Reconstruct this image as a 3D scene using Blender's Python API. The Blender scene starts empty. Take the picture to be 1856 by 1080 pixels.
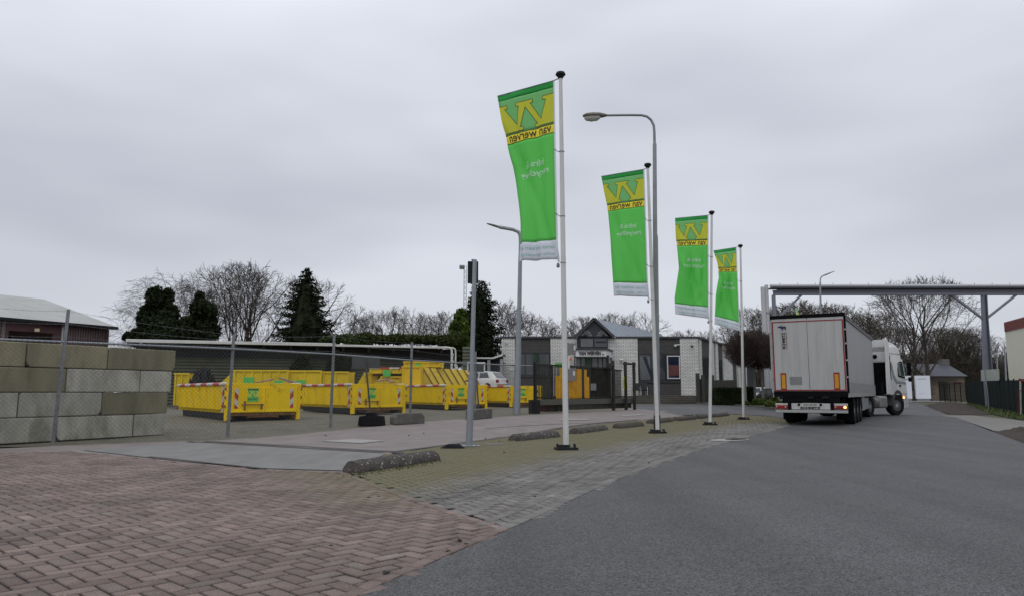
import bpy, bmesh, math, random
import numpy as np
from mathutils import Vector, Matrix
R = math.radians
rnd = random.Random(7)
scene = bpy.context.scene
COL = scene.collection

# ------------------------------------------------------------------ camera
CAMH = 1.2
PITCH = math.atan(170 / 1340)
cam_d = bpy.data.cameras.new('camera')
cam_d.sensor_width = 36
cam_d.lens = 1340 / 1856 * 36
cam_d.clip_start = 0.05
cam_d.clip_end = 4000
cam = bpy.data.objects.new('camera', cam_d)
cam.location = (0, 0, CAMH)
cam.rotation_euler = (R(90) + PITCH, 0, 0)
COL.objects.link(cam)
scene.camera = cam

# ------------------------------------------------------------------ sky and light
SUN_EL, SUN_AZ = 48, 200
w = bpy.data.worlds.new('World')
scene.world = w
w.use_nodes = True
nt = w.node_tree
nt.nodes.clear()
out = nt.nodes.new('ShaderNodeOutputWorld')
bg = nt.nodes.new('ShaderNodeBackground')
bg2 = nt.nodes.new('ShaderNodeBackground')
sky = nt.nodes.new('ShaderNodeTexSky')
sky.sky_type = 'NISHITA'
sky.sun_disc = False
sky.sun_elevation = R(SUN_EL)
sky.sun_rotation = R(SUN_AZ)
nt.links.new(sky.outputs[0], bg.inputs[0])
bg.inputs[1].default_value = 0.05
tc = nt.nodes.new('ShaderNodeTexCoord')
mp = nt.nodes.new('ShaderNodeMapping')
mp.inputs['Scale'].default_value = (1.2, .8, 3.6)
nt.links.new(tc.outputs['Generated'], mp.inputs[0])
n1 = nt.nodes.new('ShaderNodeTexNoise')
n1.inputs['Scale'].default_value = 1.15
n1.inputs['Detail'].default_value = 3
n1.inputs['Roughness'].default_value = 0.5
nt.links.new(mp.outputs[0], n1.inputs['Vector'])
cr = nt.nodes.new('ShaderNodeValToRGB')
cr.color_ramp.elements[0].position = 0.34
cr.color_ramp.elements[0].color = (0.465, 0.493, 0.555, 1)
cr.color_ramp.elements[1].position = 0.62
cr.color_ramp.elements[1].color = (0.655, 0.677, 0.742, 1)
nt.links.new(n1.outputs[0], cr.inputs[0])
sx = nt.nodes.new('ShaderNodeSeparateXYZ')
nt.links.new(tc.outputs['Generated'], sx.inputs[0])
mr = nt.nodes.new('ShaderNodeMapRange')
mr.inputs['From Min'].default_value = 0.0
mr.inputs['From Max'].default_value = 0.7
mr.inputs['To Min'].default_value = 0.86
mr.inputs['To Max'].default_value = 1.28
nt.links.new(sx.outputs[2], mr.inputs[0])
mul = nt.nodes.new('ShaderNodeVectorMath')
mul.operation = 'SCALE'
nt.links.new(cr.outputs[0], mul.inputs[0])
nt.links.new(mr.outputs[0], mul.inputs['Scale'])
nt.links.new(mul.outputs[0], bg2.inputs[0])
bg2.inputs[1].default_value = 1.18
ad = nt.nodes.new('ShaderNodeAddShader')
nt.links.new(bg.outputs[0], ad.inputs[0])
nt.links.new(bg2.outputs[0], ad.inputs[1])
# the overcast hides nearly all of the blue sky above it
mx = nt.nodes.new('ShaderNodeMixShader')
mx.inputs[0].default_value = 0.93
nt.links.new(bg.outputs[0], mx.inputs[1])
nt.links.new(bg2.outputs[0], mx.inputs[2])
nt.links.new(mx.outputs[0], out.inputs[0])

sun_d = bpy.data.lights.new('sun', 'SUN')
sun_d.energy = 0.5
sun_d.angle = R(30)
sun_d.color = (1.0, 0.97, 0.92)
sun = bpy.data.objects.new('sun', sun_d)
sun.rotation_euler = (R(90 - SUN_EL), 0, R(180 - SUN_AZ) )
COL.objects.link(sun)
scene.view_settings.view_transform = 'Standard'
scene.view_settings.look = 'None'
scene.view_settings.exposure = 0.0
scene.view_settings.gamma = 1.0

# ------------------------------------------------------------------ where things stand
CT, ST = math.cos(PITCH), math.sin(PITCH)
def ss(x, a, b):
    t = min(1, max(0, (x - a) / (b - a)))
    return t * t * (3 - 2 * t)
def H(x, y):
    "height of the ground: the yard lies a little above the road"
    s = -(x - 1.1) * .89 + (y - 15) * .46
    return .24 * ss(s, 1, 6) * ss(y, 20, 27)
def ray(px, py):
    dx, dy = (px - 928) / 1340, (540 - py) / 1340
    return Vector((dx, CT - dy * ST, ST + dy * CT))
def P(px, py, Y):
    d = ray(px, py)
    t = Y / d.y
    return Vector((d.x * t, Y, CAMH + d.z * t))
def G(px, py):
    d = ray(px, py)
    h = 0.0
    for i in range(40):
        t = (h - CAMH) / d.z
        h2 = H(d.x * t, d.y * t)
        h = h + (h2 - h) * .6
    return Vector((d.x * t, d.y * t, h))
def on(x, y, dz=0):
    return Vector((x, y, H(x, y) + dz))

# ------------------------------------------------------------------ materials
MATS = {}
def _nodes(name):
    m = bpy.data.materials.new(name)
    m.use_nodes = True
    n = m.node_tree
    b = n.nodes['Principled BSDF']
    return m, n, b
def mat(name, col, rough=.6, metal=0, var=.18, scale=3.0, bump=0.0, bscale=60, spec=.5, dirt=None, dscale=1.2, damt=.5, stretch=(1, 1, 1), dlo=.48, dhi=.72, tone=0):
    "plain weathered surface; dirt = colour of stains with a shape of their own"
    if name in MATS: return MATS[name]
    m, n, b = _nodes(name)
    g = n.nodes.new('ShaderNodeNewGeometry')
    mp = n.nodes.new('ShaderNodeMapping')
    mp.inputs['Scale'].default_value = stretch
    n.links.new(g.outputs['Position'], mp.inputs[0])
    t = n.nodes.new('ShaderNodeTexNoise')
    t.inputs['Scale'].default_value = scale
    t.inputs['Detail'].default_value = 6
    n.links.new(mp.outputs[0], t.inputs['Vector'])
    mxn = n.nodes.new('ShaderNodeMix'); mxn.data_type = 'RGBA'
    mxn.inputs['A'].default_value = (*[c * (1 - var * 1.5) for c in col], 1)
    mxn.inputs['B'].default_value = (*[min(1, c * (1 + var * 1.5)) for c in col], 1)
    n.links.new(t.outputs[0], mxn.inputs['Factor'])
    src = mxn.outputs['Result']
    if dirt:
        t2 = n.nodes.new('ShaderNodeTexNoise')
        t2.inputs['Scale'].default_value = dscale
        t2.inputs['Detail'].default_value = 8
        t2.inputs['Roughness'].default_value = .65
        n.links.new(mp.outputs[0], t2.inputs['Vector'])
        r = n.nodes.new('ShaderNodeMapRange')
        r.inputs['From Min'].default_value = dlo
        r.inputs['From Max'].default_value = dhi
        r.inputs['To Max'].default_value = damt
        n.links.new(t2.outputs[0], r.inputs[0])
        m2 = n.nodes.new('ShaderNodeMix'); m2.data_type = 'RGBA'
        n.links.new(r.outputs[0], m2.inputs['Factor'])
        n.links.new(src, m2.inputs['A'])
        m2.inputs['B'].default_value = (*dirt, 1)
        src = m2.outputs['Result']
    if tone:
        oi = n.nodes.new('ShaderNodeObjectInfo')
        tr_ = n.nodes.new('ShaderNodeMapRange'); tr_.inputs['To Min'].default_value = 1 - tone; tr_.inputs['To Max'].default_value = 1 + tone
        n.links.new(oi.outputs['Random'], tr_.inputs[0])
        ts = n.nodes.new('ShaderNodeVectorMath'); ts.operation = 'SCALE'
        n.links.new(src, ts.inputs[0]); n.links.new(tr_.outputs[0], ts.inputs['Scale']); src = ts.outputs[0]
    n.links.new(src, b.inputs['Base Color'])
    b.inputs['Roughness'].default_value = rough
    b.inputs['Metallic'].default_value = metal
    b.inputs['Specular IOR Level'].default_value = spec
    if bump:
        t3 = n.nodes.new('ShaderNodeTexNoise')
        t3.inputs['Scale'].default_value = bscale
        t3.inputs['Detail'].default_value = 4
        n.links.new(g.outputs['Position'], t3.inputs['Vector'])
        bp = n.nodes.new('ShaderNodeBump')
        bp.inputs['Strength'].default_value = bump
        bp.inputs['Distance'].default_value = .02
        n.links.new(t3.outputs[0], bp.inputs['Height'])
        n.links.new(bp.outputs[0], b.inputs['Normal'])
    MATS[name] = m
    return m
def stripes(name, c1, c2, per, vec, rough=.5):
    "painted stripes along the direction vec in the object's own coordinates"
    if name in MATS: return MATS[name]
    m, n, b = _nodes(name)
    tcn = n.nodes.new('ShaderNodeTexCoord')
    d = n.nodes.new('ShaderNodeVectorMath'); d.operation = 'DOT_PRODUCT'
    d.inputs[1].default_value = vec
    n.links.new(tcn.outputs['Object'], d.inputs[0])
    a = n.nodes.new('ShaderNodeMath'); a.operation = 'DIVIDE'
    a.inputs[1].default_value = per
    n.links.new(d.outputs['Value'], a.inputs[0])
    f = n.nodes.new('ShaderNodeMath'); f.operation = 'FRACT'
    n.links.new(a.outputs[0], f.inputs[0])
    gt = n.nodes.new('ShaderNodeMath'); gt.operation = 'GREATER_THAN'
    gt.inputs[1].default_value = .5
    n.links.new(f.outputs[0], gt.inputs[0])
    mxn = n.nodes.new('ShaderNodeMix'); mxn.data_type = 'RGBA'
    mxn.inputs['A'].default_value = (*c1, 1)
    mxn.inputs['B'].default_value = (*c2, 1)
    n.links.new(gt.outputs[0], mxn.inputs['Factor'])
    t = n.nodes.new('ShaderNodeTexNoise'); t.inputs['Scale'].default_value = 9; t.inputs['Detail'].default_value = 6
    n.links.new(tcn.outputs['Object'], t.inputs['Vector'])
    r = n.nodes.new('ShaderNodeMapRange'); r.inputs['From Min'].default_value = .5; r.inputs['From Max'].default_value = .7
    r.inputs['To Max'].default_value = .6
    n.links.new(t.outputs[0], r.inputs[0])
    m2 = n.nodes.new('ShaderNodeMix'); m2.data_type = 'RGBA'
    n.links.new(r.outputs[0], m2.inputs['Factor'])
    n.links.new(mxn.outputs['Result'], m2.inputs['A'])
    m2.inputs['B'].default_value = (.30, .17, .07, 1)
    n.links.new(m2.outputs['Result'], b.inputs['Base Color'])
    b.inputs['Roughness'].default_value = rough
    MATS[name] = m
    return m
def brickmat(name, c1, c2, mortar, bw=.24, bh=.075):
    if name in MATS: return MATS[name]
    m, n, b = _nodes(name)
    g = n.nodes.new('ShaderNodeNewGeometry')
    s = n.nodes.new('ShaderNodeSeparateXYZ'); n.links.new(g.outputs['Position'], s.inputs[0])
    a = n.nodes.new('ShaderNodeMath'); a.operation = 'ADD'
    n.links.new(s.outputs[0], a.inputs[0]); n.links.new(s.outputs[1], a.inputs[1])
    c = n.nodes.new('ShaderNodeCombineXYZ')
    n.links.new(a.outputs[0], c.inputs[0]); n.links.new(s.outputs[2], c.inputs[1])
    t = n.nodes.new('ShaderNodeTexBrick')
    t.inputs['Scale'].default_value = 1
    t.inputs['Brick Width'].default_value = bw
    t.inputs['Row Height'].default_value = bh
    t.inputs['Mortar Size'].default_value = bh * .13
    t.inputs['Color1'].default_value = (*c1, 1)
    t.inputs['Color2'].default_value = (*c2, 1)
    t.inputs['Mortar'].default_value = (*mortar, 1)
    n.links.new(c.outputs[0], t.inputs['Vector'])
    t2 = n.nodes.new('ShaderNodeTexNoise'); t2.inputs['Scale'].default_value = .9; t2.inputs['Detail'].default_value = 8
    n.links.new(g.outputs['Position'], t2.inputs['Vector'])
    r = n.nodes.new('ShaderNodeMapRange'); r.inputs['To Min'].default_value = .72; r.inputs['To Max'].default_value = 1.2
    n.links.new(t2.outputs[0], r.inputs[0])
    v = n.nodes.new('ShaderNodeVectorMath'); v.operation = 'SCALE'
    n.links.new(t.outputs[0], v.inputs[0]); n.links.new(r.outputs[0], v.inputs['Scale'])
    n.links.new(v.outputs[0], b.inputs['Base Color'])
    b.inputs['Roughness'].default_value = .85
    MATS[name] = m
    return m
def glass(name, col=(.02, .025, .03), rough=.06):
    m = mat(name, col, rough, var=.3, scale=.7, spec=.8)
    return m
def emis(name, col, s):
    if name in MATS: return MATS[name]
    m, n, b = _nodes(name)
    b.inputs['Base Color'].default_value = (*col, 1)
    b.inputs['Emission Color'].default_value = (*col, 1)
    b.inputs['Emission Strength'].default_value = s
    MATS[name] = m
    return m

# ------------------------------------------------------------------ mesh collector
class MB:
    def __init__(s): s.v = []; s.f = []; s.m = []
    def add(s, vs, fs, m=0):
        o = len(s.v); s.v.extend([tuple(v) for v in vs])
        for f in fs: s.f.append(tuple(i + o for i in f)); s.m.append(m)
        return s
    def box(s, c, d, rz=0, m=0, rx=0, ry=0):
        hx, hy, hz = d[0] / 2, d[1] / 2, d[2] / 2
        vs = [Vector((x, y, z)) for x in (-hx, hx) for y in (-hy, hy) for z in (-hz, hz)]
        if rz or rx or ry:
            M = Matrix.Rotation(rz, 3, 'Z') @ Matrix.Rotation(ry, 3, 'Y') @ Matrix.Rotation(rx, 3, 'X')
            vs = [M @ v for v in vs]
        vs = [v + Vector(c) for v in vs]
        return s.add(vs, [(0, 1, 3, 2), (4, 6, 7, 5), (0, 4, 5, 1), (2, 3, 7, 6), (0, 2, 6, 4), (1, 5, 7, 3)], m)
    def bb(s, x0, x1, y0, y1, z0, z1, m=0):
        return s.box(((x0 + x1) / 2, (y0 + y1) / 2, (z0 + z1) / 2), (abs(x1 - x0), abs(y1 - y0), abs(z1 - z0)), m=m)
    def beam(s, a, b, wd, hg, m=0):
        "box of section wd x hg from a to b"
        a, b = Vector(a), Vector(b)
        d = (b - a); L = d.length; d.normalize()
        up = Vector((0, 0, 1)) if abs(d.z) < .95 else Vector((0, 1, 0))
        sd = d.cross(up).normalized(); u = sd.cross(d)
        vs = []
        for p in (a, b):
            for i, j in ((-1, -1), (1, -1), (1, 1), (-1, 1)):
                vs.append(p + sd * (wd / 2 * i) + u * (hg / 2 * j))
        return s.add(vs, [(0, 1, 2, 3), (7, 6, 5, 4), (0, 4, 5, 1), (1, 5, 6, 2), (2, 6, 7, 3), (3, 7, 4, 0)], m)
    def tube(s, pts, r, n=8, m=0, cap=True):
        pts = [Vector(p) for p in pts]
        if not hasattr(r, '__len__'): r = [r] * len(pts)
        rings = []
        ref = None
        for i, p in enumerate(pts):
            if i == 0: d = pts[1] - p
            elif i == len(pts) - 1: d = p - pts[i - 1]
            else: d = (pts[i + 1] - p).normalized() + (p - pts[i - 1]).normalized()
            if d.length < 1e-9: d = Vector((0, 0, 1))
            d.normalize()
            if ref is None:
                ref = Vector((1, 0, 0)) if abs(d.x) < .8 else Vector((0, 1, 0))
            u = (ref - d * ref.dot(d)).normalized()
            ref = u
            w_ = d.cross(u)
            rings.append([p + (u * math.cos(2 * math.pi * k / n) + w_ * math.sin(2 * math.pi * k / n)) * r[i] for k in range(n)])
        vs = [q for ring in rings for q in ring]
        fs = []
        for i in range(len(pts) - 1):
            for k in range(n):
                k2 = (k + 1) % n
                fs.append((i * n + k, i * n + k2, (i + 1) * n + k2, (i + 1) * n + k))
        if cap:
            fs.append(tuple(range(n - 1, -1, -1)))
            fs.append(tuple((len(pts) - 1) * n + k for k in range(n)))
        return s.add(vs, fs, m)
    def prism(s, poly, z0, z1, m=0):
        n = len(poly)
        vs = [(p[0], p[1], z0) for p in poly] + [(p[0], p[1], z1) for p in poly]
        fs = [tuple(range(n - 1, -1, -1)), tuple(range(n, 2 * n))] + [(i, (i + 1) % n, n + (i + 1) % n, n + i) for i in range(n)]
        return s.add(vs, fs, m)
    def ext(s, poly, off, m=0):
        "polygon of 3D points pushed along off"
        n = len(poly); off = Vector(off)
        vs = [Vector(p) for p in poly] + [Vector(p) + off for p in poly]
        fs = [tuple(range(n - 1, -1, -1)), tuple(range(n, 2 * n))] + [(i, (i + 1) % n, n + (i + 1) % n, n + i) for i in range(n)]
        return s.add(vs, fs, m)
    def loft(s, rings, m=0, cap=True, closed=True):
        n = len(rings[0]); vs = [q for r_ in rings for q in r_]; fs = []
        for i in range(len(rings) - 1):
            for k in range(n if closed else n - 1):
                k2 = (k + 1) % n
                fs.append((i * n + k, i * n + k2, (i + 1) * n + k2, (i + 1) * n + k))
        if cap:
            fs.append(tuple(range(n - 1, -1, -1))); fs.append(tuple((len(rings) - 1) * n + k for k in range(n)))
        return s.add(vs, fs, m)
    def build(s, name, mats, parent=None, loc=None, rz=0, smooth=False, bevel=0, segs=2):
        me = bpy.data.meshes.new(name)
        me.from_pydata([tuple(v) for v in s.v], [], s.f)
        if not isinstance(mats, (list, tuple)): mats = [mats]
        for q in mats: me.materials.append(q)
        if len(mats) > 1: me.polygons.foreach_set('material_index', s.m)
        if smooth: me.polygons.foreach_set('use_smooth', [True] * len(me.polygons))
        me.update()
        bm = bmesh.new(); bm.from_mesh(me); bmesh.ops.recalc_face_normals(bm, faces=bm.faces); bm.to_mesh(me); bm.free()
        o = bpy.data.objects.new(name, me)
        COL.objects.link(o)
        if parent: o.parent = parent
        if loc is not None: o.location = loc
        if rz: o.rotation_euler[2] = rz
        if bevel:
            bv = o.modifiers.new('bevel', 'BEVEL'); bv.width = bevel; bv.segments = segs; bv.limit_method = 'ANGLE'; bv.angle_limit = R(35)
        if smooth and not bevel:
            try: me.set_sharp_from_angle(angle=R(40))
            except Exception: pass
        return o
def tag(o, label=None, cat=None, group=None, kind=None):
    if label: o['label'] = label
    if cat: o['category'] = cat
    if group: o['group'] = group
    if kind: o['kind'] = kind
    return o
def E(name, label, cat, loc=(0, 0, 0), rz=0, group=None):
    o = bpy.data.objects.new(name, None)
    o.empty_display_size = .3
    COL.objects.link(o)
    o.location = loc; o.rotation_euler = (0, 0, rz)
    return tag(o, label, cat, group)
def dup(o, loc=None, rz=None, label=None, scale=None, parent=None, group=None):
    c = o.copy(); COL.objects.link(c)
    if parent is not None: c.parent = parent
    if loc is not None: c.location = loc
    if rz is not None: c.rotation_euler[2] = rz
    if scale is not None: c.scale = scale if hasattr(scale, '__len__') else (scale,) * 3
    if label: c['label'] = label
    if group: c['group'] = group
    for ch in list(o.children): dup(ch, parent=c)
    return c
_tm = {}
def text2d(body, bold=0.0):
    "letters as flat triangles in the unit square"
    k = (body, bold)
    if k in _tm: return _tm[k]
    cu = bpy.data.curves.new('letters', 'FONT')
    cu.body = body; cu.size = 1; cu.resolution_u = 3; cu.offset = bold
    o = bpy.data.objects.new('letters', cu); COL.objects.link(o)
    bpy.context.view_layer.update()
    me = bpy.data.meshes.new_from_object(o)
    vs = np.array([v.co[:2] for v in me.vertices]); fs = [tuple(p.vertices) for p in me.polygons]
    lo, hi = vs.min(0), vs.max(0)
    vs = (vs - lo) / (hi - lo)
    bpy.data.objects.remove(o); bpy.data.curves.remove(cu); bpy.data.meshes.remove(me)
    _tm[k] = (vs.tolist(), fs, float((hi - lo)[0] / (hi - lo)[1]))
    return _tm[k]
def lettering(mb, body, org, ux, uy, width, height, bold=0, m=0):
    "write body on a plane from lower-left corner org; ux, uy unit vectors"
    vs, fs, asp = text2d(body, bold)
    org, ux, uy = Vector(org), Vector(ux), Vector(uy)
    mb.add([org + ux * (v[0] * width) + uy * (v[1] * height) for v in vs], fs, m)
# ================================================================== GROUND
def drape(name, pts, off, m, step=1.0, kind='structure', wob=0):
    "a sheet over the ground inside the outline pts"
    bm = bmesh.new()
    f = bm.faces.new([bm.verts.new((p[0], p[1], 0)) for p in pts])
    f.normal_update(); bmesh.ops.triangulate(bm, faces=[f])
    xs = [p[0] for p in pts]; ys = [p[1] for p in pts]
    for ax, lo, hi in ((0, min(xs), max(xs)), (1, min(ys), max(ys))):
        q = math.ceil(lo / step) * step
        while q < hi:
            no = (1, 0, 0) if ax == 0 else (0, 1, 0)
            co = (q, 0, 0) if ax == 0 else (0, q, 0)
            bmesh.ops.bisect_plane(bm, geom=bm.verts[:] + bm.edges[:] + bm.faces[:], plane_co=co, plane_no=no, dist=1e-5)
            q += step
    for v in bm.verts: v.co.z = H(v.co.x, v.co.y) + off
    bmesh.ops.recalc_face_normals(bm, faces=bm.faces)
    if bm.faces and sum(f.normal.z for f in bm.faces) < 0:
        bmesh.ops.reverse_faces(bm, faces=bm.faces)
    me = bpy.data.meshes.new(name); bm.to_mesh(me); bm.free()
    me.materials.append(m)
    o = bpy.data.objects.new(name, me); COL.objects.link(o)
    if kind: o['kind'] = kind
    return o
def GL(*pp): return [G(*p)[:2] for p in pp]

def asphalt():
    m, n, b = _nodes('asphalt')
    g = n.nodes.new('ShaderNodeNewGeometry')
    def noise(sc, det=4, ro=.5, st=None):
        t = n.nodes.new('ShaderNodeTexNoise'); t.inputs['Scale'].default_value = sc; t.inputs['Detail'].default_value = det; t.inputs['Roughness'].default_value = ro
        if st:
            mp = n.nodes.new('ShaderNodeMapping'); mp.inputs['Scale'].default_value = st; mp.inputs['Rotation'].default_value = (0, 0, R(28))
            n.links.new(g.outputs['Position'], mp.inputs[0]); n.links.new(mp.outputs[0], t.inputs['Vector'])
        else: n.links.new(g.outputs['Position'], t.inputs['Vector'])
        return t
    fine = noise(62, 3, .8); mid = noise(1.1, 6, .6); big = noise(.6, 3, .5, (1.6, .12, 1))
    v = n.nodes.new('ShaderNodeTexVoronoi'); v.inputs['Scale'].default_value = 110
    n.links.new(g.outputs['Position'], v.inputs['Vector'])
    r1 = n.nodes.new('ShaderNodeValToRGB')
    r1.color_ramp.elements[0].position = .22; r1.color_ramp.elements[0].color = (.028, .028, .028, 1)
    r1.color_ramp.elements[1].position = .92; r1.color_ramp.elements[1].color = (.172, .168, .167, 1)
    vc = n.nodes.new('ShaderNodeTexVoronoi'); vc.inputs['Scale'].default_value = 95
    n.links.new(g.outputs['Position'], vc.inputs['Vector'])
    sep = n.nodes.new('ShaderNodeSeparateColor'); n.links.new(vc.outputs['Color'], sep.inputs[0])
    av = n.nodes.new('ShaderNodeMath'); av.operation = 'MULTIPLY_ADD'; av.inputs[1].default_value = .65; n.links.new(sep.outputs[0], av.inputs[0])
    hf = n.nodes.new('ShaderNodeMath'); hf.operation = 'MULTIPLY'; hf.inputs[1].default_value = .35; n.links.new(fine.outputs[0], hf.inputs[0]); n.links.new(hf.outputs[0], av.inputs[2])
    n.links.new(av.outputs[0], r1.inputs[0])
    rr = n.nodes.new('ShaderNodeMapRange'); rr.inputs['From Min'].default_value = .3; rr.inputs['From Max'].default_value = .7
    rr.inputs['To Min'].default_value = .9; rr.inputs['To Max'].default_value = 1.08
    n.links.new(mid.outputs[0], rr.inputs[0])
    rb = n.nodes.new('ShaderNodeMapRange'); rb.inputs['From Min'].default_value = .35; rb.inputs['From Max'].default_value = .65
    rb.inputs['To Min'].default_value = .82; rb.inputs['To Max'].default_value = 1.15
    n.links.new(big.outputs[0], rb.inputs[0])
    mm = n.nodes.new('ShaderNodeMath'); mm.operation = 'MULTIPLY'
    n.links.new(rr.outputs[0], mm.inputs[0]); n.links.new(rb.outputs[0], mm.inputs[1])
    sc = n.nodes.new('ShaderNodeVectorMath'); sc.operation = 'SCALE'
    n.links.new(r1.outputs[0], sc.inputs[0]); n.links.new(mm.outputs[0], sc.inputs['Scale'])
    n.links.new(sc.outputs[0], b.inputs['Base Color'])
    b.inputs['Roughness'].default_value = .62
    b.inputs['Specular IOR Level'].default_value = .35
    bp = n.nodes.new('ShaderNodeBump'); bp.inputs['Strength'].default_value = .7; bp.inputs['Distance'].default_value = .008
    n.links.new(v.outputs['Distance'], bp.inputs['Height'])
    n.links.new(bp.outputs[0], b.inputs['Normal'])
    return m
M_asph = asphalt()
M_bed = mat('joint_sand', (.02, .019, .014), .95, var=.4, scale=6, dirt=(.06, .07, .02), dscale=2, damt=.8)
M_yard = mat('mossy_gravel', (.150, .138, .105), .95, var=.6, scale=14, bump=.8, bscale=40, dirt=(.075, .078, .032), dscale=1.3, damt=.85)
M_conc = mat('driveway_concrete', (.225, .190, .174), .8, var=.2, scale=1.4, bump=.2, bscale=60, dirt=(.15, .128, .115), dscale=1.0, damt=.7)
M_slab = mat('slab_concrete', (.195, .190, .176), .75, var=.22, scale=2.4, bump=.15, bscale=40, dirt=(.135, .125, .112), dscale=.9, damt=.85, stretch=(1, .4, 1))
M_base = mat('field_earth', (.10, .09, .055), .95, var=.4, scale=.8, dirt=(.06, .08, .025), dscale=.2, damt=.9)
M_dirt = mat('bare_earth', (.040, .029, .022), .95, var=.5, scale=7, bump=1, bscale=25, dirt=(.09, .07, .052), dscale=4, damt=.6)
M_acc = mat('pale_concrete', (.205, .195, .175), .85, var=.18, scale=2, bump=.2, bscale=50, dirt=(.13, .115, .095), dscale=.8, damt=.6)

# base ground, one sheet to the horizon
def base_ground():
    def axis(lo, hi, a, b):
        out = [lo, lo / 2, lo / 4]
        out = [x for x in out if x < a - 20]
        q = a
        while q <= b: out.append(q); q += 1.0
        return out + [x for x in (hi / 8, hi / 4, hi / 2, hi) if x > b + 10]
    xs = axis(-2000, 2000, -45, 45); ys = axis(-400, 2400, -5, 75)
    vs = [(x, y, H(x, y) - .05) for y in ys for x in xs]
    nx = len(xs)
    fs = [(j * nx + i, j * nx + i + 1, (j + 1) * nx + i + 1, (j + 1) * nx + i) for j in range(len(ys) - 1) for i in range(nx - 1)]
    o = MB().add(vs, fs).build('ground', M_base)
    tag(o, kind='structure')
base_ground()

EDGE = [(640, 1085), (700, 1055), (760, 1030), (850, 990), (925, 958), (1000, 925), (1060, 895), (1130, 865), (1200, 838), (1300, 805), (1380, 785), (1430, 771)]
edge_w = GL(*EDGE)
near_w = [(-3.2, 0.2), (-2.2, 2.4)]
# asphalt road with the branch to the yard
road = near_w + edge_w + GL((1440, 765), (1425, 758), (1385, 752.5), (1340, 749.5), (1290, 749), (1230, 752), (1180, 742.5), (1146, 739.5), (1150, 733), (1262, 731), (1312, 733), (1380, 738.5), (1430, 744), (1500, 742), (1560, 738)) \
    + [tuple(P(1600, 728, 90)[:2]), tuple(P(1648, 728, 96)[:2])] + GL((1668, 731), (1700, 744), (1745, 760), (1800, 782), (1856, 803)) + [(13.5, 10), (12, 2), (11, -4), (-3.4, -4)]
drape('asphalt_road', road, 0, M_asph, 2.0)

red_w = [(-3.2, 0.2), (-2.2, 2.4)] + edge_w[:5] + GL((800, 920), (700, 884), (628, 856), (480, 851), (330, 838), (250, 829), (120, 818), (-60, 822), (-200, 830)) + [(-13, 9), (-9, 0)]
isl_w = edge_w[4:] + GL((1432, 762), (1420, 758), (1385, 753.5), (1340, 750.5), (1290, 750), (1240, 753), (1150, 762), (1060, 771.5), (960, 783.5), (880, 795), (790, 810), (700, 823), (628, 856), (700, 884), (800, 920))
drv_w = GL((628, 856), (700, 823), (790, 810), (880, 795), (960, 783.5), (1060, 771.5), (1150, 762), (1240, 753), (1232, 750), (1182, 741.5), (1146, 739.3), (1100, 743), (969, 751), (870, 757), (745, 766), (600, 780), (412, 796), (100, 807), (-60, 815), (-60, 822), (120, 818), (250, 829), (330, 838), (480, 851))
yard_w = [tuple(P(-60, 815, 16.9)[:2]), (-11.1, 17.0)] + GL((412, 796), (600, 780), (745, 766), (870, 757), (969, 751), (1100, 743), (1146, 739.3), (1150, 733)) + [(14, 62), (12, 66), (6, 90), (-70, 90), (-70, 12), (-14, 12)]
drape('paving_bed', red_w, -.016, M_bed)
drape('island_bed', isl_w, -.018, M_bed)
drape('yard_ground', yard_w, -.025, M_yard, 2.0)
drape('driveway', drv_w, -.002, M_conc)
slab = GL((150, 815.5), (365, 801), (560, 811), (700, 821), (675, 834), (622, 853), (480, 849), (330, 836), (250, 827))
drape('concrete_slab', slab, .010, M_slab)
M_groove = mat('steel_joint', (.035, .027, .022), .6, var=.3, scale=8)
def strip(a, b, wd, off, m, name):
    a, b = Vector(a), Vector(b)
    d = (b - a).normalized() * (wd / 2); s = Vector((-d.y, d.x))
    return drape(name, [tuple(a + s), tuple(b + s), tuple(b - s), tuple(a - s)], off, m, 1.0)
strip(G(340, 800).xy, G(695, 821).xy, .15, .016, M_groove, 'slab_joint')
strip(G(370, 799).xy, G(712, 818.5).xy, .12, .016, M_groove, 'slab_joint')
strip(G(712, 819).xy, G(1010, 776).xy, .17, .012, M_groove, 'slab_joint')
strip(G(1010, 776).xy, G(1160, 760).xy, .16, .012, M_groove, 'slab_joint')
strip(G(480, 850).xy, G(270, 828).xy, .10, .016, M_groove, 'slab_joint')
strip(G(880, 776).xy, G(1120, 766).xy, .05, .010, M_groove, 'slab_joint')
M_patch = mat('pale_patch', (.34, .33, .31), .85, var=.2, scale=5, dirt=(.22, .19, .17), dscale=3)
drape('concrete_patch', GL((580, 799), (640, 795.5), (700, 798), (655, 803)), .010, M_patch, 1)
drape('concrete_patch', GL((1012, 759.5), (1065, 758.5), (1068, 760.5), (1015, 761.5)), .012, M_patch, 1)
drape('concrete_patch', GL((1125, 752), (1160, 750.5), (1168, 752), (1130, 753.5)), .012, M_patch, 1)

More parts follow.
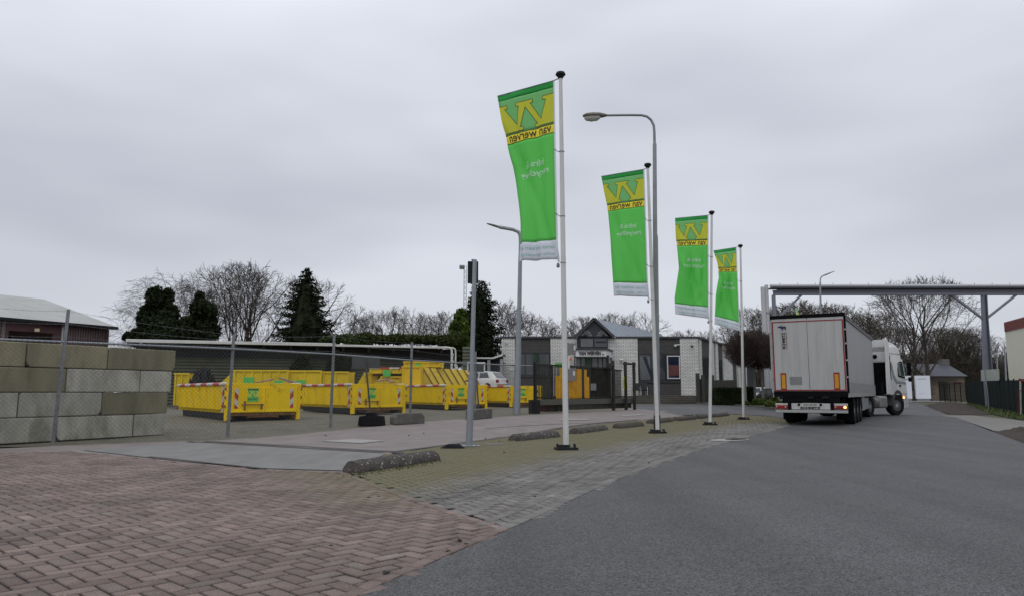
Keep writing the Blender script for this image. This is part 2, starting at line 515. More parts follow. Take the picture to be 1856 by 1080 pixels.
# ---- paving stones
def inpoly(x, y, poly):
    x = np.asarray(x); y = np.asarray(y); r = np.zeros(x.shape, bool)
    n = len(poly)
    for i in range(n):
        x1, y1 = poly[i]; x2, y2 = poly[(i + 1) % n]
        if y1 == y2: continue
        c = ((y1 > y) != (y2 > y)) & (x < (x2 - x1) * (y - y1) / (y2 - y1) + x1)
        r ^= c
    return r
def dist_to_line(x, y, line):
    best = 1e9
    for (x1, y1), (x2, y2) in zip(line[:-1], line[1:]):
        dx, dy = x2 - x1, y2 - y1
        t = max(0, min(1, ((x - x1) * dx + (y - y1) * dy) / (dx * dx + dy * dy)))
        best = min(best, math.hypot(x - x1 - t * dx, y - y1 - t * dy))
    return best
def dist_np(x, y, line):
    best = np.full(x.shape, 1e9)
    for (x1, y1), (x2, y2) in zip(line[:-1], line[1:]):
        dx, dy = x2 - x1, y2 - y1
        t = np.clip(((x - x1) * dx + (y - y1) * dy) / (dx * dx + dy * dy), 0, 1)
        best = np.minimum(best, np.hypot(x - x1 - t * dx, y - y1 - t * dy))
    return best
def ssn(x, a, b):
    t = np.clip((x - a) / (b - a), 0, 1); return t * t * (3 - 2 * t)
def Hn(x, y):
    s = -(x - 1.1) * .89 + (y - 15) * .46
    return .24 * ssn(s, 1, 6) * ssn(y, 20, 27)
def paving_mat():
    m, n, b = _nodes('paving_stone')
    at = n.nodes.new('ShaderNodeAttribute'); at.attribute_name = 'tint'
    g = n.nodes.new('ShaderNodeNewGeometry')
    s = n.nodes.new('ShaderNodeSeparateColor'); n.links.new(at.outputs['Color'], s.inputs[0])
    # red or grey stone
    red = n.nodes.new('ShaderNodeMix'); red.data_type = 'RGBA'
    red.inputs['A'].default_value = (.147, .107, .090, 1); red.inputs['B'].default_value = (.260, .194, .167, 1)
    n.links.new(s.outputs[0], red.inputs['Factor'])
    gry = n.nodes.new('ShaderNodeMix'); gry.data_type = 'RGBA'
    gry.inputs['A'].default_value = (.135, .132, .120, 1); gry.inputs['B'].default_value = (.215, .210, .192, 1)
    n.links.new(s.outputs[0], gry.inputs['Factor'])
    k = n.nodes.new('ShaderNodeMix'); k.data_type = 'RGBA'
    n.links.new(s.outputs[2], k.inputs['Factor']); n.links.new(red.outputs['Result'], k.inputs['A']); n.links.new(gry.outputs['Result'], k.inputs['B'])
    # grain
    t = n.nodes.new('ShaderNodeTexNoise'); t.inputs['Scale'].default_value = 90; t.inputs['Detail'].default_value = 3; t.inputs['Roughness'].default_value = .7
    n.links.new(g.outputs['Position'], t.inputs['Vector'])
    r = n.nodes.new('ShaderNodeMapRange'); r.inputs['From Min'].default_value = .3; r.inputs['From Max'].default_value = .7; r.inputs['To Min'].default_value = .66; r.inputs['To Max'].default_value = 1.34
    n.links.new(t.outputs[0], r.inputs[0])
    t0 = n.nodes.new('ShaderNodeTexNoise'); t0.inputs['Scale'].default_value = .9; t0.inputs['Detail'].default_value = 7; t0.inputs['Roughness'].default_value = .6
    n.links.new(g.outputs['Position'], t0.inputs['Vector'])
    r0 = n.nodes.new('ShaderNodeMapRange'); r0.inputs['From Min'].default_value = .3; r0.inputs['From Max'].default_value = .7; r0.inputs['To Min'].default_value = .66; r0.inputs['To Max'].default_value = 1.25
    n.links.new(t0.outputs[0], r0.inputs[0])
    mm = n.nodes.new('ShaderNodeMath'); mm.operation = 'MULTIPLY'; n.links.new(r.outputs[0], mm.inputs[0]); n.links.new(r0.outputs[0], mm.inputs[1])
    sc = n.nodes.new('ShaderNodeVectorMath'); sc.operation = 'SCALE'
    n.links.new(k.outputs['Result'], sc.inputs[0]); n.links.new(mm.outputs[0], sc.inputs['Scale'])
    # moss
    t1 = n.nodes.new('ShaderNodeTexNoise'); t1.inputs['Scale'].default_value = 3.2; t1.inputs['Detail'].default_value = 9; t1.inputs['Roughness'].default_value = .72
    n.links.new(g.outputs['Position'], t1.inputs['Vector'])
    a = n.nodes.new('ShaderNodeMath'); a.operation = 'ADD'; n.links.new(t1.outputs[0], a.inputs[0]); n.links.new(s.outputs[1], a.inputs[1])
    rm = n.nodes.new('ShaderNodeMapRange'); rm.inputs['From Min'].default_value = .78; rm.inputs['From Max'].default_value = 1.42; rm.inputs['To Max'].default_value = .92
    n.links.new(a.outputs[0], rm.inputs[0])
    ms = n.nodes.new('ShaderNodeMix'); ms.data_type = 'RGBA'
    ms.inputs['A'].default_value = (.105, .094, .040, 1); ms.inputs['B'].default_value = (.190, .168, .082, 1)
    n.links.new(t.outputs[0], ms.inputs['Factor'])
    f = n.nodes.new('ShaderNodeMix'); f.data_type = 'RGBA'
    n.links.new(rm.outputs[0], f.inputs['Factor']); n.links.new(sc.outputs[0], f.inputs['A']); n.links.new(ms.outputs['Result'], f.inputs['B'])
    # pale lichen and droppings
    v = n.nodes.new('ShaderNodeTexVoronoi'); v.inputs['Scale'].default_value = 16
    n.links.new(g.outputs['Position'], v.inputs['Vector'])
    lt = n.nodes.new('ShaderNodeMath'); lt.operation = 'LESS_THAN'; lt.inputs[1].default_value = .10
    n.links.new(v.outputs['Distance'], lt.inputs[0])
    lm = n.nodes.new('ShaderNodeMath'); lm.operation = 'MULTIPLY'; lm.inputs[1].default_value = .45; n.links.new(lt.outputs[0], lm.inputs[0])
    f2 = n.nodes.new('ShaderNodeMix'); f2.data_type = 'RGBA'; n.links.new(lm.outputs[0], f2.inputs['Factor'])
    n.links.new(f.outputs['Result'], f2.inputs['A']); f2.inputs['B'].default_value = (.42, .41, .37, 1)
    # joint shade and wet earth, both painted in as darker chamfered edges
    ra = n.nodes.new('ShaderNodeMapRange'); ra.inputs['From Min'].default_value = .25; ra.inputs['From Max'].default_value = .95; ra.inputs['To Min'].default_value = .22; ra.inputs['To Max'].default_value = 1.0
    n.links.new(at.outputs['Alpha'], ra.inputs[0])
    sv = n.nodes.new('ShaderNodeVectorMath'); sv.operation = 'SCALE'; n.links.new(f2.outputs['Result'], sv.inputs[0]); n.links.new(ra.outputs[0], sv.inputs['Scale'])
    n.links.new(sv.outputs[0], b.inputs['Base Color'])
    b.inputs['Roughness'].default_value = .78
    b.inputs['Specular IOR Level'].default_value = .4
    bp = n.nodes.new('ShaderNodeBump'); bp.inputs['Strength'].default_value = .5; bp.inputs['Distance'].default_value = .006
    n.links.new(t.outputs[0], bp.inputs['Height']); n.links.new(bp.outputs[0], b.inputs['Normal'])
    return m
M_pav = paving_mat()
def stones(name, poly, ang, W, moss_fn, grey, gap=.010, extra=()):
    """herringbone stones; each one a chamfered block set a hair off level"""
    rs = np.random.RandomState(3)
    px = np.array([p[0] for p in poly]); py = np.array([p[1] for p in poly])
    cx, cy = px.mean(), py.mean()
    rad = max(np.hypot(px - cx, py - cy)) + 1
    N = int(rad / W) + 2
    i, j = np.meshgrid(np.arange(-N, N), np.arange(-N, N)); i = i.ravel(); j = j.ravel()
    t = (i - j) % 4
    h = t == 0; vv = t == 3
    x = np.concatenate([(i[h] + 1.0) * W, (i[vv] + .5) * W]); y = np.concatenate([(j[h] + .5) * W, (j[vv] + 1.0) * W])
    a = np.concatenate([np.zeros(h.sum()), np.full(vv.sum(), math.pi / 2)])
    ca, sa = math.cos(ang), math.sin(ang)
    X = cx + x * ca - y * sa; Y = cy + x * sa + y * ca; A = a + ang
    ok = inpoly(X, Y, poly)
    X, Y, A = X[ok], Y[ok], A[ok]
    LX = np.full(X.shape, W); LY = np.full(X.shape, W / 2)
    if len(extra):
        ex = np.array(extra)
        keep = np.ones(X.shape, bool)
        low = np.zeros(X.shape)
        for e in ex:
            dd = np.hypot(X - e[0], Y - e[1])
            keep &= dd > W * .02
            low = np.where(dd < W * 2.2, .006, low)
        LOW = np.concatenate([low[keep], np.zeros(len(ex))])
        X, Y, A, LX, LY = [np.concatenate([q[keep], w_]) for q, w_ in ((X, ex[:, 0]), (Y, ex[:, 1]), (A, ex[:, 2]), (LX, ex[:, 3]), (LY, ex[:, 4]))]
    if not len(extra): LOW = np.zeros(X.shape)
    n = len(X)
    hx = LX - gap / 2; hy = LY - gap / 2; ch = .009
    A = A + rs.normal(0, .008, n)
    cA, sA = np.cos(A), np.sin(A)
    zc = rs.normal(0, .0009, n) - LOW; tx = rs.normal(0, .006, n); ty = rs.normal(0, .006, n)
    V = np.zeros((n, 8, 3))
    for q, (sx_, sy_) in enumerate(((-1, -1), (1, -1), (1, 1), (-1, 1))):
        for lv in range(2):
            e = ch if lv == 0 else 0
            lx = sx_ * (hx - e); ly = sy_ * (hy - e)
            vx = X + lx * cA - ly * sA; vy = Y + lx * sA + ly * cA
            V[:, q + 4 * lv, 0] = vx; V[:, q + 4 * lv, 1] = vy
            V[:, q + 4 * lv, 2] = Hn(vx, vy) + (.008 if lv == 0 else -.02) + zc + tx * lx + ty * ly
    # chamfer ring sits 6 mm lower than the top
    V[:, 4:, 2] += .014
    F = np.array([(0, 1, 2, 3), (4, 5, 1, 0), (5, 6, 2, 1), (6, 7, 3, 2), (7, 4, 0, 3)])
    faces = (F[None] + (np.arange(n) * 8)[:, None, None]).reshape(-1, 4)
    me = bpy.data.meshes.new(name)
    me.vertices.add(n * 8); me.vertices.foreach_set('co', V.ravel())
    nf = len(faces)
    me.loops.add(nf * 4); me.loops.foreach_set('vertex_index', faces.ravel().astype(np.int32))
    me.polygons.add(nf); me.polygons.foreach_set('loop_start', np.arange(nf, dtype=np.int32) * 4)
    try: me.polygons.foreach_set('loop_total', np.full(nf, 4, dtype=np.int32))
    except Exception: pass
    me.update(calc_edges=True)
    at = me.color_attributes.new('tint', 'FLOAT_COLOR', 'POINT')
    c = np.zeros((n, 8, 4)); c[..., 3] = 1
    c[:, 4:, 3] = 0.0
    c[..., 0] = np.clip(rs.normal(.5, .24, n), 0, 1)[:, None]
    c[..., 1] = moss_fn(V[..., 0], V[..., 1])
    c[..., 2] = grey(V[..., 0].mean(1), V[..., 1].mean(1), rs)[:, None]
    at.data.foreach_set('color', c.ravel())
    me.materials.append(M_pav)
    o = bpy.data.objects.new(name, me); COL.objects.link(o); o['kind'] = 'structure'
    return o
def course(line, W, side=1):
    "stones laid end to end along a line"
    out = []
    for (x1, y1), (x2, y2) in zip(line[:-1], line[1:]):
        L = math.hypot(x2 - x1, y2 - y1); n = max(1, round(L / (2 * W))); a = math.atan2(y2 - y1, x2 - x1)
        nx, ny = -math.sin(a) * side * W / 2, math.cos(a) * side * W / 2
        for k in range(n):
            t = (k + .5) / n
            out.append((x1 + (x2 - x1) * t + nx, y1 + (y2 - y1) * t + ny, a, L / n / 2, W / 2))
    return out
sepl = GL((925, 958), (800, 920), (700, 884), (628, 856))
def moss_red(x, y):
    d = dist_np(x, y, sepl); dr = dist_np(x, y, edge_w)
    return .62 * (1 - ssn(d, .2, 2.2)) * ssn(dr, .5, 2.2) + .14 * ssn(y, 9, 14)
def moss_isl(x, y):
    dr = dist_np(x, y, edge_w)
    return .92 * ssn(dr, .7, 2.9) + .05
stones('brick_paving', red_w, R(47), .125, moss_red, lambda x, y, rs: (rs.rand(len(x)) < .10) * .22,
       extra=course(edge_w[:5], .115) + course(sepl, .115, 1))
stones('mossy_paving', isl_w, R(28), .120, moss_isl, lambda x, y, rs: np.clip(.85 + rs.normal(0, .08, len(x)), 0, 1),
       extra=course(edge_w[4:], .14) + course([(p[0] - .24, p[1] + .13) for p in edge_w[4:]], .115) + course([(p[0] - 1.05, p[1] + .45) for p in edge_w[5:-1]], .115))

# right-hand side of the road
drape('access_road', GL((1735, 757), (1700, 752.5), (1760, 752), (1856, 762), (1990, 770)) + GL((1990, 800), (1856, 784), (1800, 780)), .008, M_acc, 2)
drape('far_pavement', [tuple(P(1600, 728, 92)[:2]), tuple(P(1655, 728, 92)[:2]), tuple(P(1712, 728, 92)[:2]), tuple(P(1712, 728, 104)[:2]), tuple(P(1580, 728, 104)[:2])], .01, M_acc, 8)
def mound(name, pts, h, seed, m, label=None, cat=None, kind='structure'):
    "heap of crumbled earth inside an outline"
    rs = random.Random(seed)
    xs = [p[0] for p in pts]; ys = [p[1] for p in pts]
    st = max((max(xs) - min(xs)), (max(ys) - min(ys))) / 60
    nx = int((max(xs) - min(xs)) / st) + 2; ny = int((max(ys) - min(ys)) / st) + 2
    gx = min(xs) + np.arange(nx) * st; gy = min(ys) + np.arange(ny) * st
    XX, YY = np.meshgrid(gx, gy)
    ins = inpoly(XX, YY, pts)
    cl = list(pts) + [pts[0]]
    d = dist_np(XX, YY, cl)
    rr = np.random.RandomState(seed)
    nz = rr.rand(ny, nx)
    for k in range(1): nz = (nz + np.roll(nz, 1, 0) + np.roll(nz, 1, 1)) / 3
    Z = np.where(ins, h * ssn(d, 0, .9) * (.15 + 1.5 * nz), -.03) + Hn(XX, YY)
    vs = np.stack([XX, YY, Z], -1).reshape(-1, 3).tolist()
    fs = [(j * nx + i, j * nx + i + 1, (j + 1) * nx + i + 1, (j + 1) * nx + i) for j in range(ny - 1) for i in range(nx - 1)
          if ins[j, i] or ins[j, i + 1] or ins[j + 1, i] or ins[j + 1, i + 1]]
    o = MB().add(vs, fs).build(name, m); tag(o, label, cat, kind=kind)
    return o
mound('earth_patch', GL((1690, 733), (1712, 729), (1748, 731), (1770, 738), (1790, 748), (1745, 750), (1705, 743)), .18, 1, M_dirt)
mound('earth_patch', GL((1800, 780), (1830, 777), (1900, 781), (1990, 786), (1990, 812), (1870, 804)), .16, 2, M_dirt)
M_grass = mat('grass_blade', (.085, .115, .03), .7, var=.45, scale=4)
M_turf = mat('turf', (.065, .085, .028), .95, var=.4, scale=5)
def grass(name, pts, n, h, seed, clump=0):
    rs = random.Random(seed); mb = MB()
    xs = [p[0] for p in pts]; ys = [p[1] for p in pts]
    c = 0; tries = 0
    while c < n and tries < n * 20:
        tries += 1
        x = rs.uniform(min(xs), max(xs)); y = rs.uniform(min(ys), max(ys))
        if not inpoly(np.array([x]), np.array([y]), pts)[0]: continue
        c += 1
        a = rs.uniform(0, 6.28); hh = h * rs.uniform(.4, 1.3); wd = hh * .22
        z = H(x, y) - .03
        lx, ly = math.cos(a + 1.3) * hh * .5, math.sin(a + 1.3) * hh * .5
        mb.add([(x - math.cos(a) * wd, y - math.sin(a) * wd, z), (x + math.cos(a) * wd, y + math.sin(a) * wd, z), (x + lx, y + ly, z + hh)], [(0, 1, 2)])
    o = mb.build(name, M_grass); tag(o, 'short green grass growing ' + {'grass': 'in strips beside the road and fence'}.get(name, ''), 'grass', kind='stuff')
    return o
strip_r = GL((1752, 732), (1765, 729), (1800, 736), (1860, 752), (1960, 763), (1960, 768), (1856, 760), (1790, 748), (1768, 738))
verge = GL((1262, 731.5), (1290, 727), (1345, 722), (1420, 719), (1500, 722), (1500, 738), (1430, 744), (1380, 738.5), (1312, 733))
drape('grass_verge', strip_r, -.01, M_turf, 3)
drape('grass_verge', verge, .05, M_turf, 3)
g1 = grass('grass', strip_r, 7000, .14, 5); g1['label'] = 'green grass strip along the foot of the dark green fence'
g2 = grass('grass', verge, 6000, .13, 6); g2['label'] = 'rough grass verge in front of the clipped hedge'
# kerb of the verge
mb = MB(); kl = GL((1262, 731.5), (1312, 733), (1380, 738.5), (1430, 744), (1500, 742))
for a, b_ in zip(kl[:-1], kl[1:]): mb.beam((*a, H(*a) + .05), (*b_, H(*b_) + .05), .14, .14)
tag(mb.build('kerb', mat('kerb_stone', (.12, .115, .10), .9, var=.3, scale=5), bevel=.01), kind='structure')

# road drain by the kerb line
B = G(1322, 797); mb = MB(); N = 24
mb.add([(.62 * math.cos(k / N * 6.283), .36 * math.sin(k / N * 6.283), .012) for k in range(N)], [tuple(range(N))])
dr_ = E('road_drain', 'dark iron drain grate set in a pale concrete patch at the road edge', 'drain', B, R(35))
mb.build('surround', M_patch, dr_)
M_iron = mat('cast_iron', (.018, .017, .016), .6, var=.3, scale=9)
mb = MB(); mb.bb(.02, .50, -.15, .15, .012, .026); mb.build('grate', M_iron, dr_)
mb = MB()
for k in range(6): mb.bb(.05 + k * .075, .075 + k * .075, -.12, .12, .026, .032)
mb.build('bars', M_groove, dr_)
for px, py, lab in ((722, 822, 'small round iron cover just behind the biggest edge stone'), (1340, 796, None)):
    if lab: c = G(px, py); mb = MB(); mb.tube([(0, 0, .0), (0, 0, .024)], .13, 18); tag(mb.build('manhole_cover', M_iron, loc=c), lab, 'cover')
# ================================================================== FLAGS AND POLES
M_white = mat('white_paint', (.62, .62, .60), .35, var=.06, scale=3, dirt=(.36, .37, .32), dscale=2.0, damt=.35)
M_galv = mat('galvanised_steel', (.30, .32, .345), .5, .55, var=.18, scale=6, dirt=(.20, .20, .20), dscale=3)
M_grey = mat('grey_paint', (.24, .25, .26), .5, var=.12, scale=3, dirt=(.15, .15, .14), dscale=2)
M_black = mat('black_metal', (.016, .016, .018), .6, var=.3, scale=5, spec=.25)
M_rubber = mat('black_rubber', (.014, .014, .015), .9, spec=.15, var=.4, scale=8, bump=.3, bscale=30)
def cloth(name, col, tr=.45):
    m, n, b = _nodes(name)
    b.inputs['Base Color'].default_value = (*col, 1); b.inputs['Roughness'].default_value = .75
    t = n.nodes.new('ShaderNodeTexNoise'); t.inputs['Scale'].default_value = 260; t.inputs['Detail'].default_value = 1
    g = n.nodes.new('ShaderNodeNewGeometry'); n.links.new(g.outputs['Position'], t.inputs['Vector'])
    r = n.nodes.new('ShaderNodeMapRange'); r.inputs['To Min'].default_value = .85; r.inputs['To Max'].default_value = 1.15
    n.links.new(t.outputs[0], r.inputs[0])
    sc = n.nodes.new('ShaderNodeVectorMath'); sc.operation = 'SCALE'; sc.inputs[0].default_value = col
    n.links.new(r.outputs[0], sc.inputs['Scale']); n.links.new(sc.outputs[0], b.inputs['Base Color'])
    tl = n.nodes.new('ShaderNodeBsdfTranslucent'); n.links.new(sc.outputs[0], tl.inputs[0])
    ms = n.nodes.new('ShaderNodeMixShader'); ms.inputs[0].default_value = tr
    o = n.nodes['Material Output']
    n.links.new(b.outputs[0], ms.inputs[1]); n.links.new(tl.outputs[0], ms.inputs[2]); n.links.new(ms.outputs[0], o.inputs[0])
    return m
C_green = cloth('flag_green', (.22, .80, .19)); C_pale = cloth('flag_pale_green', (.32, .72, .30)); C_dark = cloth('flag_dark_green', (.02, .36, .06), .15)
C_yel = cloth('flag_yellow', (1.0, .90, .09)); C_wht = cloth('flag_white', (.86, .88, .93)); C_brn = cloth('flag_brown', (.075, .055, .03), .1); C_txt = cloth('flag_white_letters', (.86, .95, .90)); C_gtx = cloth('flag_green_letters', (.36, .62, .54))
NU, NV = 18, 46
def lerp_rows(rows, q):
    "rows: list of (px,py) equally meaningful; q in 0..1 measured by py"
    y0, y1 = rows[0][1], rows[-1][1]; y = y0 + (y1 - y0) * q
    for (xa, ya), (xb, yb) in zip(rows[:-1], rows[1:]):
        if y <= yb + 1e-6: return (xa + (xb - xa) * (y - ya) / (yb - ya), y)
    return rows[-1]
def slice_uv(vs, fs):
    bm = bmesh.new(); vv = [bm.verts.new((v[0], v[1], 0)) for v in vs]
    for f in fs:
        try: bm.faces.new([vv[i] for i in f]).normal_update()
        except ValueError: pass
    bmesh.ops.triangulate(bm, faces=bm.faces)
    lo = [min(v[k] for v in vs) for k in (0, 1)]; hi = [max(v[k] for v in vs) for k in (0, 1)]
    for ax, n in ((0, NU), (1, NV)):
        for k in range(n + 1):
            q = k / n
            if lo[ax] < q < hi[ax]:
                bmesh.ops.bisect_plane(bm, geom=bm.verts[:] + bm.edges[:] + bm.faces[:], plane_co=(q, 0, 0) if ax == 0 else (0, q, 0), plane_no=(1, 0, 0) if ax == 0 else (0, 1, 0), dist=1e-6)
    bm.verts.index_update()
    out = [tuple(v.co[:2]) for v in bm.verts], [tuple(v.index for v in f.verts) for f in bm.faces]
    bm.free(); return out
W_POLY = [(0, .066), (.14, .066), (.14, .084), (.09, .087), (.28, .190), (.36, .088), (.31, .084), (.31, .066), (.62, .066), (.62, .084), (.57, .087), (.755, .190), (.86, .088), (.80, .084), (.80, .066), (1, .066),
          (1, .228), (.62, .228), (.62, .211), (.67, .208), (.475, .10), (.345, .208), (.40, .211), (.40, .228), (0, .228)]
def make_flag(base, top, left, right, arm, amp, seed, label, polelabel):
    rs = random.Random(seed)
    B = G(*base); T = P(top[0], top[1], B.y)
    hgt = T.z - B.z; lean = Vector((T.x - B.x, 0, 0))
    pr = E('flagpole', polelabel, 'flagpole', B, 0, 'white flagpoles along the paved strip')
    Tl = Vector((T.x - B.x, 0, hgt))
    mb = MB(); mb.tube([(0, 0, .05), Tl * .5, Tl], [.062, .054, .040], 14); mb.build('pole', M_white, pr, smooth=True)
    mb = MB(); c = Tl + Vector((0, 0, .0))
    mb.tube([c - Vector((0, 0, .04)), c + Vector((0, 0, .0)), c + Vector((0, 0, .05)), c + Vector((0, 0, .10)), c + Vector((0, 0, .125))], [.05, .07, .115, .095, .02], 16); mb.build('cap', M_black, pr, smooth=True)
    mb = MB(); mb.box((0, 0, .035), (.46, .30, .05), .15); mb.box((-.05, 0, .085), (.24, .16, .06), .15)
    for sx_ in (-.18, .18): mb.tube([(sx_, -.1, .05), (sx_, -.1, .13)], .02, 6); mb.tube([(sx_, .1, .05), (sx_, .1, .13)], .02, 6)
    mb.build('base_plate', M_black, pr, bevel=.006)
    # banner
    a = Vector((math.cos(arm), math.sin(arm), 0)); nrm = Vector((a.y, -a.x, 0))
    ph = [rs.uniform(0, 6.28) for _ in range(8)]
    def solve(px, py):
        lo, hi = -.2, 3.2
        for _ in range(40):
            t = (lo + hi) / 2
            q = P(px, py, B.y + t * a.y)
            xl = B.x + lean.x * max(0, q.z - B.z) / hgt + t * a.x
            if q.x < xl: lo = t
            else: hi = t
        return t, q.z
    grid = []
    for j in range(NV + 1):
        q = j / NV
        tl, zl = solve(*lerp_rows(left, q)); tr_, zr = solve(*lerp_rows(right, q))
        row = []
        for i in range(NU + 1):
            u = i / NU
            t = tl + (tr_ - tl) * u; z = zl + (zr - zl) * u
            free = (1 - u) ** .8 * (.25 + .75 * min(1, q * 3)) + .25 * math.sin(math.pi * u) * min(1, q * 3)
            k = amp * free * (.45 + .55 * ss(q, .30, .5))
            d = k * (.55 * math.sin(9.5 * u + 2.2 * q + ph[0]) + .35 * math.sin(17 * u - 5 * q + ph[1]) + .5 * math.sin(5 * q + 3 * u + ph[2]))
            # narrow folds that run down the cloth
            for f_ in range(3):
                c0 = .2 + .25 * f_ + .10 * math.sin(3 * q + ph[3 + f_]); wd = .05
                d += amp * (.35 + .65 * ss(q, .28, .5)) * math.exp(-((u - c0) / wd) ** 2) * max(0, math.sin(2.6 * q + ph[f_ + 4] * .5)) * min(1, q * 4) * (1 - .3 * q)
            # slack diagonal crease
            d += amp * .45 * math.exp(-((u - .15 - (q - .35) * 1.3) / .08) ** 2) * (1 if q > .2 else q * 5)
            p = Vector((B.x, B.y, 0)) + lean * max(0, z - B.z) / hgt + a * t + nrm * d; p.z = z
            row.append(p)
        grid.append(row)
    def S(u, v, off=0):
        u = min(1, max(0, u)); v = min(1, max(0, v))
        i = min(NU - 1, int(u * NU)); j = min(NV - 1, int(v * NV)); fu = u * NU - i; fv = v * NV - j
        A, Bq, C, D = grid[j][i], grid[j][i + 1], grid[j + 1][i], grid[j + 1][i + 1]
        p = A * (1 - fu) * (1 - fv) + Bq * fu * (1 - fv) + C * (1 - fu) * fv + D * fu * fv
        return p + nrm * off
    org = grid[0][-1].copy()
    fl = E('banner_flag', label, 'flag', org, 0, 'green banner flags on the white poles')
    L = lambda p: p - org
    bands = [(0, 1.5 / NV, C_dark, 'top_hem'), (1.5 / NV, 11 / NV, C_pale, 'upper_field'), (13.2 / NV, 41 / NV, C_green, 'cloth'), (41 / NV, 1, C_wht, 'bottom_band')]
    vs, fs = [], []
    for v0, v1, m, nm in bands:
        mb = MB(); pv, pf = slice_uv([(0, v0), (1, v0), (1, v1), (0, v1)], [(0, 1, 2, 3)])
        mb.add([L(S(*q)) for q in pv], pf); ob = mb.build(nm, m, fl, smooth=True)
        so = ob.modifiers.new('solid', 'SOLIDIFY'); so.thickness = .002
    mb = MB(); pv, pf = slice_uv([(0, 11 / NV), (1, 11 / NV), (1, 13.2 / NV), (0, 13.2 / NV)], [(0, 1, 2, 3)])
    mb.add([L(S(*q)) for q in pv], pf); ob = mb.build('yellow_band', C_yel, fl, smooth=True)
    so = ob.modifiers.new('solid', 'SOLIDIFY'); so.thickness = .002
    k2 = [grid[j][NU] + (grid[j][NU] - grid[j][NU - 1]).normalized() * .035 for j in range(NV + 1)]
    mb = MB(); mb.add([L(grid[j][NU] + nrm * .004) for j in range(NV + 1)] + [L(p + nrm * .004) for p in k2], [(j, j + 1, NV + 2 + j, NV + 1 + j) for j in range(NV)]); ob = mb.build('side_hem', C_wht, fl)
    so = ob.modifiers.new('solid', 'SOLIDIFY'); so.thickness = .003
    def decal(nm, vs, fs, m, off=.005):
        pv, pf = slice_uv(vs, fs); mb = MB()
        for s_ in (-1, 1): mb.add([L(S(q[0], q[1], s_ * off)) for q in pv], pf)
        mb.build(nm, m, fl)
    n_ = len(W_POLY)
    decal('emblem', W_POLY, [tuple(range(n_))], C_yel, .005)
    ov, of = [], []
    for k in range(n_):
        (x1, y1), (x2, y2) = W_POLY[k], W_POLY[(k + 1) % n_]
        if abs(x1 - x2) < 1e-6 and x1 in (0, 1): continue
        ax, ay = (x2 - x1) * 1.35, (y2 - y1) * 3.7; l = math.hypot(ax, ay)
        nx, ny = -ay / l * .004 / 1.35 * 1.5, ax / l * .004 / 3.7 * 1.5
        o = len(ov); ov += [(x1 - nx, y1 - ny), (x2 - nx, y2 - ny), (x2 + nx, y2 + ny), (x1 + nx, y1 + ny)]; of.append((o, o + 1, o + 2, o + 3))
    for yy in (11 / NV, 13.2 / NV):
        o = len(ov); ov += [(0, yy - .0014), (1, yy - .0014), (1, yy + .0014), (0, yy + .0014)]; of.append((o, o + 1, o + 2, o + 3))
    ov = [(min(1, max(0, x)), y) for x, y in ov]
    decal('emblem_outline', ov, of, C_brn, .0065)
    def wr(nm, body, u0, u1, v0, v1, m, bold):
        vs, fs, _ = text2d(body, bold)
        decal(nm, [(u1 - (u1 - u0) * x, v1 - (v1 - v0) * y) for x, y in vs], fs, m, .007)
    wr('lettering', 'van werven', .06, .95, 11.35 / NV, 12.95 / NV, C_brn, .012)
    wr('lettering', 'infra &', .30, .76, .412, .450, C_txt, .02)
    wr('lettering', 'recycling', .20, .88, .470, .518, C_txt, .02)
    wr('lettering', 'samen werken aan', .08, .94, .915, .937, C_gtx, .0)
    wr('lettering', 'echte oplossingen', .08, .94, .955, .982, C_gtx, .0)
    # arm, ropes, weight: parts of the flag
    mb = MB(); zt = grid[0][-1].z
    pp = Vector((B.x, B.y, 0)) + lean * (zt - B.z) / hgt; pp.z = zt + .03
    mb.tube([L(pp), L(grid[0][-1] + Vector((0, 0, .012))), L(grid[0][0] + Vector((0, 0, .012)))], .012, 6); mb.build('arm', M_galv, fl)
    mb = MB()
    for vv in (.38, .74, 1.0):
        p1 = S(1, vv); p0 = Vector((B.x, B.y, 0)) + lean * (p1.z - B.z) / hgt; p0.z = p1.z - .10
        mid = (p1 + p0) / 2 - Vector((0, 0, .03))
        mb.tube([L(p1), L(mid), L(p0 - a * .05)], .009, 5)
        mb.tube([L(p0 + Vector((.058 * math.cos(k), .058 * math.sin(k), 0))) for k in np.linspace(0, 6.283, 11)], .008, 4)
    p1 = S(1, 1); mb.tube([L(p1), L(p1 - Vector((0, 0, .10)))], .008, 5)
    mb.build('rope', M_grey, fl)
    mb = MB(); mb.tube([L(p1 - Vector((0, 0, .08))), L(p1 - Vector((0, 0, .10))), L(p1 - Vector((0, 0, .16))), L(p1 - Vector((0, 0, .18)))], [.02, .035, .035, .02], 10); mb.build('weight', M_grey, fl, smooth=True)
make_flag((1026, 815), (1016, 140), [(902, 176), (912, 235), (926, 300), (931, 350), (937, 400), (940, 440), (941, 475)], [(1002.5, 148), (1005, 300), (1009, 470)], R(145), .13, 1,
          'nearest and largest green banner flag, hanging in front of the LED street light', 'nearest and tallest looking white flagpole, in front of the sliding gate')
make_flag((1192, 785), (1174, 303), [(1090, 320.6), (1096, 354), (1102, 388), (1105, 425), (1107, 461), (1110, 504), (1112, 536)], [(1166, 308), (1172, 500), (1174, 538)], R(150), .085, 2,
          'green banner flag hanging beside the tall curved street light', 'white flagpole crossing in front of the tall curved street light')
make_flag((1287, 770), (1290, 388), [(1223.5, 396.4), (1224.5, 434), (1227.5, 455), (1230.5, 486), (1226, 519), (1223, 540), (1224.5, 569)], [(1282.5, 391), (1283, 577)], R(150), .11, 3,
          'third green banner flag along the row, above the right corner of the office', 'third white flagpole along the row, in front of the office corner')
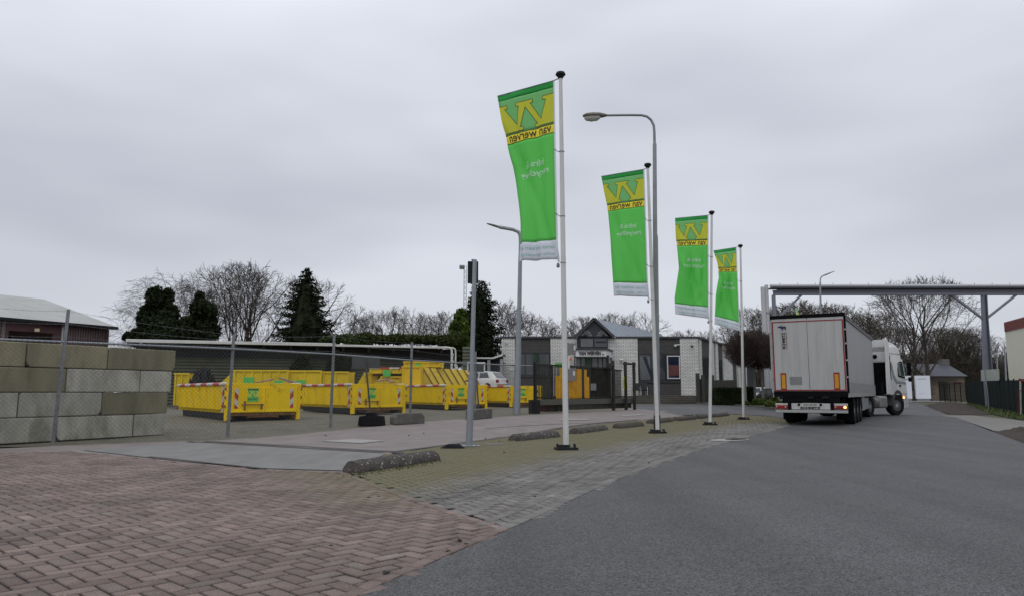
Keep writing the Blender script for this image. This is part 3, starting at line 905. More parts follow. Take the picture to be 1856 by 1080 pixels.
make_flag((1348, 760), (1342, 448), [(1293, 455), (1300, 476.5), (1303, 504), (1298, 534.6), (1294, 587)], [(1333.6, 449), (1339, 580), (1340.6, 600)], R(150), .14, 4,
          'smallest and farthest green banner flag, its free edge deeply curved', 'farthest and shortest looking white flagpole, at the tip of the paved strip')

# ================================================================== STREET LIGHTS
def tall_lamp():
    B = G(1191, 779); Y = B.y
    r = E('street_light', 'tall grey street light with a curved arm and oval head behind the second flagpole', 'street light', B)
    q = lambda px, py: P(px, py, Y) - B
    mb = MB(); mb.tube([(0, 0, 0), q(1189.5, 600), q(1188, 430), q(1187.3, 425), q(1186.5, 262), q(1186.3, 259)], [.10, .095, .085, .075, .065, .045], 14); mb.build('pole', M_grey, r, smooth=True)
    mb = MB(); mb.tube([(0, 0, 0), q(1190.7, 752)], [.108, .107], 14); mb.build('painted_foot', M_black, r, smooth=True)
    mb = MB(); c = [q(1186.3, 260), q(1186, 240), q(1185, 228), q(1180, 218), q(1173, 212), q(1163, 209.5), q(1140, 209.2), q(1098, 209.8)]
    mb.tube(c, [.045, .045, .044, .043, .042, .041, .040, .038], 10); mb.build('arm', M_grey, r, smooth=True)
    a, b = q(1100, 210), q(1056, 211)
    hd = MB(); N = 12; rings = []
    for t, wy, up, dn in ((0, .05, .04, .03), (.1, .08, .07, .05), (.3, .14, .10, .07), (.6, .17, .11, .08), (.85, .14, .09, .06), (.97, .07, .05, .03), (1, .02, .02, .01)):
        c0 = a + (b - a) * t
        rings.append([c0 + Vector((0, wy * math.cos(k), (up if math.sin(k) > 0 else dn) * math.sin(k))) for k in np.linspace(0, 2 * math.pi, N, endpoint=False)])
    hd.loft(rings); hd.build('lamp_head', mat('lamp_housing', (.16, .15, .12), .7, var=.3, scale=8), r, smooth=True)
    bw = MB(); rings = []
    for t, wy, dn in ((.28, .10, .05), (.4, .13, .13), (.65, .14, .15), (.85, .10, .12), (.93, .05, .06)):
        c0 = a + (b - a) * t - Vector((0, 0, .05))
        rings.append([c0 + Vector((0, wy * math.cos(k), -dn * max(0, -math.sin(k)))) for k in np.linspace(0, 2 * math.pi, N, endpoint=False)])
    bw.loft(rings); bw.build('lamp_glass', mat('lamp_bowl', (.5, .5, .47), .2, var=.1), r, smooth=True)
tall_lamp()
def led_lamp(B, label, pole, arm, head, r0=.13, r1=.05, foot=None, group='lights along the road'):
    r = E('street_light', label, 'street light', B)
    Y = B.y; q = lambda px, py: P(px, py, Y) - B
    n = len(pole); pp = [q(*p) for p in pole]; pp[0] = Vector((0, 0, 0))
    mb = MB(); mb.tube(pp, [r0 + (r1 - r0) * k / (n - 1) for k in range(n)], 12); mb.build('pole', M_galv, r, smooth=True)
    mb = MB(); mb.tube([q(*p) for p in arm], r1 * .8, 8); mb.build('arm', M_galv, r, smooth=True)
    a, b = q(*head[0]), q(*head[1]); mb = MB(); d = (b - a)
    rings = []
    for t, wy, hz in ((0, .04, .04), (.15, .09, .06), (.5, .15, .05), (.85, .13, .03), (1, .06, .015)):
        c0 = a + d * t
        rings.append([c0 + Vector((0, wy * math.cos(k), hz * math.sin(k))) for k in np.linspace(0, 2 * math.pi, 10, endpoint=False)])
    mb.loft(rings); mb.build('lamp_head', M_grey, r, smooth=True)
    return r
B = G(936, 750)
r = led_lamp(B, 'galvanised street light with a short LED arm at the end of the chain link fence', [(936, 750), (939, 640), (940.5, 560)], [(942, 560), (943.5, 440), (943, 428), (940, 421), (930, 416.5), (905, 412)], [(907, 412.5), (882, 405.5)], .17, .10)
Y = B.y; q = lambda px, py: P(px, py, Y) - B
MB().tube([q(940.5, 561), q(942, 470), q(943.5, 432), q(942, 424)], [.08, .065, .05, .045], 10).build('pole', M_galv, r, smooth=True)
led_lamp(on(*P(1489, 690, 50)[:2]), 'slim street light behind the trailer, in front of the pipe bridge', [(1489, 730), (1488, 600), (1486.6, 512)], [(1486.6, 513), (1486.8, 506), (1489, 501.5), (1494, 499)], [(1493, 499.5), (1513, 491.5)], .10, .055)
led_lamp(on(*P(1806, 690, 115)[:2]), 'distant street light left of the cream building, the left one of two', [(1806, 725), (1807, 640), (1807, 628)], [(1807, 629), (1808, 626), (1810, 624.5)], [(1809, 625), (1816, 623.5)], .13, .08)
led_lamp(on(*P(1822, 690, 105)[:2]), 'distant street light left of the cream building, the right one of two', [(1822, 726), (1821.5, 640), (1821, 624)], [(1821, 625), (1821.5, 621), (1823, 619.8)], [(1822, 620), (1828, 619)], .13, .07)

# scanner pole with a black box seen from the side
B = G(850, 809); Y = B.y; q = lambda px, py: P(px, py, Y) - B
r = E('sensor_pole', 'galvanised pole carrying a tall black box, bolted down beside the driveway edge', 'pole', B)
MB().tube([(0, 0, .03), q(855, 682)], [.075, .072], 16).build('pole', M_galv, r, smooth=True)
MB().tube([q(855, 684), q(860.5, 471)], [.052, .048], 14).build('upper_tube', M_galv, r, smooth=True)
MB().tube([q(854.9, 685), q(855.1, 678)], [.082, .082], 16).build('collar', M_galv, r, smooth=True)
mb = MB(); c = q(856.5, 492); mb.box(c + Vector((0, .16, 0)), (.24, .13, .50), .1); mb.box(c + Vector((.02, .24, .02)), (.14, .06, .46), .1); mb.box(c + Vector((.02, .07, .27)), (.10, .14, .02)); mb.box(c + Vector((.0, .07, -.27)), (.10, .14, .02)); mb.build('sensor_box', M_black, r, bevel=.015)
MB().box((0, 0, .025), (.46, .34, .02), .1).build('base_plate', M_galv, r, bevel=.004)
mb = MB()
for i in (-.17, .17):
    for j in (-.11, .11): mb.tube([(i, j, .03), (i, j, .075)], .016, 6)
mb.build('bolts', M_galv, r)
# crumpled rubber sheet left of its foot
rs = random.Random(4); mb = MB(); N = 12
pts = [(math.cos(k / N * 6.283) * (.30 + rs.uniform(-.05, .05)), math.sin(k / N * 6.283) * (.16 + rs.uniform(-.03, .03))) for k in range(N)]
vs = [(0, 0, .07)] + [(x * .5, y * .5, .075 + rs.uniform(-.015, .03)) for x, y in pts] + [(x, y, .012) for x, y in pts]
mb.add(vs, [(0, 1 + k, 1 + (k + 1) % N) for k in range(N)] + [(1 + k, 13 + k, 13 + (k + 1) % N, 1 + (k + 1) % N) for k in range(N)])
b0 = G(820, 812); o = mb.build('rubber_mat', M_rubber, loc=b0); tag(o, 'crumpled dark rubber cover on the ground left of the galvanised pole foot', 'cover')
o = MB().box((0, 0, .02), (.42, .10, .02), .2).build('metal_plate', M_grey, loc=G(893, 806)); tag(o, 'dark flat strip on the ground right of the galvanised pole foot', 'plate')

# ================================================================== CONCRETE EDGE STONES
M_log = mat('mossy_concrete', (.078, .068, .058), .95, var=.45, scale=7, bump=1, bscale=22, dirt=(.055, .06, .028), dscale=2.5, damt=.8)
M_logl = mat('lichened_concrete', (.066, .057, .05), .95, var=.45, scale=7, bump=1, bscale=22, dirt=(.40, .40, .34), dscale=17, damt=.95, dlo=.585, dhi=.64)
def log(p0, p1, r, label, seed, spots=60):
    a, b = G(*p0), G(*p1); L = (b - a).length; ang = math.atan2(b.y - a.y, b.x - a.x)
    rs = random.Random(seed); N = 14; mb = MB(); rings = []
    K = 26
    for i in range(K + 1):
        t = i / K; e = min(t, 1 - t) * L; f = math.sqrt(max(0, min(1, e / (r * .8)) * (2 - min(1, e / (r * .8))))) * .75 + .25
        if i in (0, K): f = .12
        ring = []
        for k in range(N):
            th = math.pi * (-.08 + 1.16 * k / (N - 1))
            rr = r * f * (1 + rs.uniform(-.035, .035))
            ring.append(((t - .5) * L, -rr * math.cos(th) * 1.0, max(-.02, rr * math.sin(th) * .98)))
        rings.append(ring)
    mb.loft(rings, cap=True)
    c = (a + b) / 2
    o = E('edge_stone', label, 'kerb stone', c, ang, 'rounded concrete edge stones along the driveway')
    mb.build('stone', M_logl if spots > 30 else M_log, o, smooth=True)
log((630, 857), (788, 833), .185, 'biggest and nearest edge stone, dotted with white lichen, at the concrete slab corner', 1, 190)
log((928, 799), (1009, 791), .18, 'rounded edge stone just left of the nearest flagpole', 2, 60)
log((1038, 786), (1096, 778), .17, 'rounded edge stone just right of the nearest flagpole', 3, 40)
log((1116, 776), (1162, 771), .17, 'rounded edge stone midway between the first and second flagpoles', 4, 20)
log((1176, 767.5), (1214, 763), .17, 'rounded edge stone behind the foot of the second flagpole', 5, 8)
log((1223, 762.5), (1256, 759), .17, 'rounded edge stone between the second and third flagpoles', 6, 8)
log((1262, 758.5), (1290, 755), .17, 'rounded edge stone behind the foot of the third flagpole', 7, 0)
log((1293, 755.5), (1317, 752.5), .17, 'last rounded edge stone, between the third and fourth flagpoles', 8, 0)
# blocks at the fence
M_blk = mat('old_concrete_block', (.115, .11, .098), .95, var=.35, scale=6, bump=.8, bscale=25, dirt=(.06, .06, .04), dscale=2)
def block(p0, p1, h, dp, label, m, name='concrete_block', chamf=.35):
    a, b = G(*p0), G(*p1); L = (b - a).length; ang = math.atan2(b.y - a.y, b.x - a.x)
    c = (a + b) / 2
    x = L / 2; k = h * chamf
    prof = [(-x, 0), (x, 0), (x, h - k), (x - k * .8, h), (-x + k * .8, h), (-x, h - k)]
    o = MB().ext([(p[0], 0, p[1]) for p in prof], (0, dp, 0)).build(name, m, loc=c, rz=ang, bevel=.03)
    return tag(o, label, 'concrete block')
block((717, 770), (770, 766.5), .36, .4, 'dark weathered concrete block at the fence foot right of the black rubber block', M_blk)
block((862, 760), (893, 757), .36, .4, 'weathered grey concrete block under the small framed sign board', M_blk, chamf=.2)
# ================================================================== CHAIN LINK FENCE
FP = [P(-60, 600, 16.4), P(110, 618, 17.5), P(420, 631, 20.35), P(603, 641, 23.3), P(745, 652, 27.7), P(862, 660, 31.2), P(969, 664, 33.9)]
FP = [Vector((p.x, p.y, 0)) for p in FP]
FP[0] = Vector((-11.95, 16.35, 0))
fen = E('chain_link_fence', 'long chain link fence with barbed wire in front of the yellow skips', 'fence', (FP[1].x, FP[1].y, 0))
O = Vector((FP[1].x, FP[1].y, 0))
M_post = mat('fence_post_steel', (.20, .21, .22), .6, .35, var=.25, scale=8, dirt=(.12, .11, .09), dscale=5)
tops = [3.15, 3.15, 2.78, 2.98, 3.06, 2.9, 2.6]
lean_ = [0, .13, .04, .03, .02, 0, 0]
mbp = []
for k in range(1, 6):
    p = FP[k] - O; b_ = Vector((p.x, p.y, H(*FP[k][:2]))); tp = Vector((p.x + lean_[k], p.y, tops[k]))
    mb = MB(); d = tp - b_
    # angle section: two thin legs
    for (wx, wy) in (((.095, .012)), ((.012, .07))):
        mb.add([b_ + Vector((sx_ * wx / 2 + (0 if wx > .05 else -.04), sy_ * wy / 2 + (0 if wx > .05 else .03), 0)) for sx_, sy_ in ((-1, -1), (1, -1), (1, 1), (-1, 1))] +
               [tp + Vector((sx_ * wx / 2 * .85 + (0 if wx > .05 else -.034), sy_ * wy / 2 + (0 if wx > .05 else .03), 0)) for sx_, sy_ in ((-1, -1), (1, -1), (1, 1), (-1, 1))],
               [(0, 1, 2, 3), (7, 6, 5, 4), (0, 4, 5, 1), (1, 5, 6, 2), (2, 6, 7, 3), (3, 7, 4, 0)])
    mb.build('post', M_post, fen)
RZ = 2.38
mb = MB(); mb.tube([Vector((p.x - O.x, p.y - O.y - .06, RZ)) for p in FP], .026, 10); mb.build('top_rail', M_galv, fen, smooth=True)
# mesh wires tied round the rail
mb = MB()
for a, b in zip(FP[:-1], FP[1:]):
    a = a - O; b = b - O; L = (b - a).length; d = (b - a) / L
    n = int(L / .11)
    for k in range(n):
        c = a + d * (k + .5) * L / n + Vector((0, -.06, RZ))
        mb.tube([c + Vector((d.x * .0 - .03 * 0, 0, .034)), c + Vector((d.x * .03, -.034, 0)), c + Vector((d.x * .05, 0, -.036))], .006, 4, cap=False)
wr_ = .0026; gp = .112
for a, b in zip(FP[:-1], FP[1:]):
    A = a - O; Bq = b - O; L = (Bq - A).length; d = (Bq - A) / L; nrm = Vector((d.y, -d.x, 0))
    z0a, z0b = H(a.x, a.y) + .04, H(b.x, b.y) + .04
    hmax = RZ - .03
    for sgn in (1, -1):
        k = -int(hmax / gp) - 2
        while k * gp < L + hmax:
            # line: s = k*gp + sgn*(z)
            pts = []
            s0 = k * gp
            zs, ze = 0.0, hmax
            if sgn > 0:
                zs = max(zs, -s0); ze = min(ze, L - s0)
            else:
                zs = max(zs, s0 - L); ze = min(ze, s0)
            if ze - zs > .02:
                sa, sb = s0 + sgn * zs, s0 + sgn * ze
                g0 = z0a + (z0b - z0a) * min(1, max(0, sa / L)); g1_ = z0a + (z0b - z0a) * min(1, max(0, sb / L))
                za = max(zs, g0) if sgn > 0 else max(zs, g0); 
                if za < ze:
                    sa = s0 + sgn * za
                    p1 = A + d * sa + nrm * (.06 + .003 * sgn); p1.z = za
                    p2 = A + d * sb + nrm * (.06 + .003 * sgn); p2.z = ze
                    mb.tube([p1, p2], wr_, 3, cap=False)
            k += 1
mb.build('wire_mesh', mat('mesh_wire', (.13, .135, .13), .7, .1, var=.2, scale=2), fen)
mb = MB()
for lv, dz in enumerate((.05, .36, .68)):
    for k in range(0, 5):
        a, b = FP[k] - O, FP[k + 1] - O
        za = tops[k] - dz * (tops[k] - RZ) / .80; zb = tops[k + 1] - dz * (tops[k + 1] - RZ) / .80
        a = Vector((a.x + lean_[k], a.y, za)); b = Vector((b.x + lean_[k + 1], b.y, zb))
        pts = [a + (b - a) * t - Vector((0, 0, .035 * math.sin(math.pi * t))) for t in np.linspace(0, 1, 7)]
        mb.tube(pts, .0024, 4, cap=False)
        L = (b - a).length
        for j in range(int(L / .16)):
            t = (j + .5) / int(L / .16); c = a + (b - a) * t - Vector((0, 0, .035 * math.sin(math.pi * t)))
            mb.tube([c + Vector((.01, 0, .02)), c - Vector((.01, 0, .02))], .002, 3, cap=False)
            mb.tube([c + Vector((-.015, 0.02, .012)), c - Vector((-.015, .02, .012))], .002, 3, cap=False)
mb.build('barbed_wire', M_post, fen)

# ================================================================== BLOCK WALL
M_lego = mat('stacked_block_concrete', (.37, .355, .30), .9, var=.32, tone=.14, scale=2.2, bump=.5, bscale=14, dirt=(.10, .105, .045), dscale=.9, damt=.8, dlo=.50, dhi=.68, stretch=(1.6, 1.6, .7))
M_lego2 = mat('stained_block_concrete', (.255, .232, .145), .9, var=.38, tone=.22, scale=2.2, bump=.5, bscale=14, dirt=(.085, .08, .04), dscale=1.1, damt=.75, dlo=.48, dhi=.68, stretch=(1.8, 1.8, .5))
Wa = P(0, 700, 17.35); Wb = P(312, 700, 21.4)
wd = Vector((Wb.x - Wa.x, Wb.y - Wa.y, 0)); wl = wd.length; wd /= wl; wang = math.atan2(wd.y, wd.x)
def wall_s(px):
    # position along the wall seen at column px
    k = (px - 928) / 1340 / CT
    # (Wa.x + s*wd.x) = k*(Wa.y + s*wd.y)
    return (k * Wa.y - Wa.x) / (wd.x - k * wd.y)
rows = [[-260, -110, 57, 203, 325], [-180, -60, 131, 263, 320], [-250, -95, 49, 198, 316], [-170, -20, 121, 257, 312]]
rown = ['top', 'second', 'third', 'bottom']
coln = {0: 'partly outside the left edge', 3: 'at the far right end'}
BH = .60
where = ['beyond the left edge', 'at the left edge', 'by the leaning fence post', 'at the open right end']
lab_extra = [['stained brown', 'olive stained', 'brown stained', 'dark olive streaked'], ['olive', 'olive and grey', 'pale grey', 'narrow green-grey'], ['pale grey', 'grey', 'light grey', 'dark moss-streaked'], ['grey', 'light grey', 'wide pale grey', 'short mossy']]
for ri, row in enumerate(rows):
    z0 = (3 - ri) * BH
    for ci in range(4):
        s0, s1 = wall_s(row[ci]), wall_s(row[ci + 1])
        mb = MB(); x = (s1 - s0) / 2 - .012
        rs = random.Random(ri * 7 + ci)
        a_, b_, h_ = .006, BH - .012, rs.random()
        pr_ = [(-x, a_), (x, a_), (x, b_), (-x, b_)]
        if (ri, ci) in ((0, 2), (2, 1), (1, 1), (3, 2), (0, 1)): pr_ = [(-x, a_ + .13), (-x + .03, a_ + .05), (-x + .09, a_), (x, a_), (x, b_), (-x, b_)]
        if (ri, ci) in ((2, 2), (0, 3), (3, 1)): pr_ = [(-x, a_), (x - .10, a_), (x - .05, a_ + .04), (x, a_ + .12), (x, b_), (-x + .05, b_), (-x, b_ - .06)]
        mb.ext([(p_[0], 0, p_[1]) for p_ in pr_], (0, .6, 0))
        c = Wa + wd * ((s0 + s1) / 2); c.z = z0 + .0
        o = mb.build('concrete_block', [M_lego, M_lego2][1 if ri == 0 or (ri, ci) in ((1, 1), (2, 3), (1, 0)) else 0], loc=c, rz=wang + rs.uniform(-.006, .006), bevel=.022)
        o.location += Vector((-wd.y, wd.x, 0)) * rs.uniform(-.015, .015)
        tag(o, f'{lab_extra[ri][ci]} block, {rown[ri]} course of the stacked wall, {where[ci]}', 'concrete block', 'big concrete blocks of the stacked wall')
# ================================================================== YELLOW CONTAINERS
def yellow(name, col, d=.5):
    return mat(name, col, .6, spec=.25, tone=.05, var=.10, scale=1.5, dirt=(.16, .075, .025), dscale=2.6, damt=d, dlo=.58, dhi=.70)
Y1 = yellow('skip_yellow', (.86, .585, .0)); Y2 = yellow('skip_yellow_faded', (.72, .52, .02), .7); M_rust = mat('rusty_steel', (.20, .095, .035), .8, var=.4, scale=6, dirt=(.40, .26, .03), dscale=3)
Y3 = yellow('skip_yellow_pale', (.78, .62, .10), .55)
RW = stripes('red_white_rail', (.62, .60, .56), (.50, .035, .025), 1.7, (0, 1, 0))
RWx = stripes('red_white_rail_across', (.62, .60, .56), (.50, .035, .025), 1.3, (1, 0, 0))
HZ1 = stripes('hazard_stripes', (.55, .55, .55), (.42, .03, .03), .42, (0, 1.0, 1.0)); HZ2 = stripes('hazard_stripes_end', (.55, .55, .55), (.42, .03, .03), .42, (1.0, 0, 1.0)); HZ3 = stripes('hazard_stripes_mirrored', (.55, .55, .55), (.42, .03, .03), .42, (-1.0, 0, 1.0))
M_lbl = mat('green_label', (.10, .50, .10), .5, var=.1); M_lbly = mat('label_yellow', (.62, .60, .05), .5, var=.1); M_ink = mat('black_ink', (.02, .02, .02), .6, var=.1)
def emblem_label(name, org, ux, uy, w_, h_, parent, out):
    "small company label: green plate, yellow W, name above and a line below"
    org, ux, uy, out = Vector(org), Vector(ux), Vector(uy), Vector(out)
    mb = MB(); mb.add([org, org + ux * w_, org + ux * w_ + uy * h_, org + uy * h_], [(0, 1, 2, 3)])
    mb.add([p + out * .004 for p in (org, org + ux * w_, org + ux * w_ + uy * h_, org + uy * h_)], [(0, 1, 2, 3)])
    lab = mb.build(name, M_lbl, parent)
    bm = bmesh.new(); vv = [bm.verts.new((x, y, 0)) for x, y in W_POLY]; f = bm.faces.new(vv); f.normal_update(); bmesh.ops.triangulate(bm, faces=[f]); bm.verts.index_update()
    V = [tuple(v.co[:2]) for v in bm.verts]; F = [tuple(v.index for v in f.verts) for f in bm.faces]; bm.free()
    mb = MB(); mb.add([org + ux * (x * w_) + uy * (h_ * (.80 - (y - .066) / .162 * .42)) + out * .007 for x, y in V], F); mb.build('emblem', M_lbly, lab)
    mb = MB(); lettering(mb, 'VAN WERVEN', org + uy * h_ * .85 + ux * .02 * w_ + out * .007, ux, uy, w_ * .96, h_ * .13, .03); mb.build('lettering', M_ink, lab)
    mb = MB(); lettering(mb, 'recycling', org + uy * h_ * .12 + ux * .1 * w_ + out * .007, ux, uy, w_ * .8, h_ * .15, .02); mb.build('lettering', M_ink, lab)
def rolloff(loc, rz, label, L=6.6, W=2.45, Ht=1.34, ym=None, rail=True, doors=True, group='low yellow roll-off skips standing in a row', red_top=False):
    ym = ym or Y1
    o = E('skip_container', label, 'skip', loc, rz, group)
    z0 = .26
    mb = MB()
    # floor and four walls, lower edge drawn in
    t = .05
    side = [(0.10, z0 + .12), (.22, z0), (.22 + t, z0 + .05), (.10 + t, z0 + .15), (t + .02, Ht - .06), (0, Ht - .06)]
    for sx_ in (0, 1):
        pts = [(x if sx_ == 0 else W - x, 0, z) for x, z in side]
        mb.ext([(p[0], .10, p[2]) for p in pts], (0, L - .15, 0))
    mb.bb(.2, W - .2, .08, L, z0, z0 + .05)
    mb.bb(.05, W - .05, L - .06, L, z0, Ht - .05)
    mb.build('body', ym, o)
    nr = int(L / .95)
    for sx_ in (0, 1):
        for k in range(nr):
            y = .62 + k * (L - .9) / (nr - 1)
            X = lambda x: x if sx_ == 0 else W - x
            mb = MB(); mb.ext([(X(.19), y, z0 - .01), (X(.06), y, z0 + .13), (X(-.035), y, Ht - .10), (X(.03), y, Ht - .10), (X(.13), y, z0 + .13), (X(.22), y, z0)], (0, .075, 0)); mb.build('rib', ym, o, bevel=.006)
    for x in (-.01, W + .01):
        mb = MB(); mb.tube([(x, .02, Ht - .03), (x, L, Ht - .03)], .062, 10); mb.build('top_rail', RW if rail else ym, o, smooth=True)
    mb = MB(); mb.bb(-.02, W + .02, L - .08, L + .02, Ht - .09, Ht + .02); mb.build('end_rail', RWx if rail else ym, o, bevel=.01)
    # front frame: corner posts, header, sill
    for x in (-.03, W - .11):
        mb = MB(); mb.bb(x, x + .14, -.03, .16, .02, Ht - .02); mb.build('corner_post', ym, o, bevel=.012)
    mb = MB(); mb.bb(-.03, W + .03, -.045, .06, Ht - .12, Ht); mb.build('header', ym, o, bevel=.008)
    mb = MB(); mb.bb(.1, W - .1, -.01, .12, z0 - .08, z0 + .04); mb.build('sill', M_rust, o, bevel=.008)
    mb = MB()
    for x in (W * .5 - .55, W * .5 + .45): mb.bb(x, x + .10, .05, L - .1, .10, z0)
    mb.bb(W * .3, W * .7, .02, .3, .12, .22)
    u = MB()
    for x in (.20, W - .42): u.bb(x, x + .22, .30, L - .1, .02, z0 - .01)
    u.build('shade_beams', M_black, o)  # added black beams stand in for the shade under the skip
    mb.build('skid_rails', M_rust, o)
    for x in (.16, W - .16): mb = MB(); mb.tube([(x - .09, .22, .12), (x + .09, .22, .12)], .11, 12); mb.build('roller', M_rust, o)
    for sgn, (a, b) in (((1, (.12, W / 2 - .01))), ((-1, (W / 2 + .01, W - .12)))):
        d = MB(); d.bb(a, b, -.05, -.015, z0 + .03, Ht - .13)
        do = d.build('door', ym, o, bevel=.004)
        for fx_ in (0.0, .42, .93):
            x = a + (b - a) * fx_ + .01
            e = MB(); e.bb(x, x + .065, -.075, -.049, z0 + .05, Ht - .15); e.build('stiffener', ym, do, bevel=.005)
        e = MB(); e.bb(a + .02, b - .02, -.08, -.049, z0 + .04, z0 + .11); e.build('stiffener', ym, do, bevel=.005)
        if sgn == 1:
            e = MB(); e.tube([(a + .35, -.10, z0 + .30), (b - .02, -.10, z0 + .30)], .018, 8); e.bb(a + .45, a + .5, -.11, -.05, z0 + .12, z0 + .42); e.bb(b - .12, b - .07, -.11, -.05, z0 + .15, z0 + .33); e.build('latch', M_rust, do)
            emblem_label('label', (a + .52, -.052, Ht - .64), (1, 0, 0), (0, 0, 1), .42, .46, do, (0, -1, 0))
        e = MB(); hx = a + .13 if sgn == 1 else b - .25
        e.bb(hx, hx + .12, -.056, -.05, z0 + .17, Ht - .19); e.build('warning_stripes', HZ2 if sgn == 1 else HZ3, do)
    e = MB(); e.bb(-.085, -.04, .18, .30, z0 + .05, Ht - .12); e.build('warning_stripes', HZ1, o)
    for z in (.45, .75, 1.05):
        for x in (-.06, W + .06):
            if z < Ht - .15:
                e = MB(); e.tube([(x, -.02, z), (x, -.02, z + .10)], .03, 8); e.build('hinge', M_rust, o)
    return o
b1 = G(409, 763); b2 = G(638, 750.5); b3 = G(809, 742.3); b4 = G(926, 737.5)
rolloff(b1, R(36), 'nearest and largest looking yellow skip, loaded with planks, right of the block wall', W=2.55, Ht=1.30, L=7.4)
rolloff(b2, R(34), 'yellow skip with striped rim, second from the block wall, behind the plain dark sign board', W=2.5, Ht=1.32, L=7.2)
rolloff(b3, R(31), 'yellow skip with striped rim between the chain link fence and the white car', W=2.5, Ht=1.36, L=7.4)
rolloff(b4, R(30), 'yellow skip partly hidden by the LED street light at the end of the row', W=2.3, Ht=1.36, L=6.0)
# planks and rubble showing above the rims
M_wood = mat('scrap_wood', (.28, .18, .10), .85, var=.4, scale=9); M_wood2 = mat('grey_scrap_wood', (.14, .12, .11), .85, var=.4, scale=9)
def plank(px0, py0, px1, py1, Y0, Y1_, wd, m, label):
    a, b = P(px0, py0, Y0), P(px1, py1, Y1_); c = (a + b) / 2
    o = MB().beam(a - c, b - c, wd, .04).build('plank', m, loc=c); return tag(o, label, 'plank')
plank(508, 685, 545, 696, 28.6, 27.6, .16, M_wood2, 'long grey plank sticking out over the right end of the nearest skip')
plank(478, 690, 492, 687, 28.3, 28.9, .20, M_wood, 'short brown board showing above the rim of the nearest skip')
plank(462, 693, 478, 690, 27.3, 27.6, .14, M_wood, 'narrow pale lath lying over the door end of the nearest skip')
plank(684, 690, 702, 686, 34.5, 35.5, .30, M_wood, 'brown board heap in the second skip, left piece')
plank(700, 686, 712, 692, 35.4, 35.0, .30, M_wood, 'brown board leaning down to the right in the second skip')
plank(850, 690, 858, 687, 42, 43, .5, M_black, 'dark rubbish bag shape poking above the third skip')
# --- second row
def skip_far(pxl, pxr, pyt, Y, label, rz=R(4), base=0, ym=None, Lw=None, ends=0, ribs=.55, top_red=False, Ht=None, dep=2.3):
    "container seen broadside; pxl..pxr its long side, pyt its rim"
    a, b = P(pxl, 690, Y), P(pxr, 690, Y); L = (b - a).length
    zt = P((pxl + pxr) / 2, pyt, Y).z; g = H(a.x, Y); z0 = (base if base else g) ; h = zt - z0
    ym = ym or Y2
    o = E('skip_container', label, 'skip', (a.x, Y, z0), rz, 'yellow skips stored at the back of the yard')
    mb = MB(); t = .05
    s = min(ends, L * .35)
    out = [(s * .5, .15), (L - s * .2, .15), (L, h * .55), (L, h), (0 + s, h), (0, h * .6)] if s else [(0, .15), (L, .15), (L, h), (0, h)]
    for y in (0, dep - t): mb.ext([(x, y, z) for x, z in out], (0, t, 0))
    for k in range(len(out)):
        p, q = out[k], out[(k + 1) % len(out)]
        if p[1] >= h - .001 and q[1] >= h - .001: continue
        mb.add([(p[0], t, p[1]), (q[0], t, q[1]), (q[0], dep - t, q[1]), (p[0], dep - t, p[1])], [(0, 1, 2, 3)])
    mb.build('body', ym, o)
    n = max(3, int(L / ribs))
    for k in range(n):
        x = s + .04 + (L - s - .12) * k / (n - 1)
        mb = MB(); mb.bb(x, x + .08, -.07, 0.0, .2, h - .02); mb.build('rib', ym, o, bevel=.006)
    for y in (-.03, dep + .03):
        mb = MB(); mb.bb(s - .02, L + .02, y - .05, y + .05, h - .05, h + .05); mb.build('top_rail', RWx if top_red else ym, o, bevel=.01)
    mb = MB(); mb.bb(.2, L - .2, .5, .62, 0, .15); mb.bb(.2, L - .2, dep - .62, dep - .5, 0, .15); mb.build('skid_rails', M_rust, o)
    return o, L, h
def green_tag(o, x, z, s=.5):
    mb = MB(); mb.bb(x, x + s, -.085, -.075, z, z + s * .85); mb.build('label', M_lbl, o)
yy = 44
o, L, h = skip_far(395, 520, 671, yy, 'tall yellow skip with a sloping left end behind the nearest skip', ends=.9, Ht=2); green_tag(o, 1.5, h - .9, .6); green_tag(o, L - .8, h - 1.0, .5)
o, L, h = skip_far(522, 582, 672, yy + .6, 'ribbed yellow skip with a green label, middle one of three at the back', rz=R(2)); green_tag(o, .5, h - 1.0, .55)
o, L, h = skip_far(584, 631, 674, yy + 1, 'short rusty ribbed yellow skip, right one of three below the dark shed wall', rz=R(3))
o, L, h = skip_far(316, 342, 677, 46, 'yellow skip end just showing beside the block wall')
o, L, h = skip_far(645, 685, 676, 50, 'low yellow skip with a sloping end behind the plain sign board', ends=1.0)
o, L, h = skip_far(668, 742, 682.5, 49.0, 'yellow skip at the bottom of a stack of two', ends=.8)
b_ = P(700, 682.0, 49.0).z
o, L, h = skip_far(669, 745, 666.5, 48.9, 'yellow skip with a red rim stacked on top of another one', base=b_ + .06, top_red=True); green_tag(o, .9, h - .55, .5)
o, L, h = skip_far(728, 762, 664, 47.0, 'rust streaked yellow skip standing under the small topmost skip', rz=R(0)); b2_ = P(745, 664, 47.0).z
o, L, h = skip_far(731, 798, 655.5, 49.5, 'topmost small yellow skip on the pile beside the downpipes', base=b2_ - .1, rz=R(0)); green_tag(o, .8, h - .4, .35)
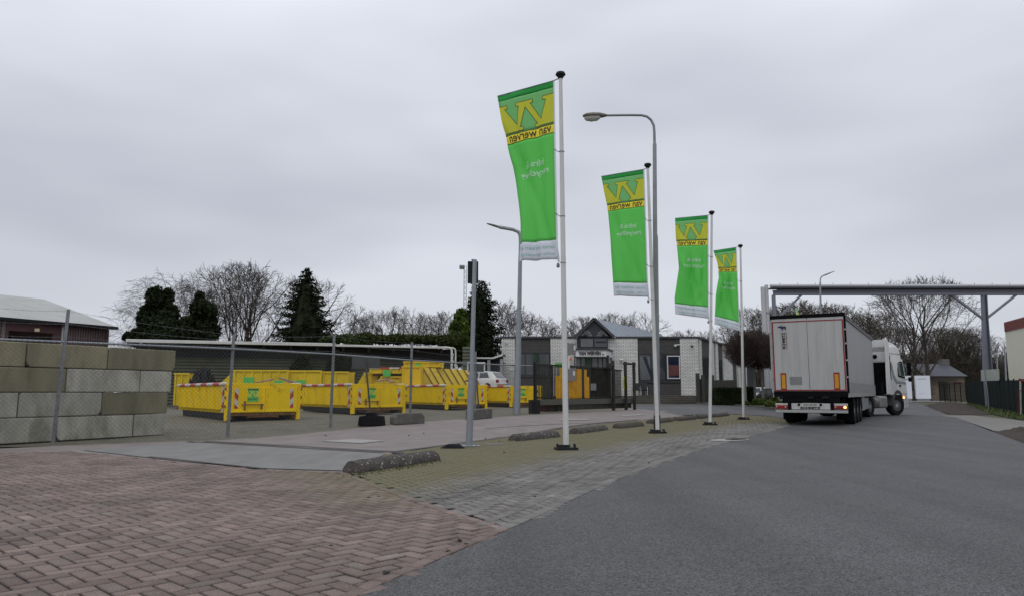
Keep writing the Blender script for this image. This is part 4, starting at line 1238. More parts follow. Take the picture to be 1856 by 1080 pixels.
# nested sloping skips: each one a thin shell leaning into the next
def nested(k, n):
    t = k / (n - 1); px = 757 + 88 * t; Y = 48.5 + 3.5 * t
    a = P(px, 690, Y); zt = P(px, 665 + 5 * t, Y).z; g = H(a.x, Y)
    label = ['first nested sloping skip of the pile, beside the rust streaked skip', 'second nested sloping skip of the pile', 'third nested sloping skip, before the middle of the pile', 'fourth nested sloping skip, at the middle of the pile',
             'fifth nested sloping skip, past the middle of the pile', 'sixth nested sloping skip, third from the car end', 'seventh nested sloping skip, next to last before the car', 'last nested sloping skip, nearest the white car'][k]
    o = E('nested_skip', label, 'skip', (a.x, Y, g), R(14), 'sloping yellow skips nested into one another')
    h = zt - g; mb = MB()
    lean = .62
    # leaning upper lip and upright lower wall
    mb.ext([(-.42, 0, h), (.30, 0, h), (1.05, 0, h * .52), (.25, 0, h * .52)], (0, 2.2, 0))
    mb.build('shell', Y3, o, bevel=.01)
    mb = MB(); mb.beam((.30, -.02, h + .01), (1.05, -.02, h * .53), .07, .07); mb.build('edge', M_rust, o)
    mb = MB(); mb.bb(-.0, .95, -.08, 0, h * .46, h * .52); mb.build('rim', RWx, o)
    mb = MB(); mb.bb(0, .9, -.02, 2.1, .0, h * .5); mb.build('lower_tub', Y2, o, bevel=.02)
    for x in (.08, .48): 
        mb = MB(); mb.bb(x, x + .09, -.07, -.02, .15, h * .5); mb.build('rib', Y3, o)
for k in range(8): nested(k, 8)
# black netting heap
rs = random.Random(9)
def heap(name, label, cat, c, sx_, sy_, h, m, seed, n=26):
    rs = np.random.RandomState(seed); vs = []; fs = []
    for j in range(n + 1):
        for i in range(n + 1):
            u, v = i / n * 2 - 1, j / n * 2 - 1; r = min(1, math.hypot(u, v))
            vs.append((u * sx_, v * sy_, h * (1 - r ** 2.2) * (.7 + .5 * rs.rand()) if r < 1 else 0))
    for j in range(n):
        for i in range(n): a = j * (n + 1) + i; fs.append((a, a + 1, a + n + 2, a + n + 1))
    o = MB().add(vs, fs).build(name, m, loc=c); return tag(o, label, cat)
c = P(368, 690, 45); heap('scrap_heap', 'black heap of netting and bags between the back skips and the block wall', 'heap', on(c.x, c.y), 1.3, 1.2, 2.2, M_black, 3)

# ================================================================== SIGN BOARDS IN THE YARD
M_brd = mat('sign_back', (.05, .052, .055), .5, var=.25, scale=4)
def board(px0, px1, py0, py1, pole, foot, label, footlabel, rim=None, lean=0, fm=None):
    B = G(*foot); Y = B.y; q = lambda px, py: P(px, py, Y) - B
    o = E('sign_board', label, 'sign', B)
    a, b = q(px0, py1), q(px1, py0)
    mb = MB(); mb.bb(a.x, b.x, -.03, 0, a.z, b.z); mb.build('panel', M_brd, o, bevel=.01)
    if rim:
        mb = MB(); t = .06
        mb.bb(a.x - t, b.x + t, -.04, -.005, b.z, b.z + t); mb.bb(a.x - t, b.x + t, -.04, -.005, a.z - t, a.z); mb.bb(a.x - t, a.x, -.04, -.005, a.z, b.z); mb.bb(b.x, b.x + t, -.04, -.005, a.z, b.z)
        mb.build('rim', M_white, o)
    mb = MB(); mb.tube([Vector((0, -.05, .1)), q(*pole) + Vector((0, -.06, 0))], .035, 8); mb.build('post', M_brd, o, smooth=True)
    return o
board(638, 689, 645, 667, (663, 650), (672, 757), 'wide plain dark sign board on a thin leaning post behind the fence', '')
board(849, 877, 658, 673, (862, 658), (868, 748), 'small square sign board with a white rim, right behind the galvanised pole', '', rim=1)
b0 = G(673, 771)
mb = MB(); mb.ext([(-.44, 0, 0), (.40, 0, 0), (.36, 0, .30), (.16, 0, .32), (.10, 0, .42), (-.14, 0, .42), (-.20, 0, .32), (-.40, 0, .30)], (0, .34, 0))
tag(mb.build('rubber_block', M_rubber, loc=b0, bevel=.012), 'black rubber foot block holding the plain dark sign board', 'foot block')

# ================================================================== ARTICULATED TRUCK
c0 = (P(1403.5, 700, 27.66) + P(1535.5, 700, 26.4)) / 2
TX, TY = c0.x, c0.y
TR = E('articulated_truck', 'white articulated truck with a grey curtain-sided trailer turning at the bend', 'truck', (TX, TY, 0), -math.atan2(6.7, 11.8))
M_pan = mat('trailer_panel', (.44, .437, .43), .45, var=.06, scale=2, dirt=(.22, .21, .19), dscale=1.4, damt=.4, stretch=(2.2, 2.2, .25))
M_cur = mat('curtain', (.33, .33, .335), .55, var=.06, scale=2, dirt=(.22, .22, .22), dscale=1.0, damt=.4, stretch=(1, 1, .3))
M_red = mat('red_tape', (.24, .008, .012), .4, var=.2, scale=4); M_redl = mat('tail_lens', (.26, .008, .01), .2, var=.2)
M_chas = mat('truck_chassis', (.006, .006, .007), .9, var=.4, scale=4, spec=.1)
M_rim = mat('wheel_rim', (.11, .11, .11), .5, .3, var=.2, scale=8)
M_alu = mat('dull_aluminium', (.42, .42, .41), .45, .4, var=.15, scale=6, dirt=(.25, .25, .23), dscale=6, damt=.6)
M_cab = mat('cab_white', (.66, .66, .65), .22, var=.04, scale=2, dirt=(.45, .45, .42), dscale=1.5, damt=.25)
M_amb = emis('amber_lamp', (1.0, .45, .12), 5.0); M_ambs = mat('amber_reflector', (.60, .27, .01), .4, var=.15)
hw = 1.275; LT = 13.6
body = E('trailer', None, None); body.parent = TR
def tp(mb, name, m, par=None, **k): return mb.build(name, m, par or body, **k)
mb = MB(); mb.bb(-hw + .02, hw - .02, .05, LT - .05, 1.18, 3.94); tp(mb, 'load_box', M_cur)
mb = MB(); mb.bb(-hw, hw, 0, LT, 3.93, 4.0)
tp(mb, 'roof', mat('roof_tarp', (.09, .09, .09), .6, var=.2), bevel=.01)
mb = MB(); mb.bb(-hw - .015, hw + .015, -.05, .06, 3.90, 4.03); tp(mb, 'roof_edge', M_chas, bevel=.01)
for s in (-1, 1):
    mb = MB(); mb.bb(s * hw - .03, s * hw + .03, .06, LT, 3.82, 3.93); mb.bb(s * hw - .02, s * hw + .045, .06, LT, 3.90, 3.935); tp(mb, 'roof_rail', mat('roof_rail', (.10, .10, .105), .5, var=.2))
    mb = MB(); mb.bb(s * hw - .03, s * hw + .02, .05, LT, 1.02, 1.18); tp(mb, 'side_rail', M_alu)
    # curtain with shallow folds, and the perforated strip along its foot
    mb = MB(); N = 160; rr = []
    for i in range(N + 1):
        y = .10 + (LT - .2) * i / N; a = .010 * math.sin(i * .9) + .007 * math.sin(i * .37 + 1)
        rr.append([(s * (hw - .012 + a), y, 1.55), (s * (hw - .012 + a * .6), y, 2.6), (s * (hw - .012), y, 3.84)])
    mb.loft(rr, cap=False, closed=False); tp(mb, 'curtain', M_cur, smooth=True)
    mb = MB(); rr = []
    N = 260
    for i in range(N + 1):
        y = .10 + (LT - .2) * i / N; a = .018 * (1 if i % 4 < 2 else 0)
        rr.append([(s * (hw + .005 + a), y, 1.16), (s * (hw + .005 + a), y, 1.54)])
    mb.loft(rr, cap=False, closed=False); tp(mb, 'curtain_hem', mat('curtain_hem', (.24, .24, .24), .6, var=.2, scale=9))
    mb = MB(); mb.bb(s * hw - .05, s * hw + .03, -.01, .09, 1.18, 3.92); tp(mb, 'corner_post', M_chas if s > 0 else M_cur)
    for z in (1.7, 2.3, 2.9, 3.4):
        mb = MB(); mb.bb(s * hw - .02, s * hw + .03, -.045, .01, z, z + .06); tp(mb, 'hinge', M_alu)
for s in (-1, 1):
    d = MB(); a, b = (-hw + .04, -.006) if s < 0 else (.006, hw - .04)
    d.bb(a, b, -.03, .03, 1.24, 3.90); do = tp(d, 'rear_door', M_pan, bevel=.006)
    for k in range(1, 4):
        x = a + (b - a) * k / 4
        e = MB(); e.bb(x - .004, x + .004, -.0335, -.0305, 1.30, 3.85); e.build('panel_joint', mat('panel_joint', (.35, .345, .335), .6, var=.1), do)
    e = MB(); xr = a + .24 if s < 0 else b - .42
    e.bb(xr, xr + .20, -.036, -.031, 1.26, 1.90); e.build('marker_border', M_red, do)
    e = MB(); e.bb(xr + .035, xr + .165, -.040, -.037, 1.34, 1.84); e.build('amber_marker', M_ambs, do)
    # red contour tape
    e = MB(); xo = a + .01 if s < 0 else b - .055
    e.bb(xo, xo + .045, -.036, -.031, 1.27, 3.80); e.bb(a + .01, b - .01, -.0365, -.0315, 3.76, 3.80); e.bb(a + .01, b - .01, -.0365, -.0315, 1.25, 1.29); e.build('contour_tape', M_red, do)
    if s < 0:
        e = MB(); e.bb(a + .56, a + .98, -.038, -.031, 1.47, 1.76); e.build('document_plate', mat('document_plate', (.20, .20, .20), .5, var=.15), do)
        # upright writing and animal silhouette
        e = MB(); lettering(e, 'SCHMITZ', (a + .46, -.036, 2.78), (0, 0, 1), (-1, 0, 0), .62, .11, .05); e.build('lettering', M_ink, do)
        e = MB(); lettering(e, 'CARGOBULL', (a + .53, -.036, 2.78), (0, 0, 1), (-1, 0, 0), .64, .045, .02); e.build('lettering', M_red, do)
        eb = [(0, .13), (.03, .17), (.09, .165), (.15, .19), (.2, .15), (.29, .16), (.34, .13), (.345, .05), (.33, -.02), (.295, -.02), (.29, .04), (.25, .05), (.21, .03), (.2, -.05), (.165, -.05), (.16, .03), (.12, .06), (.06, .09), (.02, .10), (.01, .08)]
        e = MB(); e.ext([(a + .22 + x * .85, -.036, 3.50 + z * .8) for x, z in eb], (0, .004, 0)); e.build('logo', mat('logo_blue', (.02, .02, .08), .5, var=.1), do)
mb = MB(); mb.bb(-hw + .02, hw - .02, -.02, .05, 1.03, 1.24); mb.bb(-hw + .35, hw - .3, .0, .10, .82, 1.03); tp(mb, 'rear_sill', M_chas)
mb = MB(); mb.bb(-hw + .2, -hw + .34, -.045, 0, .95, 1.06); mb.bb(.4, .62, -.045, 0, .96, 1.06); mb.bb(-.1, .12, -.045, 0, .96, 1.05); tp(mb, 'buffers', M_rubber, bevel=.01)
# rear bumper with lamps and plate
bp = MB(); bp.bb(-hw + .05, hw - .05, -.04, .02, .58, .80); bmp = tp(bp, 'rear_bumper', mat('bumper_panel', (.50, .50, .48), .4, var=.05, dirt=(.3, .3, .28), dscale=4, damt=.5), bevel=.006)
e = MB(); e.bb(-hw + .05, hw - .05, -.055, .06, .46, .56); e.build('underrun_bar', M_alu, bmp, bevel=.01)
for x in (-.72, .72): e = MB(); e.bb(x - .06, x + .06, -.065, -.04, .57, .82); e.build('bracket', M_chas, bmp)
for s in (-1, 1):
    x = s * 1.0
    e = MB(); e.bb(x - .22, x + .22, -.085, -.041, .60, .73); e.build('tail_light', M_redl, bmp, bevel=.01)
    e = MB(); e.tube([(x + .14, -.095, .67), (x + .14, -.082, .67)], .045 if s > 0 else .03, 12); e.build('indicator', M_amb if s > 0 else M_alu, bmp)
    e = MB(); e.tube([(x - .17, -.092, .68), (x - .17, -.082, .68)], .028, 10); e.build('reflector', M_alu, bmp)
e = MB(); e.bb(-.30, .26, -.048, -.041, .69, .81); pl = e.build('number_plate', mat('plate_white', (.52, .52, .48), .5, var=.1), bmp)
e = MB(); lettering(e, 'OG-24-XF', (-.25, -.052, .715), (1, 0, 0), (0, 0, 1), .46, .075, .02); e.build('lettering', M_ink, bmp)
e = MB(); lettering(e, 'SCHMITZ', (-.36, -.046, .595), (1, 0, 0), (0, 0, 1), .70, .085, .06); e.build('lettering', M_ink, bmp)
for x in (-.40, .34): e = MB(); e.tube([(x, -.06, .75), (x, -.04, .75)], .045, 10); e.build('plate_lamp', M_chas, bmp)
mb = MB()
for x in (-.45, .45): mb.bb(x - .05, x + .05, .3, LT - .5, .82, 1.04)
for y in (.9, 2.3, 3.6, 4.9, 8, 11): mb.bb(-1.1, 1.1, y, y + .12, .95, 1.05)
tp(mb, 'chassis', M_chas)
def wheel(parent, x, y, r, wd, name='wheel', rz=0, rim=True, out=1, m_rim=None):
    w_ = MB(); pr = [(r * .58, -wd / 2), (r * .93, -wd / 2), (r, -wd * .33), (r, wd * .33), (r * .93, wd / 2), (r * .58, wd / 2)]
    N = 28; rings = []
    for k in range(N):
        a = k / N * 2 * math.pi
        rings.append([(p[1], p[0] * math.cos(a), p[0] * math.sin(a)) for p in pr])
    rings.append(rings[0]); w_.loft(rings, cap=False)
    o = w_.build(name, M_rubber, parent, loc=(x, y, r), rz=rz, smooth=True)
    if rim:
        e = MB(); N = 24
        def ring(rr, xx): return [(xx * out, rr * math.cos(k / N * 6.28318), rr * math.sin(k / N * 6.28318)) for k in range(N)]
        e.loft([ring(r * .60, wd * .44), ring(r * .55, wd * .44), ring(r * .50, wd * -.10), ring(r * .30, wd * -.05), ring(r * .24, wd * .40), ring(r * .10, wd * .44)])
        e.build('rim', m_rim or M_rim, o, smooth=True)
        e = MB()
        for k in range(10): a = k / 10 * 6.283; e.tube([(wd * .08 * out, r * .40 * math.cos(a), r * .40 * math.sin(a)), (wd * .20 * out, r * .40 * math.cos(a), r * .40 * math.sin(a))], r * .04, 6)
        e.tube([(wd * .30 * out, 0, 0), (wd * .46 * out, 0, 0)], r * .20, 14)
        e.build('hub', M_alu, o)
    return o
mb = MB()
for y in (2.35, 3.66, 4.97): mb.tube([(-1.1, y, .5), (1.1, y, .5)], .09, 8); mb.bb(-.9, .9, y - .25, y + .25, .55, .85)
mb.bb(-1.0, 1.0, .5, 6.5, .50, .95)  # added dark boxes block light leaking under the trailer, beside the real axles
mb.bb(-1.1, 1.1, 1.0, 1.2, .42, .62)
tp(mb, 'axles_and_shade_boxes', M_chas)
for s in (-1, 1):
    for y in (2.35, 3.66, 4.97): wheel(body, s * 1.06, y, .50, .38, out=s)
    mb = MB()
    for y in (2.35, 3.66, 4.97):
        rings = []
        for k in range(9): a = math.pi * k / 8; rings.append([(s * .87, y + .60 * math.cos(a), .52 + .58 * math.sin(a)), (s * 1.26, y + .60 * math.cos(a), .52 + .58 * math.sin(a))])
        mb.loft(rings, cap=False, closed=False)
    tp(mb, 'mudguards', M_chas)
    mb = MB(); mb.bb(s * .66, s * 1.24, 1.60, 1.64, .16, .95); tp(mb, 'mud_flap', M_chas)
mb = MB(); mb.bb(1.0, 1.24, 5.9, 7.3, .42, 1.0); tp(mb, 'pallet_box', M_grey, bevel=.03)
mb = MB(); mb.bb(1.15, 1.22, 7.5, 9.6, .45, .95); tp(mb, 'side_guard', M_grey, bevel=.01)
for s in (-1, 1): mb = MB(); mb.bb(s * .85 - .06, s * .85 + .06, 10.0, 10.14, .25, 1.0); mb.bb(s * .85 - .15, s * .85 + .15, 9.95, 10.19, .2, .26); tp(mb, 'landing_leg', M_chas)
# ---- tractor: its own heading, more to the right
cabE = E('tractor', None, None); cabE.parent = TR
cabE.location = (0, 12.0, 0); cabE.rotation_euler[2] = -(R(46) - math.atan2(6.7, 11.8))
def cp(mb, name, m, par=None, **k): return mb.build(name, m, par or cabE, **k)
def cabring(y, zb, zt, w1, w2, tilt=0):
    return [(-w1, y, zb), (-w1, y, zb + (zt - zb) * .55), (-w2, y, zt - .12), (-w2 + .14, y, zt), (w2 - .14, y, zt), (w2, y, zt - .12), (w1, y, zb + (zt - zb) * .55), (w1, y, zb)]
y0 = 2.75
mb = MB()
prof = [(y0, 1.05, 3.62), (y0 + .06, 1.05, 3.70), (y0 + 1.3, 1.05, 3.70), (y0 + 1.75, 1.0, 3.45), (y0 + 2.0, .95, 3.05), (y0 + 2.16, .92, 2.75), (y0 + 2.32, .9, 1.95), (y0 + 2.38, .88, 1.2)]
rings = []
for y, zb, zt in prof: rings.append(cabring(y, zb, zt, 1.235, 1.19 if y < y0 + 1.9 else 1.15))
mb.loft(rings); cp(mb, 'cab', M_cab, smooth=True, bevel=.03)
# high roof fairing with rounded front
mb = MB(); rings = []
for t in np.linspace(0, 1, 9):
    y = y0 - .02 + 2.0 * t; zt = 3.60 + .30 * math.sqrt(max(0, 1 - (max(0, t - .15) / .87) ** 2)) + .02; w1 = 1.2 - .12 * t
    rings.append([(-w1, y, 3.30), (-w1, y, 3.5), (-w1 * .9, y, zt - .08), (-w1 * .75, y, zt), (w1 * .75, y, zt), (w1 * .9, y, zt - .08), (w1, y, 3.5), (w1, y, 3.30)])
mb.loft(rings); cp(mb, 'roof_fairing', M_cab, smooth=True)
mb = MB(); mb.bb(-1.22, 1.22, y0 + .1, y0 + 2.1, 3.20, 3.225); cp(mb, 'roof_seam', M_grey)
mb = MB(); mb.bb(-1.10, 1.10, y0 - .03, y0 - .005, 1.1, 2.75); cp(mb, 'cab_back', M_chas, bevel=.01)
mb = MB(); mb.bb(-1.15, 1.15, y0 - .02, y0 - .006, 2.80, 3.55); cp(mb, 'cab_back_top', M_cab)
mb = MB(); mb.tube([(.55, y0 - .06, 3.05), (.55, y0 - .02, 3.05)], .11, 14); cp(mb, 'air_vent', M_chas)
for s in (-1, 1):
    # side deflector fins, standing behind the cab
    mb = MB(); mb.ext([(s * 1.20, y0 - .55, 1.1), (s * 1.20, y0 + .06, 1.1), (s * 1.20, y0 + .06, 3.75), (s * 1.20, y0 - .25, 4.02), (s * 1.20, y0 - .42, 3.9)], (s * .05, 0, 0)); cp(mb, 'side_deflector', M_cab, bevel=.01)
    # door with window
    x = s * 1.238
    d = MB(); d.ext([(x, y0 + .98, 1.15), (x, y0 + 2.25, 1.15), (x, y0 + 2.22, 1.95), (x - s * .045, y0 + 2.02, 2.95), (x - s * .045, y0 + 1.00, 2.98)], (s * .012, 0, 0)); dd = cp(d, 'door', M_cab)
    e = MB(); e.ext([(x + s * .012, y0 + 1.12, 2.02), (x + s * .012, y0 + 2.12, 1.92), (x - s * .025, y0 + 1.95, 2.82), (x - s * .03, y0 + 1.12, 2.82)], (s * .01, 0, 0)); e.build('window_frame', M_chas, dd)
    e = MB(); e.ext([(x + s * .025, y0 + 1.18, 2.09), (x + s * .025, y0 + 2.04, 2.0), (x - s * .014, y0 + 1.90, 2.75), (x - s * .018, y0 + 1.18, 2.75)], (s * .006, 0, 0)); e.build('window', mat('truck_glass', (.05, .08, .08), .08, var=.5, scale=2, spec=.9), dd)
    e = MB(); e.bb(x - .005 if s > 0 else x - .04, x + .04 if s > 0 else x + .005, y0 + 1.2, y0 + 1.42, 1.50, 1.58); e.build('handle', M_chas, dd)
    # dark styling band that dips from the fin to the front
    e = MB(); xx = x + s * .016
    e.ext([(xx, y0 + .10, 2.75), (xx, y0 + .30, 2.75), (xx, y0 + .55, 2.10), (xx, y0 + .95, 1.80), (xx, y0 + 2.2, 1.72), (xx, y0 + 2.2, 1.62), (xx, y0 + .85, 1.66), (xx, y0 + .40, 1.95)], (s * .006, 0, 0)); cp(e, 'styling_band', M_grey)
    e = MB(); e.ext([(xx, y0 + .02, 1.9), (xx, y0 + .14, 1.8), (xx, y0 + .10, 3.1), (xx, y0 + .02, 3.1)], (s * .006, 0, 0)); cp(e, 'side_grille', M_chas)
    # wheel arch, step and wheel
    a0 = y0 + .95; rings = []
    for k in range(11): a = math.pi * k / 10; rings.append([(s * .86, a0 + .66 * math.cos(a), .52 + .64 * math.sin(a)), (s * 1.26, a0 + .66 * math.cos(a), .52 + .64 * math.sin(a)), (s * 1.26, a0 + .80 * math.cos(a), .52 + .80 * math.sin(a)), (s * .86, a0 + .80 * math.cos(a), .52 + .80 * math.sin(a))])
    mb = MB(); mb.loft(rings); cp(mb, 'wheel_arch', mat('dark_trim', (.05, .05, .055), .5, var=.2), smooth=True)
    mb = MB(); mb.bb(s * .9, s * 1.24, y0 + 1.76, y0 + 2.3, .35, 1.05); cp(mb, 'steps', M_cab, bevel=.05)
    mb = MB(); mb.bb(s * 1.25, s * 1.29, y0 + 1.62, y0 + 1.75, .88, .96); cp(mb, 'side_indicator', M_amb if s > 0 else M_ambs)
    wheel(cabE, s * 1.04, a0, .51, .34, rz=-R(24), out=s)
    for dx in (.22,): wheel(cabE, s * .93, -.05, .51, .58, out=s)
    # mirrors
    mb = MB(); mb.bb(s * 1.32, s * 1.52, y0 + 2.28, y0 + 2.40, 2.10, 2.78); mb.bb(s * 1.34, s * 1.50, y0 + 2.30, y0 + 2.42, 1.76, 2.0); cp(mb, 'mirror', M_chas, bevel=.04)
    mb = MB(); mb.tube([(s * 1.16, y0 + 2.15, 2.86), (s * 1.42, y0 + 2.34, 2.72)], .02, 6); mb.tube([(s * 1.2, y0 + 2.2, 1.85), (s * 1.42, y0 + 2.34, 1.9)], .02, 6); cp(mb, 'mirror_arm', M_chas)
    # fuel and air tanks
    mb = MB(); mb.tube([(s * .92, .75, .68), (s * .92, 1.25, .68)], .30, 16); cp(mb, 'air_tank', mat('tank_grey', (.16, .155, .15), .5, .3, var=.2, scale=5), smooth=True, bevel=.02)
    mb = MB(); mb.bb(s * .68, s * 1.20, 1.35, 2.35, .40, 1.02); cp(mb, 'fuel_tank', mat('fuel_tank', (.30, .30, .29), .4, .4, var=.15, scale=5), bevel=.12, segs=4)
    mb = MB(); mb.bb(s * .40, s * .52, -1.1, y0 + 2.0, .72, .98); cp(mb, 'frame_rail', M_chas)
mb = MB(); mb.ext([(-1.1, y0 + 2.20, 2.74), (1.1, y0 + 2.20, 2.74), (1.12, y0 + 2.36, 1.86), (-1.12, y0 + 2.36, 1.86)], (0, .02, .01)); cp(mb, 'windscreen', mat('truck_glass', (.07, .11, .11)))
mb = MB(); mb.bb(-1.12, 1.12, y0 + 2.33, y0 + 2.42, 1.0, 1.75); cp(mb, 'grille', M_chas, bevel=.02)
mb = MB(); mb.bb(-1.24, 1.24, y0 + 1.9, y0 + 2.48, .35, 1.0); cp(mb, 'front_bumper', M_cab, bevel=.08)
mb = MB(); mb.tube([(0, 0, .98), (0, 0, 1.16)], .5, 20); cp(mb, 'fifth_wheel', M_chas)
mb = MB(); mb.bb(-1.1, 1.1, y0 - .9, y0 - .6, 1.0, 1.7); cp(mb, 'air_lines', M_chas)

# ================================================================== CARS
def car(loc, rz, label, paint, kind='hatch', extra_h=0):
    "length runs along +y (front), origin on the ground under the middle"
    o = E('parked_car', label, 'car', loc, rz)
    L = 4.1; hw = .82
    st = [(-2.02, .42, .62, .70), (-1.95, .30, .88, .78), (-1.5, .25, .93, .82), (-.8, .25, .90, .83), (.4, .25, .88, .83), (1.0, .25, .86, .82), (1.55, .27, .76, .78), (1.95, .32, .62, .70), (2.05, .38, .52, .60)]
    rings = []
    for y, zb, zt, w_ in st: rings.append([(-w_ * .88, y, zb), (-w_, y, zb + .12), (-w_, y, zt - .12), (-w_ * .93, y, zt), (w_ * .93, y, zt), (w_, y, zt - .12), (w_, y, zb + .12), (w_ * .88, y, zb)])
    mb = MB(); mb.loft(rings); mb.build('body', paint, o, smooth=True, bevel=.02)
    # glasshouse
    gh = [(-1.92, .86, .90, .70), (-1.45, .88, 1.36, .60), (-.9, .88, 1.42, .60), (-.1, .87, 1.41, .60), (.35, .87, 1.34, .60), (1.02, .84, .87, .70)]
    rings = []
    for y, zb, zt, w_ in gh: rings.append([(-.76, y, zb), (-w_, y, zt), (w_, y, zt), (.76, y, zb)])
    mb = MB(); mb.loft(rings); mb.build('cabin', paint, o, smooth=True, bevel=.03)
    G_ = mat('car_glass', (.035, .045, .05), .08, var=.4, spec=.9)
    for s in (-1, 1):
        for ya, yb in ((-1.35, -.55), (-.45, .55)):
            def gp(y, z):
                f = (z - .88) / (1.38 - .88); return (s * ((.765 + (.605 - .765) * f) + .012), y, z)
            ta = ya + (.22 if ya < -1 else 0); tb = yb - (.30 if yb > .3 else 0)
            mb = MB(); mb.add([gp(ya, .94), gp(yb, .94), gp(tb, 1.31), gp(ta, 1.33)], [(0, 1, 2, 3)]); w_ = mb.build('window', G_, o); so = w_.modifiers.new('s', 'SOLIDIFY'); so.thickness = .01
    mb = MB(); mb.add([(-.60, -1.90, .96), (.60, -1.90, .96), (.52, -1.50, 1.33), (-.52, -1.50, 1.33)], [(0, 1, 2, 3)]); w_ = mb.build('rear_window', G_, o); so = w_.modifiers.new('s', 'SOLIDIFY'); so.thickness = .02
    mb = MB(); mb.add([(-.62, .98, .91), (.62, .98, .91), (.54, .42, 1.33), (-.54, .42, 1.33)], [(0, 1, 2, 3)]); w_ = mb.build('windscreen', G_, o); so = w_.modifiers.new('s', 'SOLIDIFY'); so.thickness = .02
    for s in (-1, 1):
        mb = MB(); mb.bb(s * .55, s * .79, -2.03, -1.90, .60, .82); mb.build('tail_light', M_redl, o, bevel=.02)
        mb = MB(); mb.bb(s * .45, s * .70, 1.92, 2.03, .52, .64); mb.build('headlight', M_alu, o, bevel=.02)
        for y in (-1.25, 1.28): wheel(o, s * .74, y, .30, .19, out=s)
    mb = MB(); mb.bb(-.72, .72, -2.09, -1.95, .36, .54); mb.build('bumper', M_grey, o, bevel=.04)
    mb = MB(); mb.bb(-.26, .26, -2.10, -2.085, .42, .52); mb.build('number_plate', M_ambs, o)
    return o
c = P(866, 690, 57)
# the car stands on a low loading dock in the yard
g0 = H(c.x, c.y)
o = MB().bb(-3.2, 3.2, -2.3, 2.3, 0, 1.0).build('loading_dock', M_acc, loc=(c.x - .2, c.y + .3, g0), rz=R(20), bevel=.02); tag(o, 'low concrete loading dock carrying the white hatchback', 'dock')
cc = car((c.x, c.y, g0 + 1.01), R(62), 'old white hatchback parked nose left behind the third yellow skip', M_cab); cc.scale = (1.08,) * 3
M_carw = mat('car_white', (.60, .60, .60), .25, var=.05); M_card = mat('car_dark', (.015, .012, .014), .2, var=.2)
c = P(1366, 705, 70); car(on(c.x, c.y), R(85), 'white car low behind the hedge and the young trees', M_carw)
c = P(1398, 705, 60); cr_ = car(on(c.x, c.y), R(10), 'dark car parked left of the trailer behind the shrubs', M_card)
c = P(1404, 705, 68); car(on(c.x, c.y), R(100), 'silver-white car seen just above the dark parked car', M_carw)
# ================================================================== OFFICE
YB = 66.0
fx = lambda px: P(px, 660, YB).x
fz = lambda py: P(928, py, YB).z
M_wb = brickmat('white_brick', (.80, .79, .75), (.70, .69, .65), (.20, .20, .19), .42, .125)
M_gb = brickmat('grey_brick', (.085, .082, .076), (.065, .063, .06), (.045, .044, .042), .42, .125)
M_slate = mat('dark_trim_board', (.045, .045, .048), .5, var=.2, scale=3)
G_off = glass('office_glass', (.035, .04, .045)); G_pale = glass('curtained_glass', (.10, .105, .105), .15)
M_frame = mat('window_frame_dark', (.012, .014, .022), .45, var=.15)
M_wframe = mat('window_frame_white', (.62, .62, .60), .4, var=.06)
gz = .24
base_z = fz(716)
OX = fx(909.5); OR = fx(1265)
sd = Vector((.46, .888, 0)).normalized()
off = E('office_building', 'low white and grey brick office with a glazed gable over its entrance', 'building', (OX, YB, gz))
OO = Vector((OX, YB, gz))
def ob(mb, name, m, par=None, **k):
    mb.v = [tuple(Vector(v) - OO) for v in mb.v]
    return mb.build(name, m, par or off, **k)
top = fz(612.5)
mb = MB(); pl_ = [(OX, YB), (OR, YB), (OR + sd.x * 15.5, YB + sd.y * 15.5), (OX + sd.x * 15.5, YB + sd.y * 15.5)]
mb.prism(pl_, gz, top - .02); ob(mb, 'wall', M_gb)
mb = MB(); e_ = .18
mb.prism([(OX - e_, YB - e_), (OR + e_, YB - e_), (OR + sd.x * 15.5 + e_, YB + sd.y * 15.5), (OX + sd.x * 15.5 - e_, YB + sd.y * 15.5)], top - .02, top + .16); ob(mb, 'roof_edge', M_slate, bevel=.02)
for a, b in ((909.5, 933), (998, 1047), (1099, 1156), (1233, 1265.5)):
    mb = MB(); mb.bb(fx(a), fx(b), YB - .12, YB - .002, gz, top - .03); ob(mb, 'brick_pier', M_wb)
def win(a, b, t, bt, div=(), white=False, y=YB, gl=None, dark=True):
    "front window with dark surround, mullions at the given columns"
    X0, X1, Z0, Z1 = fx(a), fx(b), fz(bt), fz(t)
    mb = MB(); f = .09
    mb.bb(X0, X1, y - .07, y - .003, Z0, Z0 + f); mb.bb(X0, X1, y - .07, y - .003, Z1 - f, Z1); mb.bb(X0, X0 + f, y - .068, y - .003, Z0 + f, Z1 - f); mb.bb(X1 - f, X1, y - .068, y - .003, Z0 + f, Z1 - f)
    for d in div: mb.bb(fx(d) - f / 2, fx(d) + f / 2, y - .066, y - .003, Z0 + f, Z1 - f)
    w_ = ob(mb, 'window', M_wframe if white else M_frame)
    mb = MB(); mb.bb(X0 + f, X1 - f, y - .03, y - .004, Z0 + f, Z1 - f); ob(mb, 'pane', gl or G_off, w_)
    return w_
win(934, 997, 639, 680, (952, 975)); win(1157, 1233, 641, 690, (1180, 1206))
